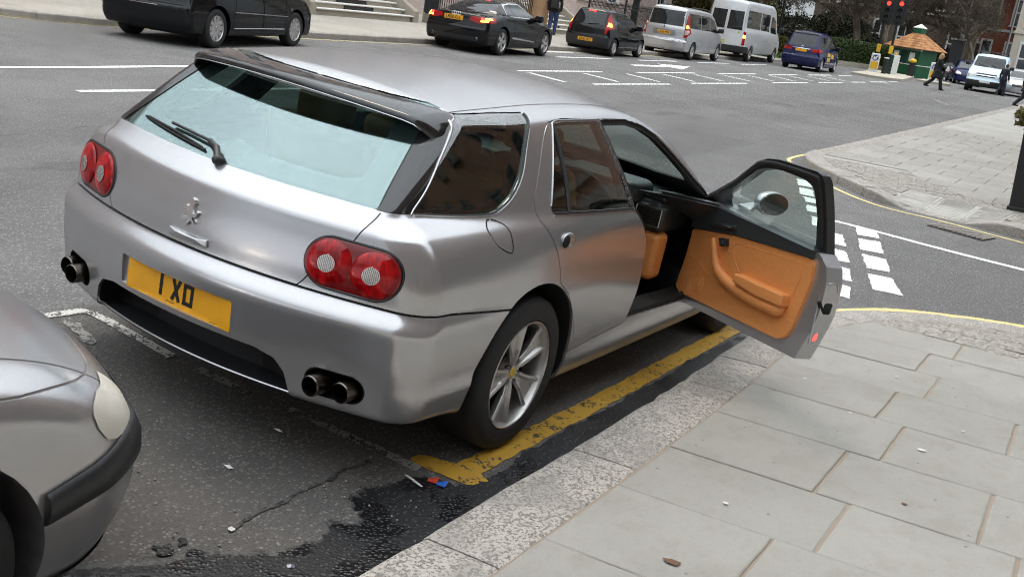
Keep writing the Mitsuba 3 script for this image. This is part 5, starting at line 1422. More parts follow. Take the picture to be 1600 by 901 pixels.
# black coupe with its brakes on
sp = dict(hw=.925, belt=.92, roof=1.37, tr=.56, L0=1.02, L1=3.58, wb=2.75, wheel=(.335, .235, 5, 'five'), paint='m_black_paint', res=.034, rt=.09, rc=.10,
          R=[(0, -.7), (.22, -.93), (.40, -1.0), (.58, -1.01), (.64, -.985), (.70, -.965), (.90, -.93), (.935, -.93), (.955, -.86), (.97, -.60), (.99, -.35), (1.10, -.05), (1.25, .38), (1.36, .85), (1.5, 1.3)], sR=.012,
          F=[(0, 3.3), (.3, 3.55), (.6, 3.55), (.75, 3.4), (1, 3.0)], H=[(-2, .93), (-1.0, .955), (-.6, .97), (-.2, 1.03), (.3, 1.26), (.75, 1.355), (1.2, 1.37), (1.6, 1.33), (2.4, .98), (2.8, .92), (3.4, .78), (4, .6), (6, .4)],
          K=[(-2, .07), (-.5, .12), (.8, .14), (2, .2), (2.6, .1), (6, .12)],
          lines=[[(.66, .95), (.62, .60), (.60, .30), (1.95, .28), (2.15, .60), (2.1, .92)]], rear_lines=[[(-.78, .655), (.78, .655)], [(-.72, .655), (-.62, .93)], [(.72, .655), (.62, .93)]],
          patches=[('window', 'x', [(.20, .985), (.70, .975), (.72, 1.24), (.45, 1.20)], 'm_far_glass', .004, None), ('window', 'x', [(.75, .972), (2.05, .955), (1.75, 1.13), (1.3, 1.26), (.77, 1.25)], 'm_far_glass', .004, None),
                   ('window_trim', 'x', [(.16, .968), (2.1, .938), (2.1, .952), (.2, .982)], 'm_chrome', .008, None), ('window_trim', 'x', [(.17, .975), (.20, .985), (.45, 1.205), (.75, 1.256), (1.3, 1.268), (1.76, 1.138), (1.78, 1.15), (1.3, 1.285), (.74, 1.272), (.43, 1.22)], 'm_chrome', .008, None),
                   ('tail_window', 'y', [(-.60, 1.0), (.60, 1.0), (.50, 1.32), (-.50, 1.32)], 'm_far_glass', .004, 'sloping tail window'), ('rear_light', 'y2', [(.36, .79), (.62, .73), (.86, .76), (.90, .885), (.70, .885), (.40, .875)], 'm_red_far', .008, None),
                   ('brake_light', 'y2', [(.66, .77), (.73, .77), (.73, .815), (.66, .815)], 'm_lit_amber', .014, 'lit brake light'), ('brake_light', 'y2', [(.75, .77), (.83, .775), (.83, .82), (.75, .82)], 'm_lit_amber', .014, 'lit brake light'), ('brake_light', 'y2', [(.66, .825), (.73, .825), (.73, .868), (.66, .868)], 'm_lit_red', .014, 'lit brake light'), ('brake_light', 'y2', [(.75, .828), (.84, .83), (.84, .872), (.75, .870)], 'm_lit_amber', .014, 'lit brake light'),
                   ('sill_blade', 'x', [(.52, .43), (1.95, .36), (1.95, .385), (.52, .475)], 'm_silver_far', .006, None), ('diffuser', 'y', [(-.62, .30), (.62, .30), (.60, .40), (-.60, .40)], 'm_trim_black', .006, None),
                   ('windscreen', 'f', [(-.62, 1.0), (.62, 1.0), (.52, 1.3), (-.52, 1.3)], 'm_far_glass', .004, None)], rear_cut=1.2, front_cut=1.3)
M = place(-11.95, 19.60, .095)
car, B = build_car('coupe', 'black two-door coupe with bright brake lights, ahead of the people carrier', 'car', sp, M)
number_plate(car, B, M, 'LM08 KLL', -.06, .80)
mirrors(car, M, .87, 1.98, .98, 'm_black_paint')
put(car, 'emblem', [ring3((-.09 + i * .06, float(B.rear_y(0, .895)) - .012, .902), .036, .009) for i in range(4)], 'm_chrome', xf=M)
k = put(car, 'high_brake_light', tube([(x, float(B.rear_y(x, 1.29)) - .015, 1.29) for x in np.linspace(-.13, .13, 7)], .014, 6), 'm_lit_red', xf=M); glow(k, 'lit_red')
for s in (-.62, .62): put(car, 'exhaust', move(lathe([(.03, .1), (.034, -.01), (.042, 0), (.042, .1)], 16, 'y'), (s, float(B.rear_y(s, .36)) - .01, .36)), 'm_steel', xf=M)

# black hatchback
sp = dict(hw=.83, belt=.90, roof=1.48, tr=.54, L0=.68, L1=3.12, wb=2.46, wheel=(.285, .175, 7, 'multi'), paint='m_black_paint', res=.034, rt=.07,
          R=[(0, -.45), (.25, -.62), (.42, -.67), (.58, -.68), (.62, -.64), (.85, -.61), (.95, -.56), (1.3, -.40), (1.6, -.2)], F=[(0, 2.9), (.3, 3.08), (.55, 3.08), (.75, 2.9), (1, 2.6)],
          H=[(-2, 1.4), (-.4, 1.45), (.4, 1.48), (1.2, 1.45), (1.55, 1.36), (2.35, .98), (2.8, .88), (3.3, .7), (6, .4)],
          lines=[[(.35, .95), (.30, .6), (.32, .28), (.98, .28), (1.0, .95)], [(1.0, .95), (1.0, .28), (1.95, .28), (2.02, .9)]], rear_lines=[[(-.66, .60), (.66, .60)]],
          cladding=([(-1.2, .0), (-1.2, .60), (-.30, .56), (-.36, .0)], 'm_trim_black', 'rear_bumper'),
          patches=[('window', 'x', [(.28, .97), (.98, .96), (.98, 1.36), (.40, 1.37)], 'm_far_glass', .004, None), ('window', 'x', [(1.03, .96), (2.02, .95), (1.6, 1.25), (1.03, 1.36)], 'm_far_glass', .004, None), ('window', 'x', [(-.25, .99), (.18, .975), (.30, 1.35), (-.12, 1.36)], 'm_black_gloss', .004, 'blanked rear quarter'),
                   ('tail_window', 'y', [(-.54, .96), (.54, .96), (.48, 1.36), (-.48, 1.36)], 'm_far_glass', .004, None), ('rear_light', 'y2', [(.60, .70), (.66, .70), (.75, .90), (.66, 1.36), (.54, 1.36), (.60, .98)], 'm_red_far', .010, None),
                   ('brake_light', 'y2', [(.64, .93), (.71, .93), (.70, 1.06), (.625, 1.06)], 'm_lit_amber', .015, 'lit brake light'), ('side_strip', 'x', [(.3, .42), (1.98, .42), (1.98, .46), (.3, .46)], 'm_trim_black', .008, None),
                   ('windscreen', 'f', [(-.55, .99), (.55, .99), (.48, 1.36), (-.48, 1.36)], 'm_far_glass', .004, None)], front_cut=1.2)
M = place(-12.62, 28.05, .055, s=.98)
car, B = build_car('hatchback', 'small black hatchback with tall red tail lights, in the traffic queue', 'car', sp, M)
number_plate(car, B, M, 'KD02 OCS', 0, .46)
mirrors(car, M, .78, 1.88, .98, 'm_black_paint'); wiper(car, B, M, -.02, .96, .36, 1.0)
k = put(car, 'high_brake_light', tube([(x, float(B.rear_y(x, 1.375)) - .02, 1.375) for x in np.linspace(-.13, .13, 7)], .018, 6), 'm_lit_red', xf=M); glow(k, 'lit_red')

# silver people van
sp = dict(hw=.95, belt=1.08, roof=1.90, tr=.70, L0=1.0, L1=4.0, wb=3.2, wheel=(.325, .20, 8, 'multi'), paint='m_silver_far', res=.04, rt=.07, lo=.26,
          R=[(0, -.7), (.3, -.93), (.46, -.99), (.66, -1.0), (.70, -.95), (1.08, -.93), (1.2, -.90), (1.6, -.80), (1.9, -.70)], F=[(0, 3.7), (.4, 3.95), (.7, 3.95), (1.0, 3.7), (1.2, 3.4)],
          H=[(-2, 1.86), (-.6, 1.89), (1.0, 1.90), (2.2, 1.86), (2.6, 1.72), (3.3, 1.22), (3.7, 1.08), (4, .95), (6, .6)],
          lines=[[(.9, 1.1), (.9, .36), (1.95, .36), (1.98, 1.1)], [(1.98, 1.1), (1.98, .36), (2.75, .36), (2.85, 1.05)]], rear_lines=[[(-.78, .685), (.78, .685)], [(-.78, .685), (-.74, 1.80)], [(.78, .685), (.74, 1.80)]],
          patches=[('window', 'x', [(-.62, 1.18), (.88, 1.15), (.88, 1.68), (-.48, 1.70)], 'm_far_glass', .004, None), ('window', 'x', [(.95, 1.15), (1.95, 1.13), (1.95, 1.67), (.95, 1.68)], 'm_far_glass', .004, None), ('window', 'x', [(2.02, 1.13), (3.0, 1.08), (2.55, 1.56), (2.02, 1.66)], 'm_far_glass', .004, None),
                   ('tail_window', 'y', [(-.68, 1.19), (.68, 1.19), (.64, 1.74), (-.64, 1.74)], 'm_far_glass', .004, None), ('rear_light', 'y2', [(.76, .80), (.88, .82), (.90, 1.20), (.78, 1.70), (.72, 1.70), (.76, 1.2)], 'm_red_far', .010, None),
                   ('brake_light', 'y2', [(.775, 1.14), (.88, 1.14), (.875, 1.25), (.77, 1.25)], 'm_lit_amber', .016, 'lit brake light'), ('reversing_light', 'y2', [(.78, .90), (.87, .91), (.875, 1.08), (.78, 1.08)], 'm_lamp_clear', .014, None),
                   ('plate_frame', 'y', [(-.46, .81), (.46, .81), (.42, 1.02), (-.42, 1.02)], 'm_steel', .006, None), ('bumper_step', 'y', [(-.80, .655), (.80, .655), (.80, .685), (-.80, .685)], 'm_steel', .008, None), ('windscreen', 'f', [(-.7, 1.2), (.7, 1.2), (.62, 1.75), (-.62, 1.75)], 'm_far_glass', .004, None)], front_cut=2.0)
M = place(-12.75, 35.1, .04, s=1.0)
car, B = build_car('people_van', 'silver passenger van with tinted tail window and roof rails', 'van', sp, M)
number_plate(car, B, M, 'LX55 PXR', 0, .915)
mirrors(car, M, .90, 2.95, 1.2, 'm_trim_black'); wiper(car, B, M, -.02, 1.2, -.02, 1.08, .03)
for s in (-1, 1): put(car, 'roof_rail', tube([(s * .62, y, 1.885 + .045 * math.sin(PI * min(max((y + .1) / 2.2, 0), 1)) ** .3) for y in np.linspace(-.1, 2.1, 12)], .016, 6), 'm_trim_black', xf=M)
put(car, 'emblem', [ring3((0, float(B.rear_y(0, 1.12)) - .012, 1.115), .05, .010)] + [tube([(0, float(B.rear_y(0, 1.12)) - .012, 1.115), (.05 * math.sin(a), float(B.rear_y(0, 1.12)) - .012, 1.115 + .05 * math.cos(a))], .008, 5) for a in (0, 2.1, 4.2)], 'm_chrome', xf=M)

# white minibus
P('minibus_paint', (0.60, 0.62, 0.63), 0.3, 0.35, clearcoat=1.0, clearcoat_gloss=0.95)
P('sticker_green', (0.42, 0.52, 0.10), 0.5)
sp = dict(hw=1.0, belt=1.35, roof=2.62, tr=.80, L0=1.15, L1=5.2, wb=4.1, wheel=(.34, .20, 6, 'multi'), paint='m_minibus_paint', res=.05, rt=.12, lo=.34, cR=.08, taper=(.97, .90),
          R=[(0, -.95), (.35, -1.1), (.7, -1.14), (1.4, -1.13), (2.0, -1.08), (2.6, -.98)], F=[(0, 4.9), (.5, 5.15), (.9, 5.1), (1.2, 4.8), (1.5, 4.5)],
          H=[(-2, 2.58), (0, 2.62), (3.2, 2.62), (3.6, 2.5), (4.3, 1.6), (4.8, 1.3), (5.2, 1.05), (6, .7)],
          lines=[[(1.2, 2.2), (1.2, .45), (2.4, .45), (2.4, 2.2)], [(2.9, 1.4), (2.9, .45), (3.8, .45), (3.85, 1.4)]], rear_lines=[[(0, .62), (0, 2.3)], [(-.86, .62), (.86, .62)]],
          cladding=([(-1.6, .0), (-1.6, .64), (-.55, .64), (-.42, .50), (-.42, .0)], 'm_trim_black', 'rear_bumper'),
          patches=[('window', 'x', [(-.90, 1.45), (1.15, 1.42), (1.15, 2.18), (-.86, 2.20)], 'm_far_glass', .004, None), ('window', 'x', [(1.25, 1.42), (2.7, 1.40), (2.7, 2.15), (1.25, 2.17)], 'm_far_glass', .004, None), ('window', 'x', [(2.95, 1.36), (4.0, 1.32), (3.75, 1.9), (3.3, 2.1), (2.95, 2.1)], 'm_far_glass', .004, None),
                   ('tail_window', 'y2', [(.06, 1.32), (.74, 1.32), (.70, 2.12), (.06, 2.12)], 'm_far_glass', .004, None), ('rear_light', 'y2', [(.82, .70), (.94, .70), (.93, 1.28), (.83, 1.28)], 'm_red_far', .010, None), ('brake_light', 'y2', [(.83, 1.0), (.93, 1.0), (.93, 1.14), (.83, 1.14)], 'm_lit_amber', .016, 'lit brake light'),
                   ('door_sticker', 'y', [(-.72, .66), (.05, .66), (.05, .84), (-.72, .84)], 'm_sticker_green', .006, 'pale green sticker low on the rear door'), ('badge', 'y', circle((.62, 1.22), .055, 14), 'm_sticker_green', .006, None), ('windscreen', 'f', [(-.8, 1.4), (.8, 1.4), (.72, 2.2), (-.72, 2.2)], 'm_far_glass', .004, None)], front_cut=3.0)
M = place(-13.1, 43.1, .03)
car, B = build_car('minibus', 'tall silver-white minibus beside the silver passenger van', 'minibus', sp, M)
mirrors(car, M, 1.03, 4.1, 1.55, 'm_trim_black')
for y in (1.6, 1.95): put(car, 'side_marker', hull([(1.0, y, .98), (1.0, y + .06, .98)], .02, 8), 'm_lamp_clear', xf=M)

# blue people carrier with yellow lettering panels
P('panel_yellow', (0.62, 0.40, 0.02), 0.4)
sp = dict(hw=.91, belt=.98, roof=1.74, tr=.62, L0=.92, L1=3.75, wb=2.84, wheel=(.32, .20, 7, 'multi'), paint='m_blue_paint', res=.04, rt=.08,
          R=[(0, -.65), (.28, -.84), (.42, -.90), (.62, -.91), (.66, -.87), (.98, -.82), (1.2, -.72), (1.5, -.55), (1.9, -.3)], F=[(0, 3.5), (.3, 3.70), (.6, 3.7), (.8, 3.5), (1.1, 3.2)],
          H=[(-2, 1.66), (-.6, 1.70), (.6, 1.74), (1.6, 1.70), (2.0, 1.58), (2.9, 1.1), (3.5, .9), (4, .7), (6, .5)],
          lines=[[(.55, 1.0), (.5, .6), (.42, .3), (1.4, .3), (1.42, 1.0)], [(1.42, 1.0), (1.42, .3), (2.3, .3), (2.4, 1.0)]], rear_lines=[[(-.72, .655), (.72, .655)]],
          patches=[('window', 'x', [(-.35, 1.08), (.50, 1.06), (.50, 1.54), (-.2, 1.56)], 'm_far_glass', .004, None), ('window', 'x', [(.56, 1.06), (1.38, 1.05), (1.38, 1.54), (.56, 1.55)], 'm_far_glass', .004, None), ('window', 'x', [(1.46, 1.05), (2.5, 1.02), (2.05, 1.42), (1.46, 1.54)], 'm_far_glass', .004, None),
                   ('tail_window', 'y', [(-.62, 1.08), (.62, 1.08), (.54, 1.56), (-.54, 1.56)], 'm_far_glass', .004, None), ('spoiler', 'y', [(-.56, 1.60), (.56, 1.60), (.54, 1.66), (-.54, 1.66)], 'm_trim_black', .03, None), ('rear_light', 'y2', [(.42, .86), (.84, .84), (.86, 1.0), (.46, .98)], 'm_red_far', .008, 'unlit red tail light'),
                   ('plate_bar', 'y', [(-.42, .945), (.40, .945), (.40, .975), (-.42, .975)], 'm_chrome', .010, None), ('door_panel', 'x', [(.70, .72), (1.30, .70), (1.30, .86), (.70, .88)], 'm_panel_yellow', .006, 'yellow sign panel on the door'), ('door_panel', 'x', [(.64, .50), (1.30, .50), (1.30, .66), (.64, .67)], 'm_panel_yellow', .006, 'yellow sign panel low on the door'), ('door_panel', 'x', [(1.48, .66), (2.0, .62), (2.0, .80), (1.48, .84)], 'm_panel_yellow', .006, 'yellow sign panel on the front door'),
                   ('windscreen', 'f', [(-.62, 1.1), (.62, 1.1), (.54, 1.6), (-.54, 1.6)], 'm_far_glass', .004, None)], front_cut=1.6)
M = place(-10.35, 45.6, .03)
car, B = build_car('blue_people_carrier', 'dark blue people carrier with yellow panels on its doors', 'car', sp, M)
number_plate(car, B, M, '', 0, .875)
mirrors(car, M, .88, 2.3, 1.1, 'm_black_paint')
put(car, 'emblem', ring3((.02, float(B.rear_y(0, 1.03)) - .012, 1.03), .055, .012), 'm_chrome', xf=M)

# white van facing the camera, in the far street
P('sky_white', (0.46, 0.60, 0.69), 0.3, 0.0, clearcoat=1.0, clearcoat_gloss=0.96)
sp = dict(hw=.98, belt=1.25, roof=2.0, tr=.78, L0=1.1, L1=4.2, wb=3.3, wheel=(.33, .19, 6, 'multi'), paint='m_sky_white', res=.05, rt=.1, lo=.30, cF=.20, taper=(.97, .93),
          R=[(0, -.9), (.4, -1.08), (2.2, -1.0)], F=[(0, 3.9), (.3, 4.08), (.45, 4.15), (.62, 4.15), (.70, 4.08), (.9, 4.0), (1.1, 3.8), (1.25, 3.5)],
          H=[(-2, 1.96), (0, 2.0), (2.2, 1.98), (2.5, 1.88), (3.15, 1.30), (3.55, 1.16), (4.0, 1.0), (4.4, .8), (6, .6)], K=[(-2, .08), (6, .10)],
          cladding=([(3.45, .0), (3.45, .60), (4.6, .60), (4.6, .0)], 'm_trim_black', 'front_bumper'),
          patches=[('windscreen', 'f', [(-.80, 1.30), (.80, 1.30), (.70, 1.84), (-.70, 1.84)], 'm_far_glass', .004, None), ('grille', 'f', [(-.46, .80), (.46, .80), (.52, .98), (-.52, .98)], 'm_trim_black', .006, None), ('grille_bar', 'f', [(-.47, .865), (.47, .865), (.48, .90), (-.48, .90)], 'm_chrome', .012, None), ('headlight', 'f2', [(.60, .72), (.88, .76), (.86, 1.06), (.66, .98)], 'm_lamp_clear', .008, None),
                   ('window', 'x', [(2.0, 1.3), (3.0, 1.25), (2.5, 1.75), (2.0, 1.8)], 'm_far_glass', .004, None)], front_cut=2.0)
M = place(-4.0, 61.0, PI + .06, s=1.0)
car, B = build_car('white_van', 'white van with a roof rack coming towards the junction', 'van', sp, M)
mirrors(car, M, 1.0, 2.95, 1.4, 'm_trim_black')
number_plate(car, B, M, '', 0, .56, 'm_plate_white', front=True)
put(car, 'roof_rack', [tube([(-.7, y, 2.12), (.7, y, 2.12)], .02, 6) for y in (.2, 1.0, 1.8)] + [tube([(s * .7, y, 2.0), (s * .7, y, 2.12)], .02, 6) for s in (-1, 1) for y in (.2, 1.0, 1.8)] + [tube([(s * .7, .1, 2.13), (s * .7, 1.9, 2.13)], .02, 6) for s in (-1, 1)], 'm_trim_black', xf=M)
put(car, 'wipers', [tube([(x, 3.16, 1.33), (x + .5, 3.0, 1.45)], .012, 5) for x in (-.6, .05)], 'm_trim_black', xf=M)
# small cars half hidden round the van
base = dict(hw=.84, belt=.92, roof=1.45, tr=.56, L0=.7, L1=3.2, wb=2.5, wheel=(.29, .18, 7, 'multi'), res=.05, rt=.07,
            R=[(0, -.5), (.3, -.68), (.6, -.68), (.95, -.58), (1.5, -.3)], F=[(0, 3.0), (.3, 3.15), (.55, 3.15), (.75, 2.95), (1, 2.6)], H=[(-2, 1.38), (-.4, 1.42), (.5, 1.45), (1.2, 1.42), (1.6, 1.3), (2.4, .95), (2.9, .85), (3.4, .68), (6, .4)],
            patches=[('windscreen', 'f', [(-.58, .98), (.58, .98), (.5, 1.34), (-.5, 1.34)], 'm_far_glass', .004, None), ('headlight', 'f2', [(.45, .58), (.76, .62), (.74, .76), (.45, .70)], 'm_lamp_clear', .008, None), ('grille', 'f', [(-.36, .52), (.36, .52), (.36, .64), (-.36, .64)], 'm_trim_black', .006, None), ('window', 'x', [(.3, .98), (1.95, .96), (1.55, 1.28), (.4, 1.34)], 'm_far_glass', .004, None)], front_cut=1.3)
for nm, lab, paint, x, y, rz in (('saloon_car', 'dark blue car half hidden behind the left side of the white van', 'm_blue_paint', -6.3, 69.0, PI + .2), ('parked_car', 'pale silver car half hidden beside the white van at the kerb', 'm_silver_far', -2.6, 62.0, PI + .12), ('dark_car', 'black car parked behind the pale one beside the white van', 'm_black_paint', -2.3, 68.5, PI + .1)):
    build_car(nm, lab, 'car', dict(base, paint=paint), place(x, y, rz))

# silver hatchback in the foreground, only its front corner in the picture
sp = dict(hw=.885, belt=.95, roof=1.42, tr=.58, L0=.8, L1=3.62, wb=2.66, wheel=(.30, .19, 9, 'multi'), paint='m_silver', res=.022, rt=.10, lo=.19, cF=.40, taper=(.95, .93), rc=.10,
          R=[(0, -.6), (.3, -.78), (.6, -.78), (.95, -.68), (1.5, -.4)], F=[(0, 3.35), (.16, 3.455), (.20, 3.495), (.34, 3.56), (.42, 3.575), (.46, 3.565), (.52, 3.55), (.58, 3.52), (.64, 3.475), (.70, 3.41), (.76, 3.32), (.86, 3.05), (1.1, 2.6)],
          H=[(-2, 1.34), (-.4, 1.39), (.6, 1.42), (1.2, 1.38), (1.9, 1.0), (2.2, .94), (2.6, .885), (2.9, .830), (3.1, .785), (3.3, .72), (3.45, .66), (3.6, .575), (3.8, .46), (6, .3)], K=[(-2, .10), (1.2, .12), (1.9, .2), (2.3, .08), (3.2, .09), (3.6, .05), (6, .05)],
          lines=[], tubes=[[(.70, 1.9, .92), (.705, 2.5, .82), (.71, 2.97, .76), (.712, 3.11, .72), (.713, 3.19, .68), (.718, 3.24, .647)], [(.86, 1.9, .85), (.85, 2.5, .76), (.83, 2.89, .73), (.817, 2.96, .72), (.797, 3.037, .712), (.77, 3.11, .70), (.74, 3.157, .688), (.713, 3.19, .68)], [(.713, 3.19, .68), (.683, 3.22, .677), (.647, 3.25, .669), (.58, 3.295, .66), (.3, 3.40, .65), (0, 3.44, .65), (-.3, 3.40, .65), (-.58, 3.295, .66), (-.683, 3.22, .677), (-.713, 3.19, .68)]],
          patches=[('windscreen', 'f', [(-.62, 1.0), (.62, 1.0), (.54, 1.34), (-.54, 1.34)], 'm_far_glass', .004, None), ('headlight', 'x', round_poly([(3.24, .652), (3.17, .66), (3.134, .648), (3.125, .631), (3.137, .598), (3.168, .561), (3.206, .548), (3.26, .546), (3.6, .54), (3.6, .642), (3.3, .645)], .015), 'm_lamp_cloudy', .004, 'cloudy wrap-round headlight'), ('window', 'x', [(.3, .99), (1.8, .96), (1.4, 1.27), (.4, 1.32)], 'm_far_glass', .004, None),
                             ('lower_lip', 'f', [(-1, .16), (1, .16), (1, .225), (-1, .225)], 'm_trim_black', .006, None)], front_cut=1.4)
FRONT = sp
M = np.eye(4); M[:3, :3] = W_CAR; S = np.eye(4); S[:3, 3] = (.0, -5.12, 0); M = M @ S
car, B = build_car('silver_hatchback', 'front corner of a silver hatchback parked behind the estate, bottom left', 'car', sp, M)
FB, FM, FCAR = B, M, car


def on_front(x, z, off=0.0):
    return (x, float(B.rear_y(x, z, -1)) + off, z)


# rubbing strip round the bumper, lamp, bonnet gaps
def corner_line(zf, off, y0=2.995, n=40):
    """the outline of the body from the wheel arch round the front, at height zf(y)"""
    xs_ = np.linspace(0, .80, n)
    fr_ = []
    for x in xs_:
        y = 3.4
        for _ in range(6): y = float(B.rear_y(x, zf(y), -1))
        fr_.append((x, y, zf(y)))
    sd = [(float(B.side_x(y, zf(y))), y, zf(y)) for y in np.linspace(fr_[-1][1], y0, 24)[1:]]
    P_ = np.array(fr_ + sd); g = B.grad(P_)
    return P_ + g * off


up, dn = corner_line(lambda y: float(np.interp(y, [3.0, 3.26, 3.6], [.484, .553, .565])), .003), corner_line(lambda y: float(np.interp(y, [3.0, 3.26, 3.6], [.402, .452, .47])), .003)
nP = min(len(up), len(dn)); up, dn = up[:nP], dn[:nP]
kx_ = np.interp(np.abs(up[:, :1]), [.45, .74], [.08, 1.0])
pro = [up, up + B.grad(up) * .016 * kx_ + [0, 0, -.010], (up + dn) / 2 + B.grad((up + dn) / 2) * .022 * kx_, dn + B.grad(dn) * .014 * kx_ + [0, 0, .010], dn]
V = np.stack(pro, 1).reshape(-1, 3)
i, j = np.meshgrid(np.arange(nP - 1), np.arange(4), indexing='ij')
q = np.stack([i * 5 + j, i * 5 + j + 1, (i + 1) * 5 + j + 1, (i + 1) * 5 + j], -1).reshape(-1, 4)
F_ = np.vstack([q[:, [0, 1, 2]], q[:, [0, 2, 3]]])
F_ = np.vstack([F_, [[(nP - 1) * 5, (nP - 1) * 5 + a, (nP - 1) * 5 + a + 1] for a in (1, 2, 3)]])
put(car, 'bumper_strip', (V, F_), 'm_trim_black', xf=M, smooth=45, label='black rubbing strip round the bumper')
# ---------------------------------------------------------------- buildings, trees, street furniture
def brick_mat(name, a, b, mortar, gable=1.0):
    def fn(p, n, uv):
        # coursed brickwork in the wall's own plane
        u = dr.select(dr.abs(n.x) > dr.abs(n.y), p.y, p.x); r = dr.floor(p.z / .075)
        q = u / .225 + .5 * (r - 2 * dr.floor(r / 2)); c = dr.floor(q)
        edge = dr.minimum(dr.minimum(q - c, 1 - (q - c)) * .225, dr.minimum(p.z / .075 - r, 1 - (p.z / .075 - r)) * .075)
        col = mixc(a, b, cr(c, r, 3)); col = mixc(col, col * mi.Color3f(.7, .68, .66), ss(.4, .7, fb(u * .35, p.z * .35, octaves=3)))
        return mixc(mortar, col, ss(.004, .008, edge))
    return P(name, mikit.proc(fn), 0.85)


brick_mat('brick_brown', (0.17, 0.085, 0.05), (0.26, 0.14, 0.085), (0.22, 0.19, 0.16))
brick_mat('brick_pink', (0.52, 0.39, 0.34), (0.64, 0.51, 0.46), (0.58, 0.54, 0.50))
brick_mat('brick_red', (0.24, 0.05, 0.025), (0.34, 0.085, 0.04), (0.25, 0.17, 0.13))
brick_mat('brick_grey', (0.10, 0.075, 0.055), (0.16, 0.12, 0.09), (0.14, 0.12, 0.1))
P('cream', mikit.proc(lambda p, n, uv: mixc((0.50, 0.45, 0.37), (0.62, 0.57, 0.48), fb(p.x * .8, p.y * .8, p.z * .8))), 0.8)
P('stone', mikit.proc(lambda p, n, uv: mixc((0.28, 0.25, 0.20), (0.42, 0.38, 0.31), fb(p.x * 2, p.y * 2, p.z * 2))), 0.8)
P('moss_stone', mikit.proc(lambda p, n, uv: mixc((0.20, 0.18, 0.13), (0.36, 0.33, 0.25), fb(p.x * 3, p.y * 3, p.z * 5))), 0.85)
P('dark_stucco', mikit.proc(lambda p, n, uv: mixc((0.17, 0.15, 0.13), (0.24, 0.215, 0.185), fb(p.x * .8, p.y * .8, p.z * .8))), 0.8); P('pier_stone', mikit.proc(lambda p, n, uv: mixc((0.36, 0.20, 0.10), (0.50, 0.33, 0.20), fb(p.x * 4, p.y * 4, p.z * 6))), 0.8); P('tread', (0.66, 0.64, 0.60), 0.6); P('slate', (0.09, 0.09, 0.10), 0.6); P('iron_black', (0.010, 0.010, 0.011), 0.45); P('frame_white', (0.70, 0.70, 0.68), 0.5)
P('room', (0.02, 0.02, 0.022), 0.05, 0.0, specular=0.8, clearcoat=1.0, clearcoat_gloss=1.0)
P('door_dark', (0.02, 0.025, 0.03), 0.4)


def shared(parent, name, base, M, label=None):
    k = key_for(parent + '__' + name)
    scene[k] = {**base, 'to_world': T(np.asarray(M).tolist())}
    if label: labels[k] = {'label': label}
    return k


def ply_of(mesh, mat, smooth=False):
    v, f = arrays(mesh)
    return mikit.ply(trimesh.Trimesh(v, f, process=False), mat, smooth=smooth)


_win = {}


def window_parts(w, h, style):
    if (w, h, style) not in _win:
        fr = [box(-w / 2 - .09, -w / 2 + .05, -.05, .09, 0, h), box(w / 2 - .05, w / 2 + .09, -.05, .09, 0, h), box(-w / 2 - .09, w / 2 + .09, -.06, .09, h - .05, h + .12), box(-w / 2 + .05, w / 2 - .05, .02, .09, h * .48, h * .54)]
        if w > 1.0: fr.append(box(-.03, .03, .03, .085, .05, h - .05))
        sill = box(-w / 2 - .16, w / 2 + .16, -.14, .08, -.12, 0)
        pane = box(-w / 2 + .05, w / 2 - .05, .06, .075, .0, h - .05)
        m = {'white': 'm_frame_white', 'dark': 'm_door_dark'}[style]
        _win[(w, h, style)] = (ply_of(cat(*fr), m), ply_of(sill, m), ply_of(pane, 'm_room'))
    return _win[(w, h, style)]


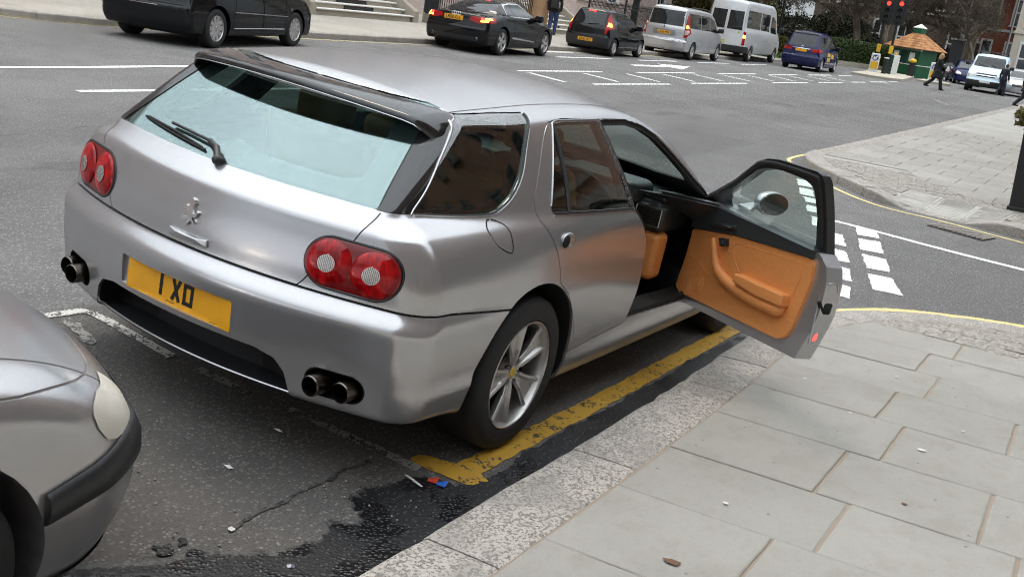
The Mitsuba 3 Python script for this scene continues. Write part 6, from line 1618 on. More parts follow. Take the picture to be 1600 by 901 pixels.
def building(name, label, x, y, rz, length, height, depth, mat, bays, floors, w=1.1, h=1.9, z0=0.0, first=1.2, step=3.4, style='white', trim='m_frame_white', door=True, margin=1.2, base=None):
    """a terrace front: local x along the front, front at local y = 0 facing -y, turned by rz"""
    b = thing(name, label, 'building')
    c, q = math.cos(rz), math.sin(rz)
    M = np.eye(4); M[:3, :3] = [[c, -q, 0], [q, c, 0], [0, 0, 1]]; M[:3, 3] = (x, y, z0)
    wall = Manifold.cube((length, depth, height + 1)).translate((0, 0, -1))
    us = np.linspace(margin + w / 2, length - margin - w / 2, bays)
    holes, fr, si, pa = [], *window_parts(w, h, style)
    spots = []
    for f_ in range(floors):
        for i, u in enumerate(us):
            zz = first + f_ * step
            if zz + h > height - .3: continue
            if door and f_ == 0 and i % 3 == 1:
                holes.append(Manifold.cube((1.2, .3, 2.6)).translate((u - .6, -.1, .0))); spots.append((u, None)); continue
            holes.append(Manifold.cube((w, .3, h)).translate((u - w / 2, -.1, zz))); spots.append((u, zz))
    wall -= Manifold.batch_boolean(holes, m3.OpType.Add)
    if base:
        cut = Manifold.cube((length + 2, depth * 2, first + step + .6)).translate((-1, -.5, -1.5)); put(b, 'stuccoed_ground_floor', wall ^ cut, base, smooth=False, xf=M); wall = wall - cut
    put(b, 'wall', wall, mat, smooth=False, xf=M)
    put(b, 'cornice', [box(-.1, length + .1, -.35, -.003, height - .5, height - .2), box(-.15, length + .15, -.5, .2, height - .2, height + .05)], trim, smooth=False, xf=M)
    put(b, 'string_course', box(-.05, length + .05, -.12, -.003, first + step - .55, first + step - .35), trim, smooth=False, xf=M)
    put(b, 'roof', prism([(-.3, height + .05), (depth / 2, height + depth * .32), (depth + .3, height + .05)], 'x', 0, length), 'm_slate', smooth=False, xf=M)
    for u in np.arange(length * .2, length, max(length * .3, 4)):
        put(b, 'chimney', box(u, u + 1.6, depth / 2 - .4, depth / 2 + .4, height + .5, height + depth * .32 + 1.6), mat, smooth=False, xf=M)
    for u, zz in spots:
        if zz is None:
            put(b, 'door', [box(u - .55, u + .55, .10, .15, 0, 2.2)], 'm_door_dark', smooth=False, xf=M); continue
        L = np.eye(4); L[:3, 3] = (u, 0, zz)
        k = shared(b, 'window', fr, M @ L)
        shared(k, 'sill', si, M @ L); shared(k, 'pane', pa, M @ L)
    return b


# the fronts that the silver paint and the windows mirror: both sides of the street
building('brick_terrace', 'brown brick terrace along the pavement beside the estate car', 9.0, 3.2, -PI / 2, 34, 13.5, 9, 'm_brick_brown', 11, 4, z0=.1, base='m_dark_stucco', style='dark', trim='m_dark_stucco')
building('side_terrace', 'brown brick houses on the far side of the side road', 5.6, 11.2, 0, 26, 14, 8.3, 'm_brick_brown', 8, 4, z0=.12, base='m_dark_stucco', style='dark', trim='m_dark_stucco')
building('corner_house', 'brown brick house beyond the corner on the right of the road', 5.6, 44, -PI / 2, 24.4, 14, 9, 'm_brick_brown', 8, 4, z0=.12, base='m_dark_stucco', style='dark', trim='m_dark_stucco')
building('pink_terrace', 'pale pink brick terrace with white windows behind the railings', -21.5, -32, PI / 2, 88, 12.6, 10, 'm_brick_pink', 27, 4, w=1.25, h=2.1, z0=.2, first=1.6, step=3.6, margin=1.0)
# the street's end
building('grey_brick_house', 'grey-brown brick house with tall white windows behind bare trees', -23.5, 95, .10, 14.2, 12, 10, 'm_brick_grey', 6, 3, w=1.2, h=2.4, first=1.3, step=3.9)
building('red_brick_house', 'narrow red brick house between the grey house and the cream house', -8.05, 86, .05, 2.9, 13, 8, 'm_brick_red', 2, 4, w=.7, h=1.9, step=3.2, door=False, margin=.25)
building('cream_house', 'cream stuccoed house at the far right of the street', -5.1, 80, .03, 13, 15, 9, 'm_cream', 7, 4, w=.9, h=2.1, first=1.0, step=3.3, trim='m_cream', door=True, margin=.6)
# stuccoed bay with ball finials in front of the red house
bk = thing('porch_bay', 'slate grey bay with two pale ball finials in front of the red brick house', 'porch')
put(bk, 'wall', [box(-9.6, -7.95, 83.6, 85.8, 0, 2.75)], 'm_slate', smooth=False); put(bk, 'cornice', box(-9.7, -7.85, 83.5, 85.8, 2.75, 2.9), 'm_frame_white', smooth=False)
put(bk, 'window', box(-8.5, -8.1, 83.55, 83.597, 1.5, 2.5), 'm_frame_white', smooth=False)
for fx in (-9.0, -8.1): put(bk, 'finial', move(lathe([(.13, 0), (.06, .12), (.06, .16), (.15, .24), (.17, .33), (.13, .44), (.0, .49)], 12), (fx, 83.7, 2.9)), 'm_tread', smooth=50)

# ---- railings, plinth and steps on the far pavement
def plinth_rail(y0, y1, x=-17.6, label='black iron railings on a low stone plinth'):
    k = thing('railings', label, 'railings')
    z = float(opp_z(x, (y0 + y1) / 2))
    put(k, 'plinth', rbox(x - .16, x + .16, y0, y1, z - .3, z + .32, .03), 'm_moss_stone', smooth=50)
    n = int((y1 - y0) / .13)
    bars = [cat(tube([(x, y0 + (i + .5) * (y1 - y0) / n, z + .30), (x, y0 + (i + .5) * (y1 - y0) / n, z + 1.42)], .016, 5), tube([(x, y0 + (i + .5) * (y1 - y0) / n, z + 1.42), (x, y0 + (i + .5) * (y1 - y0) / n, z + 1.58)], [.03, .004], 5)) for i in range(n)]
    b = put(k, 'bars', bars, 'm_iron_black'); labels[b] = {'label': 'close-set iron bars', 'kind': 'stuff'}
    for zz in (.42, 1.32): put(k, 'rail', tube([(x, y0, z + zz), (x, y1, z + zz)], .02, 6), 'm_iron_black')
    for yy in np.arange(y0, y1 + .1, max((y1 - y0) / 3, 2)): put(k, 'post', [tube([(x, yy, z + .3), (x, yy, z + 1.62)], .045, 8), arrays(Manifold.sphere(.07, 10).translate((x, yy, z + 1.66)))], 'm_iron_black')


plinth_rail(6.0, 19.3, label='black iron railings left of the white steps, seen behind the people carrier')
plinth_rail(25.6, 33.0, label='black iron railings right of the white steps, above the coupe roof')
plinth_rail(37.4, 48.5, label='black iron railings beyond the second flight of steps, behind the silver van')


def steps(y0, y1, label, x=-17.4, n=6):
    k = thing('front_steps', label, 'steps')
    z = float(opp_z(x, y0))
    for i in range(n):
        put(k, 'tread', rbox(x - .34 - .30 * i, x + .05 - .30 * i, y0, y1 - .10 * i, z + .155 + .165 * i, z + .195 + .165 * i, .012), 'm_tread', smooth=50)
        put(k, 'riser', box(x - 2.2, x - .02 - .30 * i, y0 + .02, y1 - .12 - .10 * i, z - .05 + .165 * i, z + .155 + .165 * i), 'm_stone', smooth=False)
    for yy, d in ((y0 - .30, 1), (y1 - .02, 1)):
        m = prism([(x + .05, z - .2), (x + .05, z + .34), (x - 1.9, z + 1.45), (x - 2.6, z + 1.45), (x - 2.6, z - .2)], 'y', yy, yy + .26)
        put(k, 'side_wall', m, 'm_stone', smooth=False)
    put(k, 'mat_gap', [box(x - .32 - .30 * i, x + .012 - .30 * i, y0 + 1.6, y1 - 1.7, z + .02 + .165 * i, z + .14 + .165 * i) for i in range(1, n)], 'm_iron_black', smooth=False)


steps(19.9, 24.6, 'white-edged front steps between the railings, above the estate roof')
steps(33.5, 36.9, 'second flight of pale front steps behind the person in jeans')

# ---- hedge, shrubs, trees
def leaf_cloud(rng, n, centre, radii, size, shell=.5, boxy=False):
    d = rng.normal(size=(n, 3)); d /= np.linalg.norm(d, axis=1, keepdims=True)
    r = rng.uniform(shell, 1, (n, 1)) ** .6
    p = (rng.uniform(-1, 1, (n, 3)) if boxy else d * r) * radii
    p = p * (1 + .25 * (meshkit.noise(p / np.max(radii) * 3 + 5)[:, None] - .5)) + centre
    a = rng.normal(size=(n, 3)); a /= np.linalg.norm(a, axis=1, keepdims=True)
    b = np.cross(a, rng.normal(size=(n, 3))); b /= np.linalg.norm(b, axis=1, keepdims=True)
    s = size * rng.uniform(.6, 1.4, (n, 1))
    v = np.stack([p - a * s, p + b * s * .5, p + a * s, p - b * s * .5], 1).reshape(-1, 3)
    i = np.arange(n)[:, None] * 4
    return v, np.vstack([i + [0, 1, 2], i + [0, 2, 3]])


def leaf_mat(name, a, b, tr=.35):
    scene['m_' + name] = {'type': 'twosided', 'bsdf': {'type': 'principled', 'base_color': mikit.proc(lambda p, n, uv: mixc(a, b, nz(p.x * 7, p.y * 7, p.z * 7))), 'roughness': .6, 'specular': .3}}


leaf_mat('hedge', (0.025, 0.045, 0.014), (0.065, 0.10, 0.028))
leaf_mat('shrub_olive', (0.06, 0.055, 0.018), (0.13, 0.12, 0.035)); leaf_mat('shrub_dark', (0.02, 0.024, 0.014), (0.05, 0.05, 0.028)); leaf_mat('grass', (0.05, 0.09, 0.015), (0.10, 0.14, 0.03)); leaf_mat('flower', (0.30, 0.14, 0.10), (0.45, 0.30, 0.22))
P('bark', mikit.proc(lambda p, n, uv: mixc((0.10, 0.082, 0.06), (0.24, 0.205, 0.15), ss(.3, .7, fb(p.x * 3, p.y * 3, p.z * 1.2, octaves=3)))), 0.9)
P('twig', (0.085, 0.068, 0.048), 0.9)
rng = np.random.default_rng(5)
hk = thing('hedge', 'clipped dark green hedge behind the traffic island', 'hedge')
A0, A1 = np.array([-14.6, 61.5]), np.array([-9.4, 68.2]); hd_ = (A1 - A0) / np.linalg.norm(A1 - A0); hn = np.array([-hd_[1], hd_[0]]); hl = np.linalg.norm(A1 - A0)
v, f = leaf_cloud(rng, 16000, (0, 0, 0), (hl / 2, .55, .68), .07, boxy=True)
Rm = np.column_stack([hd_, hn]); zc = float(opp_z(-12, 65)) + .78
put(hk, 'foliage', (np.column_stack([v[:, :2] @ Rm.T + (A0 + A1) / 2, v[:, 2] + zc]), f), 'm_hedge', smooth=False)
w_ = np.array([A0 - hn * .8, A1 - hn * .8, A1 + hn * .6, A0 + hn * .6]); zz = float(opp_z(-12, 65))
k = thing('low_wall', 'low pale stone kerb wall along the foot of the hedge', 'wall'); put(k, None, prism(w_, 'z', zz - .3, zz + .16), 'm_stone', smooth=False)
for i, (x, y, rx, rzz, mt, lab) in enumerate([(-16.6, 54.5, 1.3, 1.3, 'shrub_olive', 'olive green shrub right of the minibus'), (-15.2, 57.5, 1.1, .9, 'shrub_olive', 'yellowish shrub behind the bonnet of the minibus'), (-18.5, 60.0, 2.2, 2.0, 'shrub_dark', 'large dark shrub behind the blue people carrier'), (-16.4, 66.0, 1.8, 1.6, 'shrub_dark', 'dark rounded shrub above the roof of the blue people carrier'), (-20.0, 76.0, 2.4, 2.2, 'shrub_dark', 'dark shrub at the foot of the bare trees left of the signals'), (-14.2, 76.0, 2.0, 1.7, 'shrub_dark', 'dark shrub behind the hedge near the signals'), (-11.6, 80.0, 1.6, 1.9, 'shrub_dark', 'dark shrub behind the green shelter')]):
    k = thing('shrub', lab, 'shrub'); g0 = float(opp_z(x, y))
    put(k, 'foliage', [leaf_cloud(rng, 2600, (x + rng.normal(0, rx * .35), y + rng.normal(0, rx * .35), g0 + rzz * rng.uniform(.4, .7)), (rx * .7, rx * .7, rzz * .62), .10, .35) for _ in range(4)], 'm_' + mt, smooth=False)
    put(k, 'stem', [tube([(x, y, g0 - .1), (x + rng.normal(0, rx * .3), y + rng.normal(0, rx * .3), g0 + rzz)], [.05, .02], 6) for _ in range(4)], 'm_twig')
for i, (x, y, rx, rzz, mt, lab) in enumerate([(-19.5, 64.5, 1.8, 2.6, 'shrub_olive', 'tall olive evergreen between the minibus and the blue people carrier'), (-22.5, 71, 2.6, 3.2, 'shrub_dark', 'tall dark evergreen behind the roof of the blue people carrier'), (-25, 64, 2.4, 3.0, 'shrub_dark', 'tall dark evergreen above the bonnet of the minibus'), (-20.5, 57.5, 1.6, 2.2, 'shrub_olive', 'olive evergreen close behind the minibus'), (-17.5, 80, 2.6, 2.4, 'shrub_dark', 'broad dark evergreen left of the signals against the grey house')]):
    k = thing('evergreen', lab, 'shrub'); g0 = float(opp_z(x, y))
    put(k, 'foliage', [leaf_cloud(rng, 3000, (x + rng.normal(0, rx * .4), y + rng.normal(0, rx * .4), g0 + rzz * rng.uniform(.4, 1.0)), (rx * .7, rx * .7, rzz * .55), .11, .3) for _ in range(5)], 'm_' + mt, smooth=False)
    put(k, 'stem', [tube([(x, y, g0 - .1), (x + rng.normal(0, rx * .3), y + rng.normal(0, rx * .3), g0 + rzz)], [.07, .02], 6) for _ in range(4)], 'm_twig')
k = thing('gate_pier', 'square tan stone pier beside the second steps, above the coupe bonnet', 'pier'); zz = float(opp_z(-17.5, 32))
put(k, 'shaft', rbox(-17.8, -17.2, 32.6, 33.2, zz - .2, zz + 1.9, .02), 'm_pier_stone', smooth=50); put(k, 'cap', rbox(-17.9, -17.1, 32.5, 33.3, zz + 1.9, zz + 2.06, .03), 'm_pier_stone', smooth=50)
k = thing('grass', 'strip of rough grass at the edge of the park', kind='stuff')
v, f = leaf_cloud(rng, 5000, (0, 0, 0), (1.6, 7, .12), .10, boxy=True); put(k, None, (v + [-15.0, 57, float(opp_z(-15, 57)) + .08], f), 'm_grass', smooth=False)


def make_tree(seed, height, spread):
    """a bare tree: trunk and limbs, and the twigs of its crown"""
    rng = np.random.default_rng(seed); big, fine = [], []

    def grow(p, d, L, r, lev):
        n = 3 if lev else 5
        pts, rad = [p], [r]
        for i in range(n):
            d = d + rng.normal(0, .10 + .05 * lev, 3) + np.array([0, 0, .05 if lev else 0]); d /= np.linalg.norm(d)
            p = p + d * L / n; pts.append(p); rad.append(r * (1 - .55 * (i + 1) / n))
        (big if lev < 3 else fine).append((np.array(pts), np.array(rad)))
        if lev >= 5: return
        kids = [0, 6, 5, 5, 5][lev] if lev else 6
        for c in range(kids):
            t = rng.uniform(.35, 1) if lev else rng.uniform(.5, 1); j = t * n; a = int(min(j, n - 1)); q = pts[a] + (pts[a + 1] - pts[a]) * (j - a)
            s = rng.normal(size=3); s -= d * (s @ d); s /= np.linalg.norm(s)
            nd = d * rng.uniform(.35, .8) + s * rng.uniform(.6, 1.0) * spread; nd[2] += .12; nd /= np.linalg.norm(nd)
            grow(q, nd, L * rng.uniform(.5, .72), max(r * rng.uniform(.32, .5), .006), lev + 1)

    grow(np.array([0, 0, -.2]), np.array([0, 0, 1.0]), height, height * .055, 0)
    tb = cat(*[tube(p, r, 7 if r[0] > .08 else 4, cap=False) for p, r in big])
    seg = np.array([(p[i], p[i + 1]) for p, r in fine for i in range(len(p) - 1)]); n = len(seg)
    d = seg[:, 1] - seg[:, 0]; a = np.cross(d, rng.normal(size=(n, 3))); a /= np.linalg.norm(a, axis=1, keepdims=True) + 1e-9
    b = np.cross(d, a); b /= np.linalg.norm(b, axis=1, keepdims=True) + 1e-9
    w = .019
    v = np.stack([seg[:, 0] + a * w, seg[:, 0] - a * w * .5 + b * w, seg[:, 0] - a * w * .5 - b * w, seg[:, 1]], 1).reshape(-1, 3)
    i = np.arange(n)[:, None] * 4
    return tb, (v, np.vstack([i + [0, 1, 3], i + [1, 2, 3], i + [2, 0, 3]]))


protos = []
for s_, hh, sp_ in ((1, 5.2, .9), (2, 6.0, 1.0), (3, 4.4, 1.1)):
    tb, tw = make_tree(s_, hh, sp_)
    protos.append((ply_of(tb, 'm_bark', 40), ply_of(tw, 'm_twig')))
TREES = [(-15.6, 54.5, 1, 1.15, 'bare tree with a thick dark limb over the minibus'), (-13.9, 72, 0, 1.1, 'bare tree with a pale trunk left of the traffic signals'), (-13.4, 76.5, 1, 1.0, 'bare tree behind the left traffic signal'), (-11.4, 70.6, 2, 1.0, 'bare tree behind the right traffic signal'),
         (-8.0, 81.5, 1, 1.25, 'tall bare tree with a thick trunk right of the green shelter'), (-9.6, 86, 0, 1.1, 'bare tree between the shelter and the grey house'), (-22, 64, 0, 1.3, 'bare tree above the roof of the blue people carrier'), (-21, 73, 2, 1.2, 'low bare tree in the park behind the hedge'),
         (-17.0, 50.5, 0, 1.1, 'bare tree behind the roof of the minibus'), (-19.0, 58, 2, 1.2, 'bare tree between the minibus and the blue people carrier'), (-26, 82, 1, 1.2, 'bare tree at the back of the park, left'), (-18.5, 84, 0, 1.2, 'bare tree at the back of the park, middle'), (-13.5, 88, 1, 1.1, 'bare tree close in front of the grey house'), (-6.6, 77, 2, .8, 'slim bare tree in front of the red brick house')]
for i, (x, y, p_, s_, lab) in enumerate(TREES):
    k = thing('bare_tree', lab, 'tree', 'bare trees round the park')
    g = 1.3 * i; M = np.eye(4); M[:3, :3] = np.array([[math.cos(g), -math.sin(g), 0], [math.sin(g), math.cos(g), 0], [0, 0, 1]]) * s_; M[:3, 3] = (x, y, float(opp_z(x, y)))
    shared(k, 'trunk', protos[p_][0], M); shared(k, 'crown', protos[p_][1], M)

# ---- traffic island, signals, bollards
isl = [(-9.3, 50.9), (-8.3, 50.7), (-7.4, 51.3), (-7.05, 52.6), (-7.6, 57.5), (-8.2, 62.5), (-10.9, 63), (-9.9, 57)]
k = thing('traffic_island', 'raised kerbed island below the traffic signals', kind='structure'); put(k, None, prism(isl, 'z', -.1, .16), 'm_stone', smooth=False)
k = thing('traffic_island', 'small raised island in front of the walking woman', kind='structure'); put(k, None, prism([(-7.3, 57.9), (-6.4, 57.6), (-5.6, 58.6), (-6.0, 61), (-7.4, 61)], 'z', -.1, .13), 'm_stone', smooth=False)
P('signal_black', (0.012, 0.013, 0.014), 0.5); P('signal_red', (0.8, 0.05, 0.03), 0.4); LIT['m_signal_red'] = (.75, .022, .016)
P('bollard_white', (0.68, 0.69, 0.66), 0.45); P('bollard_yellow', (0.70, 0.42, 0.02), 0.4); P('sign_blue', (0.02, 0.05, 0.22), 0.35); P('post_green', (0.015, 0.05, 0.035), 0.5)


def signal(x, y, lab, yaw=.17, z0=.16):
    k = thing('traffic_signal', lab, 'traffic light', 'traffic signals on the island')
    c, q = math.cos(yaw), math.sin(yaw); M = np.eye(4); M[:3, :3] = np.array([[c, -q, 0], [q, c, 0], [0, 0, 1]]) * 1.12; M[:3, 3] = (x, y, z0)
    put(k, 'pole', tube([(0, 0, -.1), (0, 0, 3.3)], .062, 12), 'm_signal_black', xf=M, smooth=50)
    put(k, 'backing_board', rbox(-.30, .30, .02, .05, 2.35, 3.72, .02), 'm_signal_black', xf=M)
    put(k, 'head', rbox(-.15, .15, -.16, .02, 2.52, 3.56, .03), 'm_signal_black', xf=M, smooth=50)
    put(k, 'push_button_box', rbox(-.10, .10, -.17, -.06, .95, 1.35, .02), 'm_bollard_yellow', xf=M)
    for i, zz in enumerate((3.38, 3.04, 2.70)):
        lk = put(k, 'lamp', move(lathe([(0, -.012), (.07, -.008), (.105, 0)], 20, 'y'), (0, -.163, zz)), 'm_signal_red' if i == 0 else 'm_signal_black', xf=M, label='lit red lamp' if i == 0 else None)
        if i == 0: scene[lk]['emitter'] = {'type': 'area', 'radiance': {'type': 'rgb', 'value': list(LIT['m_signal_red'])}}
        g = np.linspace(-.3, PI + .3, 15)
        top = np.array([(.115 * math.cos(a), 0, .115 * math.sin(a) + zz) for a in g]); out_ = top + np.stack([0 * g, -.20 + .0 * g, 0 * g], 1); n = len(g)
        V = np.vstack([top + [0, -.16, 0], out_ + [0, -.16, 0]]); j = np.arange(n - 1)
        put(k, 'visor', (V, np.vstack([np.stack([j, j + 1, n + j + 1], 1), np.stack([j, n + j + 1, n + j], 1)])), 'm_signal_black', xf=M)


signal(-10.1, 60.2, 'left of the two red traffic signals on the island'); signal(-9.1, 58.6, 'right of the two red traffic signals on the island')


def keep_left(x, y, lab, yaw, z0=.14):
    k = thing('keep_left_bollard', lab, 'bollard')
    c, q = math.cos(yaw), math.sin(yaw); M = np.eye(4); M[:3, :3] = [[c, -q, 0], [q, c, 0], [0, 0, 1]]; M[:3, 3] = (x, y, z0)
    put(k, 'shell', hull([(a * .20, b * .10, z) for a in (-1, 1) for b in (-1, 1) for z in (.02, .98)], .04, 10), 'm_bollard_white', xf=M, smooth=50)
    put(k, 'base', rbox(-.24, .24, -.15, .15, -.1, .10, .03), 'm_bollard_white', xf=M, smooth=50)
    put(k, 'yellow_panel', rbox(-.19, .19, -.152, -.141, .18, .58, .004), 'm_bollard_yellow', xf=M); put(k, 'yellow_side', rbox(.241, .250, -.10, .10, .16, .90, .004), 'm_bollard_yellow', xf=M)
    put(k, 'blue_disc', move(lathe([(0, -.012), (.158, -.012), (.165, 0)], 24, 'y'), (0, -.141, .78)), 'm_sign_blue', xf=M)
    ar_ = np.array([(.10, .10), (.075, .125), (-.04, .01), (-.04, .08), (-.10, .08), (-.10, -.10), (.08, -.10), (.08, -.04), (.01, -.04), (.125, .075)])
    put(k, 'white_arrow', prism(round_poly(ar_[[0, 1, 2, 3, 4, 5, 6, 7, 8, 9]] * [1, 1] + [0, .78], .001), 'y', -.159, -.154), 'm_bollard_white', xf=M, smooth=False)


keep_left(-9.62, 57.6, 'white and yellow keep-left bollard with a blue arrow disc, left of the signals', .18)
keep_left(-6.55, 58.4, 'white and yellow keep-left bollard half hidden by the walking woman', .18, .12)
k = thing('island_bollard', 'pale bollard with a yellow edge and dark back, right of the signals', 'bollard')
M = np.eye(4); a_ = .95; M[:3, :3] = [[math.cos(a_), -math.sin(a_), 0], [math.sin(a_), math.cos(a_), 0], [0, 0, 1]]; M[:3, 3] = (-8.7, 58.2, .15)
put(k, 'shell', hull([(a * .20, b * .10, z) for a in (-1, 1) for b in (-1, 1) for z in (.0, 1.02)], .04, 10), 'm_bollard_white', xf=M, smooth=50); put(k, 'back', rbox(-.25, -.235, -.15, .15, 0, 1.05, .01), 'm_post_green', xf=M); put(k, 'yellow_side', rbox(.24, .252, -.11, .11, .1, .95, .004), 'm_bollard_yellow', xf=M)
put(k, 'lamp', Manifold.sphere(.08, 12).translate((0, 0, 1.12)), 'm_bollard_yellow', xf=M, smooth=50)
k = thing('round_post', 'short black post with a pale cap between the bollards', 'post'); put(k, 'post', move(lathe([(.0, 0), (.13, 0), (.12, .82), (.0, .82)], 16), (-8.95, 57.2, .15)), 'm_signal_black', smooth=40); put(k, 'cap', move(lathe([(.13, 0), (.14, .03), (.12, .06), (0, .07)], 16), (-8.95, 57.2, .97)), 'm_bollard_white', smooth=40)
k = thing('lamp_post', 'thin dark lamp post behind the blue people carrier', 'lamp post'); put(k, 'pole', tube([(-17.2, 64, 0), (-17.2, 64, 8.5)], [.09, .05], 8), 'm_signal_black', smooth=50); put(k, 'lamp_head', hull([(-17.2, 64, 8.5), (-16.2, 63.8, 8.75), (-16.1, 63.8, 8.7)], .08, 8), 'm_signal_black', smooth=50)
k = thing('lamp_post', 'slim pale lamp post in front of the cream house', 'lamp post'); put(k, 'pole', tube([(-5.0, 76, 0), (-5.0, 76, 8.5)], [.09, .05], 8), 'm_steel', smooth=50); put(k, 'lamp_head', hull([(-5.0, 76, 8.5), (-4.2, 75.8, 8.7)], .08, 8), 'm_steel', smooth=50)

# ---- the green shelter
P('hut_green', mikit.proc(lambda p, n, uv: mixc((0.008, 0.075, 0.03), (0.016, 0.11, 0.045), fb(p.x * 6, p.y * 6, p.z * 2))), 0.45); P('hut_dark', (0.006, 0.035, 0.02), 0.5); P('poster', (0.72, 0.74, 0.74), 0.5)
P('shingle_a', mikit.proc(lambda p, n, uv: mixc((0.34, 0.15, 0.055), (0.46, 0.23, 0.095), nz(p.x * 9, p.y * 9, p.z * 9))), 0.8); P('shingle_b', (0.30, 0.13, 0.05), 0.8)
sk = thing('green_shelter', 'small green wooden shelter with an orange shingle roof', 'shelter')
yaw = -.42; c, q = math.cos(yaw), math.sin(yaw); M = np.eye(4); M[:3, :3] = np.array([[c, -q, 0], [q, c, 0], [0, 0, 1]]) * .93; M[:3, 3] = (-8.85, 64.6, float(road_z(-8.7, 64)))
hx_, hy_ = 1.05, .95
put(sk, 'wall', [box(-hx_, hx_, -hy_, hy_, 0, 1.85)], 'm_hut_green', smooth=False, xf=M)
for i in range(11): put(sk, 'plank', box(-hx_ + .01 + i * .19, -hx_ + .185 + i * .19, -hy_ - .022, -hy_ - .003, .05, .72), 'm_hut_green', smooth=False, xf=M)
put(sk, 'dado_rail', [box(-hx_ - .03, hx_ + .03, -hy_ - .05, -hy_ - .023, .74, .79), box(hx_ + .003, hx_ + .04, -hy_ - .02, hy_, .74, .79)], 'm_bollard_white', smooth=False, xf=M)
put(sk, 'eaves_board', [box(-hx_ - .12, hx_ + .12, -hy_ - .16, -hy_ - .004, 1.66, 1.80)], 'm_steel', smooth=False, xf=M)
for u in (-.66, .52): put(sk, 'window', box(u - .19, u + .19, -hy_ - .03, -hy_ - .004, .98, 1.52), 'm_poster', smooth=False, xf=M, label='white poster window')
put(sk, 'doorway', box(-.30, .16, -hy_ - .012, -hy_ - .004, .82, 1.6), 'm_hut_dark', smooth=False, xf=M)
nrow, apex, ev = 7, 2.82, 1.78
for r in range(nrow):
    t0, t1 = r / nrow, (r + 1) / nrow
    for sgn, ax in ((-1, 1), (1, 1), (-1, 0), (1, 0)):
        ex, ey = hx_ + .42, hy_ + .42
        L0_, L1_ = ((ex if ax else ey) * (1 - t0 * .88)), ((ex if ax else ey) * (1 - t1 * .88))
        d0_, d1_ = ((ey if ax else ex) * (1 - t0 * .88)), ((ey if ax else ex) * (1 - t1 * .88))
        z0_, z1_ = ev + (apex - ev) * t0, ev + (apex - ev) * t1
        m_ = max(3, int(L0_ * 2 / .32)); off_ = (r % 2) * .5
        eds = np.clip((np.arange(-1, m_ + 1) + off_) / m_, 0, 1); eds = np.unique(eds)
        for a, b in zip(eds[:-1], eds[1:]):
            pts = [((2 * a - 1) * L0_, d0_, z0_), ((2 * b - 1) * L0_ - .008, d0_, z0_), ((2 * b - 1) * L1_ - .008, d1_, z1_), ((2 * a - 1) * L1_, d1_, z1_)]
            lift = [.035, .035, .006, .006]
            P8 = []
            for (u, d, zz), lf in zip(pts, lift):
                P8.append((u, sgn * d, zz) if ax else (sgn * d, u, zz)); P8.append((u, sgn * d, zz + lf) if ax else (sgn * d, u, zz + lf))
            put(sk, 'shingle', Manifold.hull_points(np.array(P8)), 'm_shingle_a' if (int(a * m_) + r) % 3 else 'm_shingle_b', smooth=False, xf=M)
ck_ = put(sk, 'roof_vent', box(-.30, .30, -.28, .28, 2.66, 3.08), 'm_hut_green', smooth=False, xf=M); put(ck_, 'vent_cap', [arrays(hull([(a * .30, b * .28, 3.10) for a in (-1, 1) for b in (-1, 1)] + [(0, 0, 3.34)], .03, 8))], 'm_bollard_white', smooth=False, xf=M)
k = thing('beacon_post', 'dark post with a rounded yellow lamp in front of the green shelter', 'post'); put(k, 'post', move(lathe([(.20, 0), (.17, .7), (.19, .8), (.0, .82)], 14), (-8.25, 61.3, .1)), 'm_signal_black', smooth=40); put(k, 'lamp', Manifold.sphere(.20, 14).scale((1, 1, .72)).translate((-8.25, 61.3, 1.0)), 'm_bollard_yellow', smooth=50)

# ---- parked motorcycles beyond the woman
def motorcycle(x, y, rz, lab, paint):
    k = thing('motorcycle', lab, 'motorcycle'); M = place(x, y, rz, 0)
    for wy in (-.65, .65):
        wk_ = put(k, 'wheel', make_tyre(.31, .24, .13), 'm_rubber', xf=M @ np.array([[1, 0, 0, .065], [0, 1, 0, wy], [0, 0, 1, .31], [0, 0, 0, 1]]), smooth=40)
        put(wk_, 'rim', move(lathe([(.0, 0), (.06, .01), (.06, -.05), (.22, -.05), (.25, -.01)], 20, 'x'), (.05, wy, .31)), 'm_steel', xf=M, smooth=40)
    put(k, 'body', hull([(0, -.7, .75), (0, -.3, .62), (0, .3, .78), (0, .45, .7), (0, .1, .45)], .13, 10), paint, xf=M, smooth=50); put(k, 'engine', rbox(-.16, .16, -.25, .3, .25, .55, .05), 'm_steel', xf=M, smooth=50)
    put(k, 'windshield', hull([(a, .62, .85) for a in (-.18, .18)] + [(a, .48, 1.12) for a in (-.12, .12)], .03, 8), 'm_far_glass', xf=M, smooth=50); put(k, 'seat', hull([(0, -.6, .86), (0, -.1, .82)], .12, 10), 'm_trim_black', xf=M, smooth=50)
    put(k, 'handlebar', tube([(-.36, .38, 1.0), (-.1, .5, .98), (.1, .5, .98), (.36, .38, 1.0)], .018, 6), 'm_steel', xf=M); put(k, 'fork', [tube([(s * .07, .5, .95), (s * .09, .65, .31)], .025, 6) for s in (-1, 1)], 'm_steel', xf=M)
    put(k, 'headlight', Manifold.sphere(.1, 12).translate((0, .68, .82)), 'm_lamp_clear', xf=M, smooth=50)


motorcycle(-7.6, 69.0, PI + .5, 'dark motorcycle nearest the walking woman', 'm_black_paint'); motorcycle(-7.0, 71.0, PI + .4, 'grey motorcycle second from the walking woman', 'm_silver_far'); motorcycle(-7.9, 72.0, PI + .6, 'red motorcycle behind the other motorcycles', 'm_red_far')

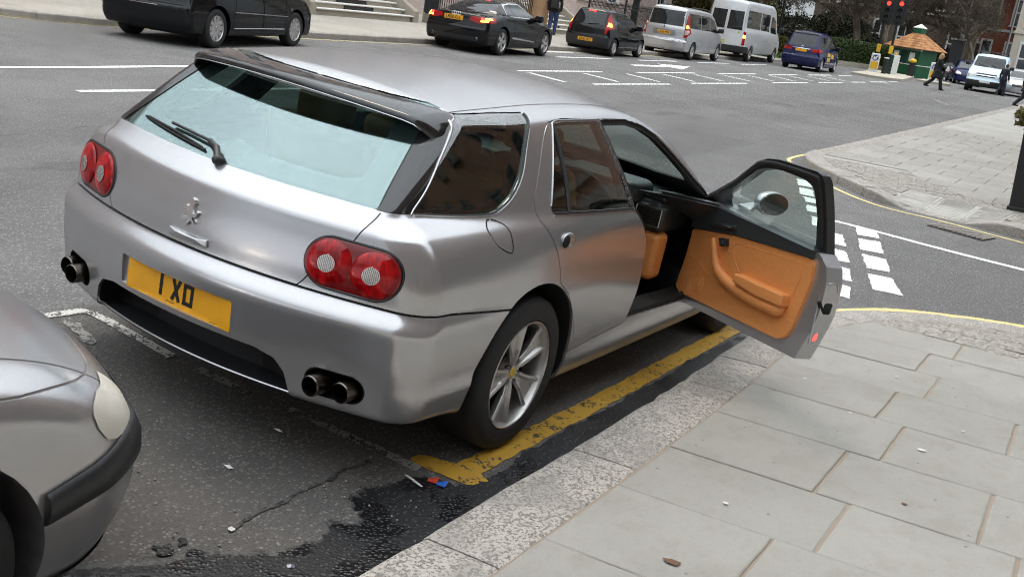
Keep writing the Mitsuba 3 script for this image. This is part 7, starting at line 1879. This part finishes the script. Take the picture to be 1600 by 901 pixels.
# ---- planter on the corner
pk_ = thing('planter', 'tall black planter with flowers, cut off by the right edge of the picture', 'planter')
px_, py_, pz_ = 2.19, 10.0, .12
put(pk_, 'box', hull([(px_ + a * .27, py_ + b * .27, pz_ + .03) for a in (-1, 1) for b in (-1, 1)] + [(px_ + a * .33, py_ + b * .33, pz_ + .98) for a in (-1, 1) for b in (-1, 1)], .012, 8) - Manifold.cube((.56, .56, .3), True).translate((px_, py_, pz_ + .98)), 'm_iron_black', smooth=30)
put(pk_, 'base', rbox(px_ - .30, px_ + .30, py_ - .30, py_ + .30, pz_ - .02, pz_ + .05, .01), 'm_iron_black'); put(pk_, 'soil', box(px_ - .27, px_ + .27, py_ - .27, py_ + .27, pz_ + .80, pz_ + .92), 'm_core', smooth=False)
put(pk_, 'leaves', [leaf_cloud(rng, 500, (px_ + a, py_ + b, pz_ + 1.06), (.22, .22, .15), .04, .2) for a, b in ((-.15, -.1), (.12, -.12), (0, .12), (-.2, .1), (.2, .1), (-.27, -.2))], 'm_shrub_olive', smooth=False)
put(pk_, 'flowers', [leaf_cloud(rng, 90, (px_ + a, py_ + b, pz_ + 1.10), (.2, .2, .12), .035, .7) for a, b in ((-.2, -.15), (.1, -.1), (-.05, .1))], 'm_flower', smooth=False)
# ---------------------------------------------------------------- people
P('skin', (0.46, 0.27, 0.19), 0.5); P('hair_blonde', (0.42, 0.28, 0.12), 0.6); P('hair_dark', (0.03, 0.02, 0.015), 0.6); P('cloth_black', (0.012, 0.012, 0.014), 0.85); P('cloth_navy', (0.018, 0.020, 0.032), 0.85); P('denim', (0.03, 0.05, 0.13), 0.85); P('shoe', (0.01, 0.009, 0.008), 0.4); P('bag_white', (0.66, 0.66, 0.64), 0.6); P('eye', (0.02, 0.015, 0.01), 0.2)


def chain(pts, rad, n=12):
    s = [Manifold.sphere(float(r), n).translate(tuple(map(float, p))) for p, r in zip(pts, rad)]
    return Manifold.batch_boolean([Manifold.batch_hull([a, b]) for a, b in zip(s[:-1], s[1:])], m3.OpType.Add) if len(s) > 2 else Manifold.batch_hull(s)


def soften(m, ln=.03, it=6):
    m = m.refine_to_length(ln); v, f = arrays(m)
    t = trimesh.Trimesh(v, f, process=True)
    trimesh.smoothing.filter_taubin(t, iterations=it)
    return np.array(t.vertices), np.array(t.faces)


def person(label, x, y, z, heading, height, stride=.0, arms=(.15, -.15), bend=(.25, .25), coat=('m_cloth_black', .62), legs='m_cloth_black', hair='m_hair_dark', long_hair=False, extra=None, flare=0.0):
    """a standing or walking figure facing +y before it is turned by heading; coat = (material, hem height); arms swing in radians, + forwards"""
    k = thing('person', label, 'person'); s = height / 1.75
    c, q = math.cos(heading), math.sin(heading); M = np.eye(4); M[:3, :3] = np.array([[c, -q, 0], [q, c, 0], [0, 0, 1]]) * s; M[:3, 3] = (x, y, z)
    hip, sho = .92 - .12 * abs(stride), 1.43 - .12 * abs(stride)
    J = {}
    for sd, g in ((1, stride), (-1, -stride)):
        h = np.array([sd * .095, 0, hip]); kn = h + [0, math.sin(g + .10) * .43, -math.cos(g + .10) * .43]
        an = kn + [0, math.sin(g - .12 - .35 * (g < -.05)) * .41, -math.cos(g - .12 - .35 * (g < -.05)) * .41]
        an[2] = max(an[2], .075)
        J[sd] = (h, kn, an)
    lo = min(J[1][2][2], J[-1][2][2]) - .08
    for sd in (1, -1): J[sd] = tuple(p - [0, 0, lo] for p in J[sd])
    dz = -lo; pel = np.array([0, 0, hip + dz]); ch = np.array([0, .02, sho - .12 + dz]); nk = np.array([0, .015, sho + .07 + dz]); hd_ = np.array([0, .05, sho + .21 + dz])
    A = {}
    for sd, g, b in ((1, arms[0], bend[0]), (-1, arms[1], bend[1])):
        sh = np.array([sd * .19, 0, sho + dz]); el = sh + [sd * .05, math.sin(g) * .29, -math.cos(g) * .29]; wr = el + [-sd * .01, math.sin(g + b) * .25, -math.cos(g + b) * .25]
        A[sd] = (sh, el, wr)
    parts = [chain([pel + [0, 0, .0], pel + [0, 0, .18], ch, ch + [0, 0, .10]], [.125, .115, .135, .10]), chain([J[1][0], J[-1][0]], [.10, .10]), chain([A[1][0], ch + [0, 0, .08], A[-1][0]], [.062, .10, .062]), chain([ch + [0, 0, .10], nk, hd_ - [0, .01, .06]], [.07, .055, .055])]
    for sd in (1, -1):
        h, kn, an = J[sd]
        parts += [chain([h, kn, an], [.088, .056, .04]), chain([an, an + [0, .03, -.045], an + [0, .16, -.055]], [.04, .036, .028]), chain(A[sd], [.052, .040, .028])]
        w_ = A[sd][2]; d = w_ - A[sd][1]; d /= np.linalg.norm(d); sdv = np.array([0, 1.0, 0]) - d * d[1]; sdv /= np.linalg.norm(sdv); pal = np.cross(d, sdv) * sd
        kn_ = w_ + d * .085
        parts.append(chain([w_, kn_ - sdv * .02, kn_ + sdv * .028], [.026, .017, .016], 10)); parts.append(chain([w_ + d * .03 + sdv * .02, w_ + d * .06 + sdv * .052, w_ + d * .09 + sdv * .058], [.014, .0115, .0095], 8))
        for i, ln in enumerate((.072, .08, .075, .06)):
            o = kn_ + sdv * (.030 - .019 * i); parts.append(chain([o, o + d * ln * .55 + pal * .006, o + d * ln * .9 + pal * .028], [.0105, .0095, .008], 8))
    head = Manifold.sphere(1, 24).scale((.076, .095, .115)).translate(tuple(hd_)) + chain([hd_ + [0, .05, -.075], hd_ + [0, .075, -.085]], [.045, .025]) + chain([hd_ + [0, .09, .015], hd_ + [0, .112, -.022]], [.010, .015], 8)
    for sd in (1, -1): head += Manifold.sphere(1, 10).scale((.012, .025, .034)).translate(tuple(hd_ + [sd * .077, -.005, -.01]))
    parts.append(head)
    put(k, 'body', soften(Manifold.batch_boolean(parts, m3.OpType.Add), .022, 4), 'm_skin', xf=M, smooth=60)
    put(k, 'eyes', [arrays(Manifold.sphere(.011, 8).translate(tuple(hd_ + [sd * .031, .086, .012]))) for sd in (1, -1)], 'm_eye', xf=M)
    hr = (Manifold.sphere(1, 20).scale((.088, .104, .118)).translate(tuple(hd_ + [0, -.014, .018])) - Manifold.cube((.3, .2, .25), True).translate(tuple(hd_ + [0, .125, -.075])))
    if long_hair: hr += chain([hd_ + [0, -.06, 0], hd_ + [0, -.085, -.12], hd_ + [0, -.075, -.22]], [.08, .075, .05])
    put(k, 'hair', soften(hr, .02, 3), hair, xf=M, smooth=60)
    mat, hem = coat
    sk = [chain([pel + [0, 0, .05], pel + [0, 0, .20], ch, ch + [0, 0, .09]], [.150, .138, .160, .125]), chain([A[1][0], ch + [0, 0, .09], A[-1][0]], [.080, .125, .080]), chain([ch + [0, 0, .10], nk - [0, 0, .03]], [.10, .075])]
    kmid = (J[1][1] + J[-1][1]) / 2
    if hem < .8:
        sp_ = abs(J[1][1][1] - J[-1][1][1]) / 2
        sk.append(Manifold.batch_hull([Manifold.sphere(.05, 10).translate(tuple(map(float, p))) for p in [(sd * .11, o, pel[2] + .05) for sd in (1, -1) for o in (-.08, .08)] + [(sd * .15, kmid[1] + o * (sp_ * .8 + .10), hem + dz * .5) for sd in (1, -1) for o in (-1, 1)]]))
    else: sk.append(chain([J[1][0] + [.01, 0, 0], J[-1][0] - [.01, 0, 0]], [.125, .125]))
    for sd in (1, -1): sk.append(chain([A[sd][0], A[sd][1], A[sd][1] + (A[sd][2] - A[sd][1]) * .92], [.074, .060, .046]))
    put(k, 'coat' if hem < .8 else 'jacket', soften(Manifold.batch_boolean(sk, m3.OpType.Add), .03, 4), mat, xf=M, smooth=60)
    tr_ = Manifold.batch_boolean([chain([J[sd][0], J[sd][1], J[sd][2] + [0, 0, .0]], [.112, .080, .062 + flare]) for sd in (1, -1)] + [chain([pel + [0, 0, .05], (J[1][0] + J[-1][0]) / 2], [.135, .125])], m3.OpType.Add)
    put(k, 'trousers', soften(tr_, .03, 4), legs, xf=M, smooth=60)
    for sd in (1, -1):
        an = J[sd][2]
        put(k, 'shoe', hull([an + [a, b, cc] for a in (-.022, .022) for b, cc in ((-.05, -.055), (.0, -.02), (.17, -.06))], .022, 8), 'm_shoe', xf=M, smooth=60)
    if extra == 'bag':
        w_ = A[1][2] + [0, .03, -.06]; put(k, 'paper_bag', rbox(w_[0] - .04, w_[0] + .05, w_[1] - .09, w_[1] + .09, w_[2] - .05, w_[2] + .10, .02), 'm_bag_white', xf=M, smooth=50)
    if extra == 'backpack':
        put(k, 'backpack', hull([(a, -.22, z + dz) for a in (-.11, .11) for z in (1.02, 1.36)] + [(a, -.14, z + dz) for a in (-.12, .12) for z in (1.0, 1.40)], .05, 10), 'm_trim_black', xf=M, smooth=60)
    return k


person('blonde woman in a long black coat striding across the road with a white bag', -5.1, 49.75, .02, -1.15, 1.70, stride=.36, arms=(.35, -.3), bend=(.9, .25), coat=('m_cloth_black', .58), hair='m_hair_blonde', long_hair=True, extra='bag', flare=.03)
person('person in a dark suit in front of the white van', -2.85, 56.6, 0.0, -.6, 1.62, stride=.12, coat=('m_cloth_navy', .86), legs='m_cloth_navy')
person('person in dark clothes at the right edge of the picture', -.42, 40.4, .12, -.9, 1.72, stride=.3, arms=(.3, -.3), coat=('m_cloth_black', .7), legs='m_cloth_black')
person('person in blue jeans with a backpack by the second steps, head out of the picture', -16.9, 33.1, float(opp_z(-16.9, 33)), .35, 1.78, stride=.06, coat=('m_cloth_black', .86), legs='m_denim', extra='backpack')
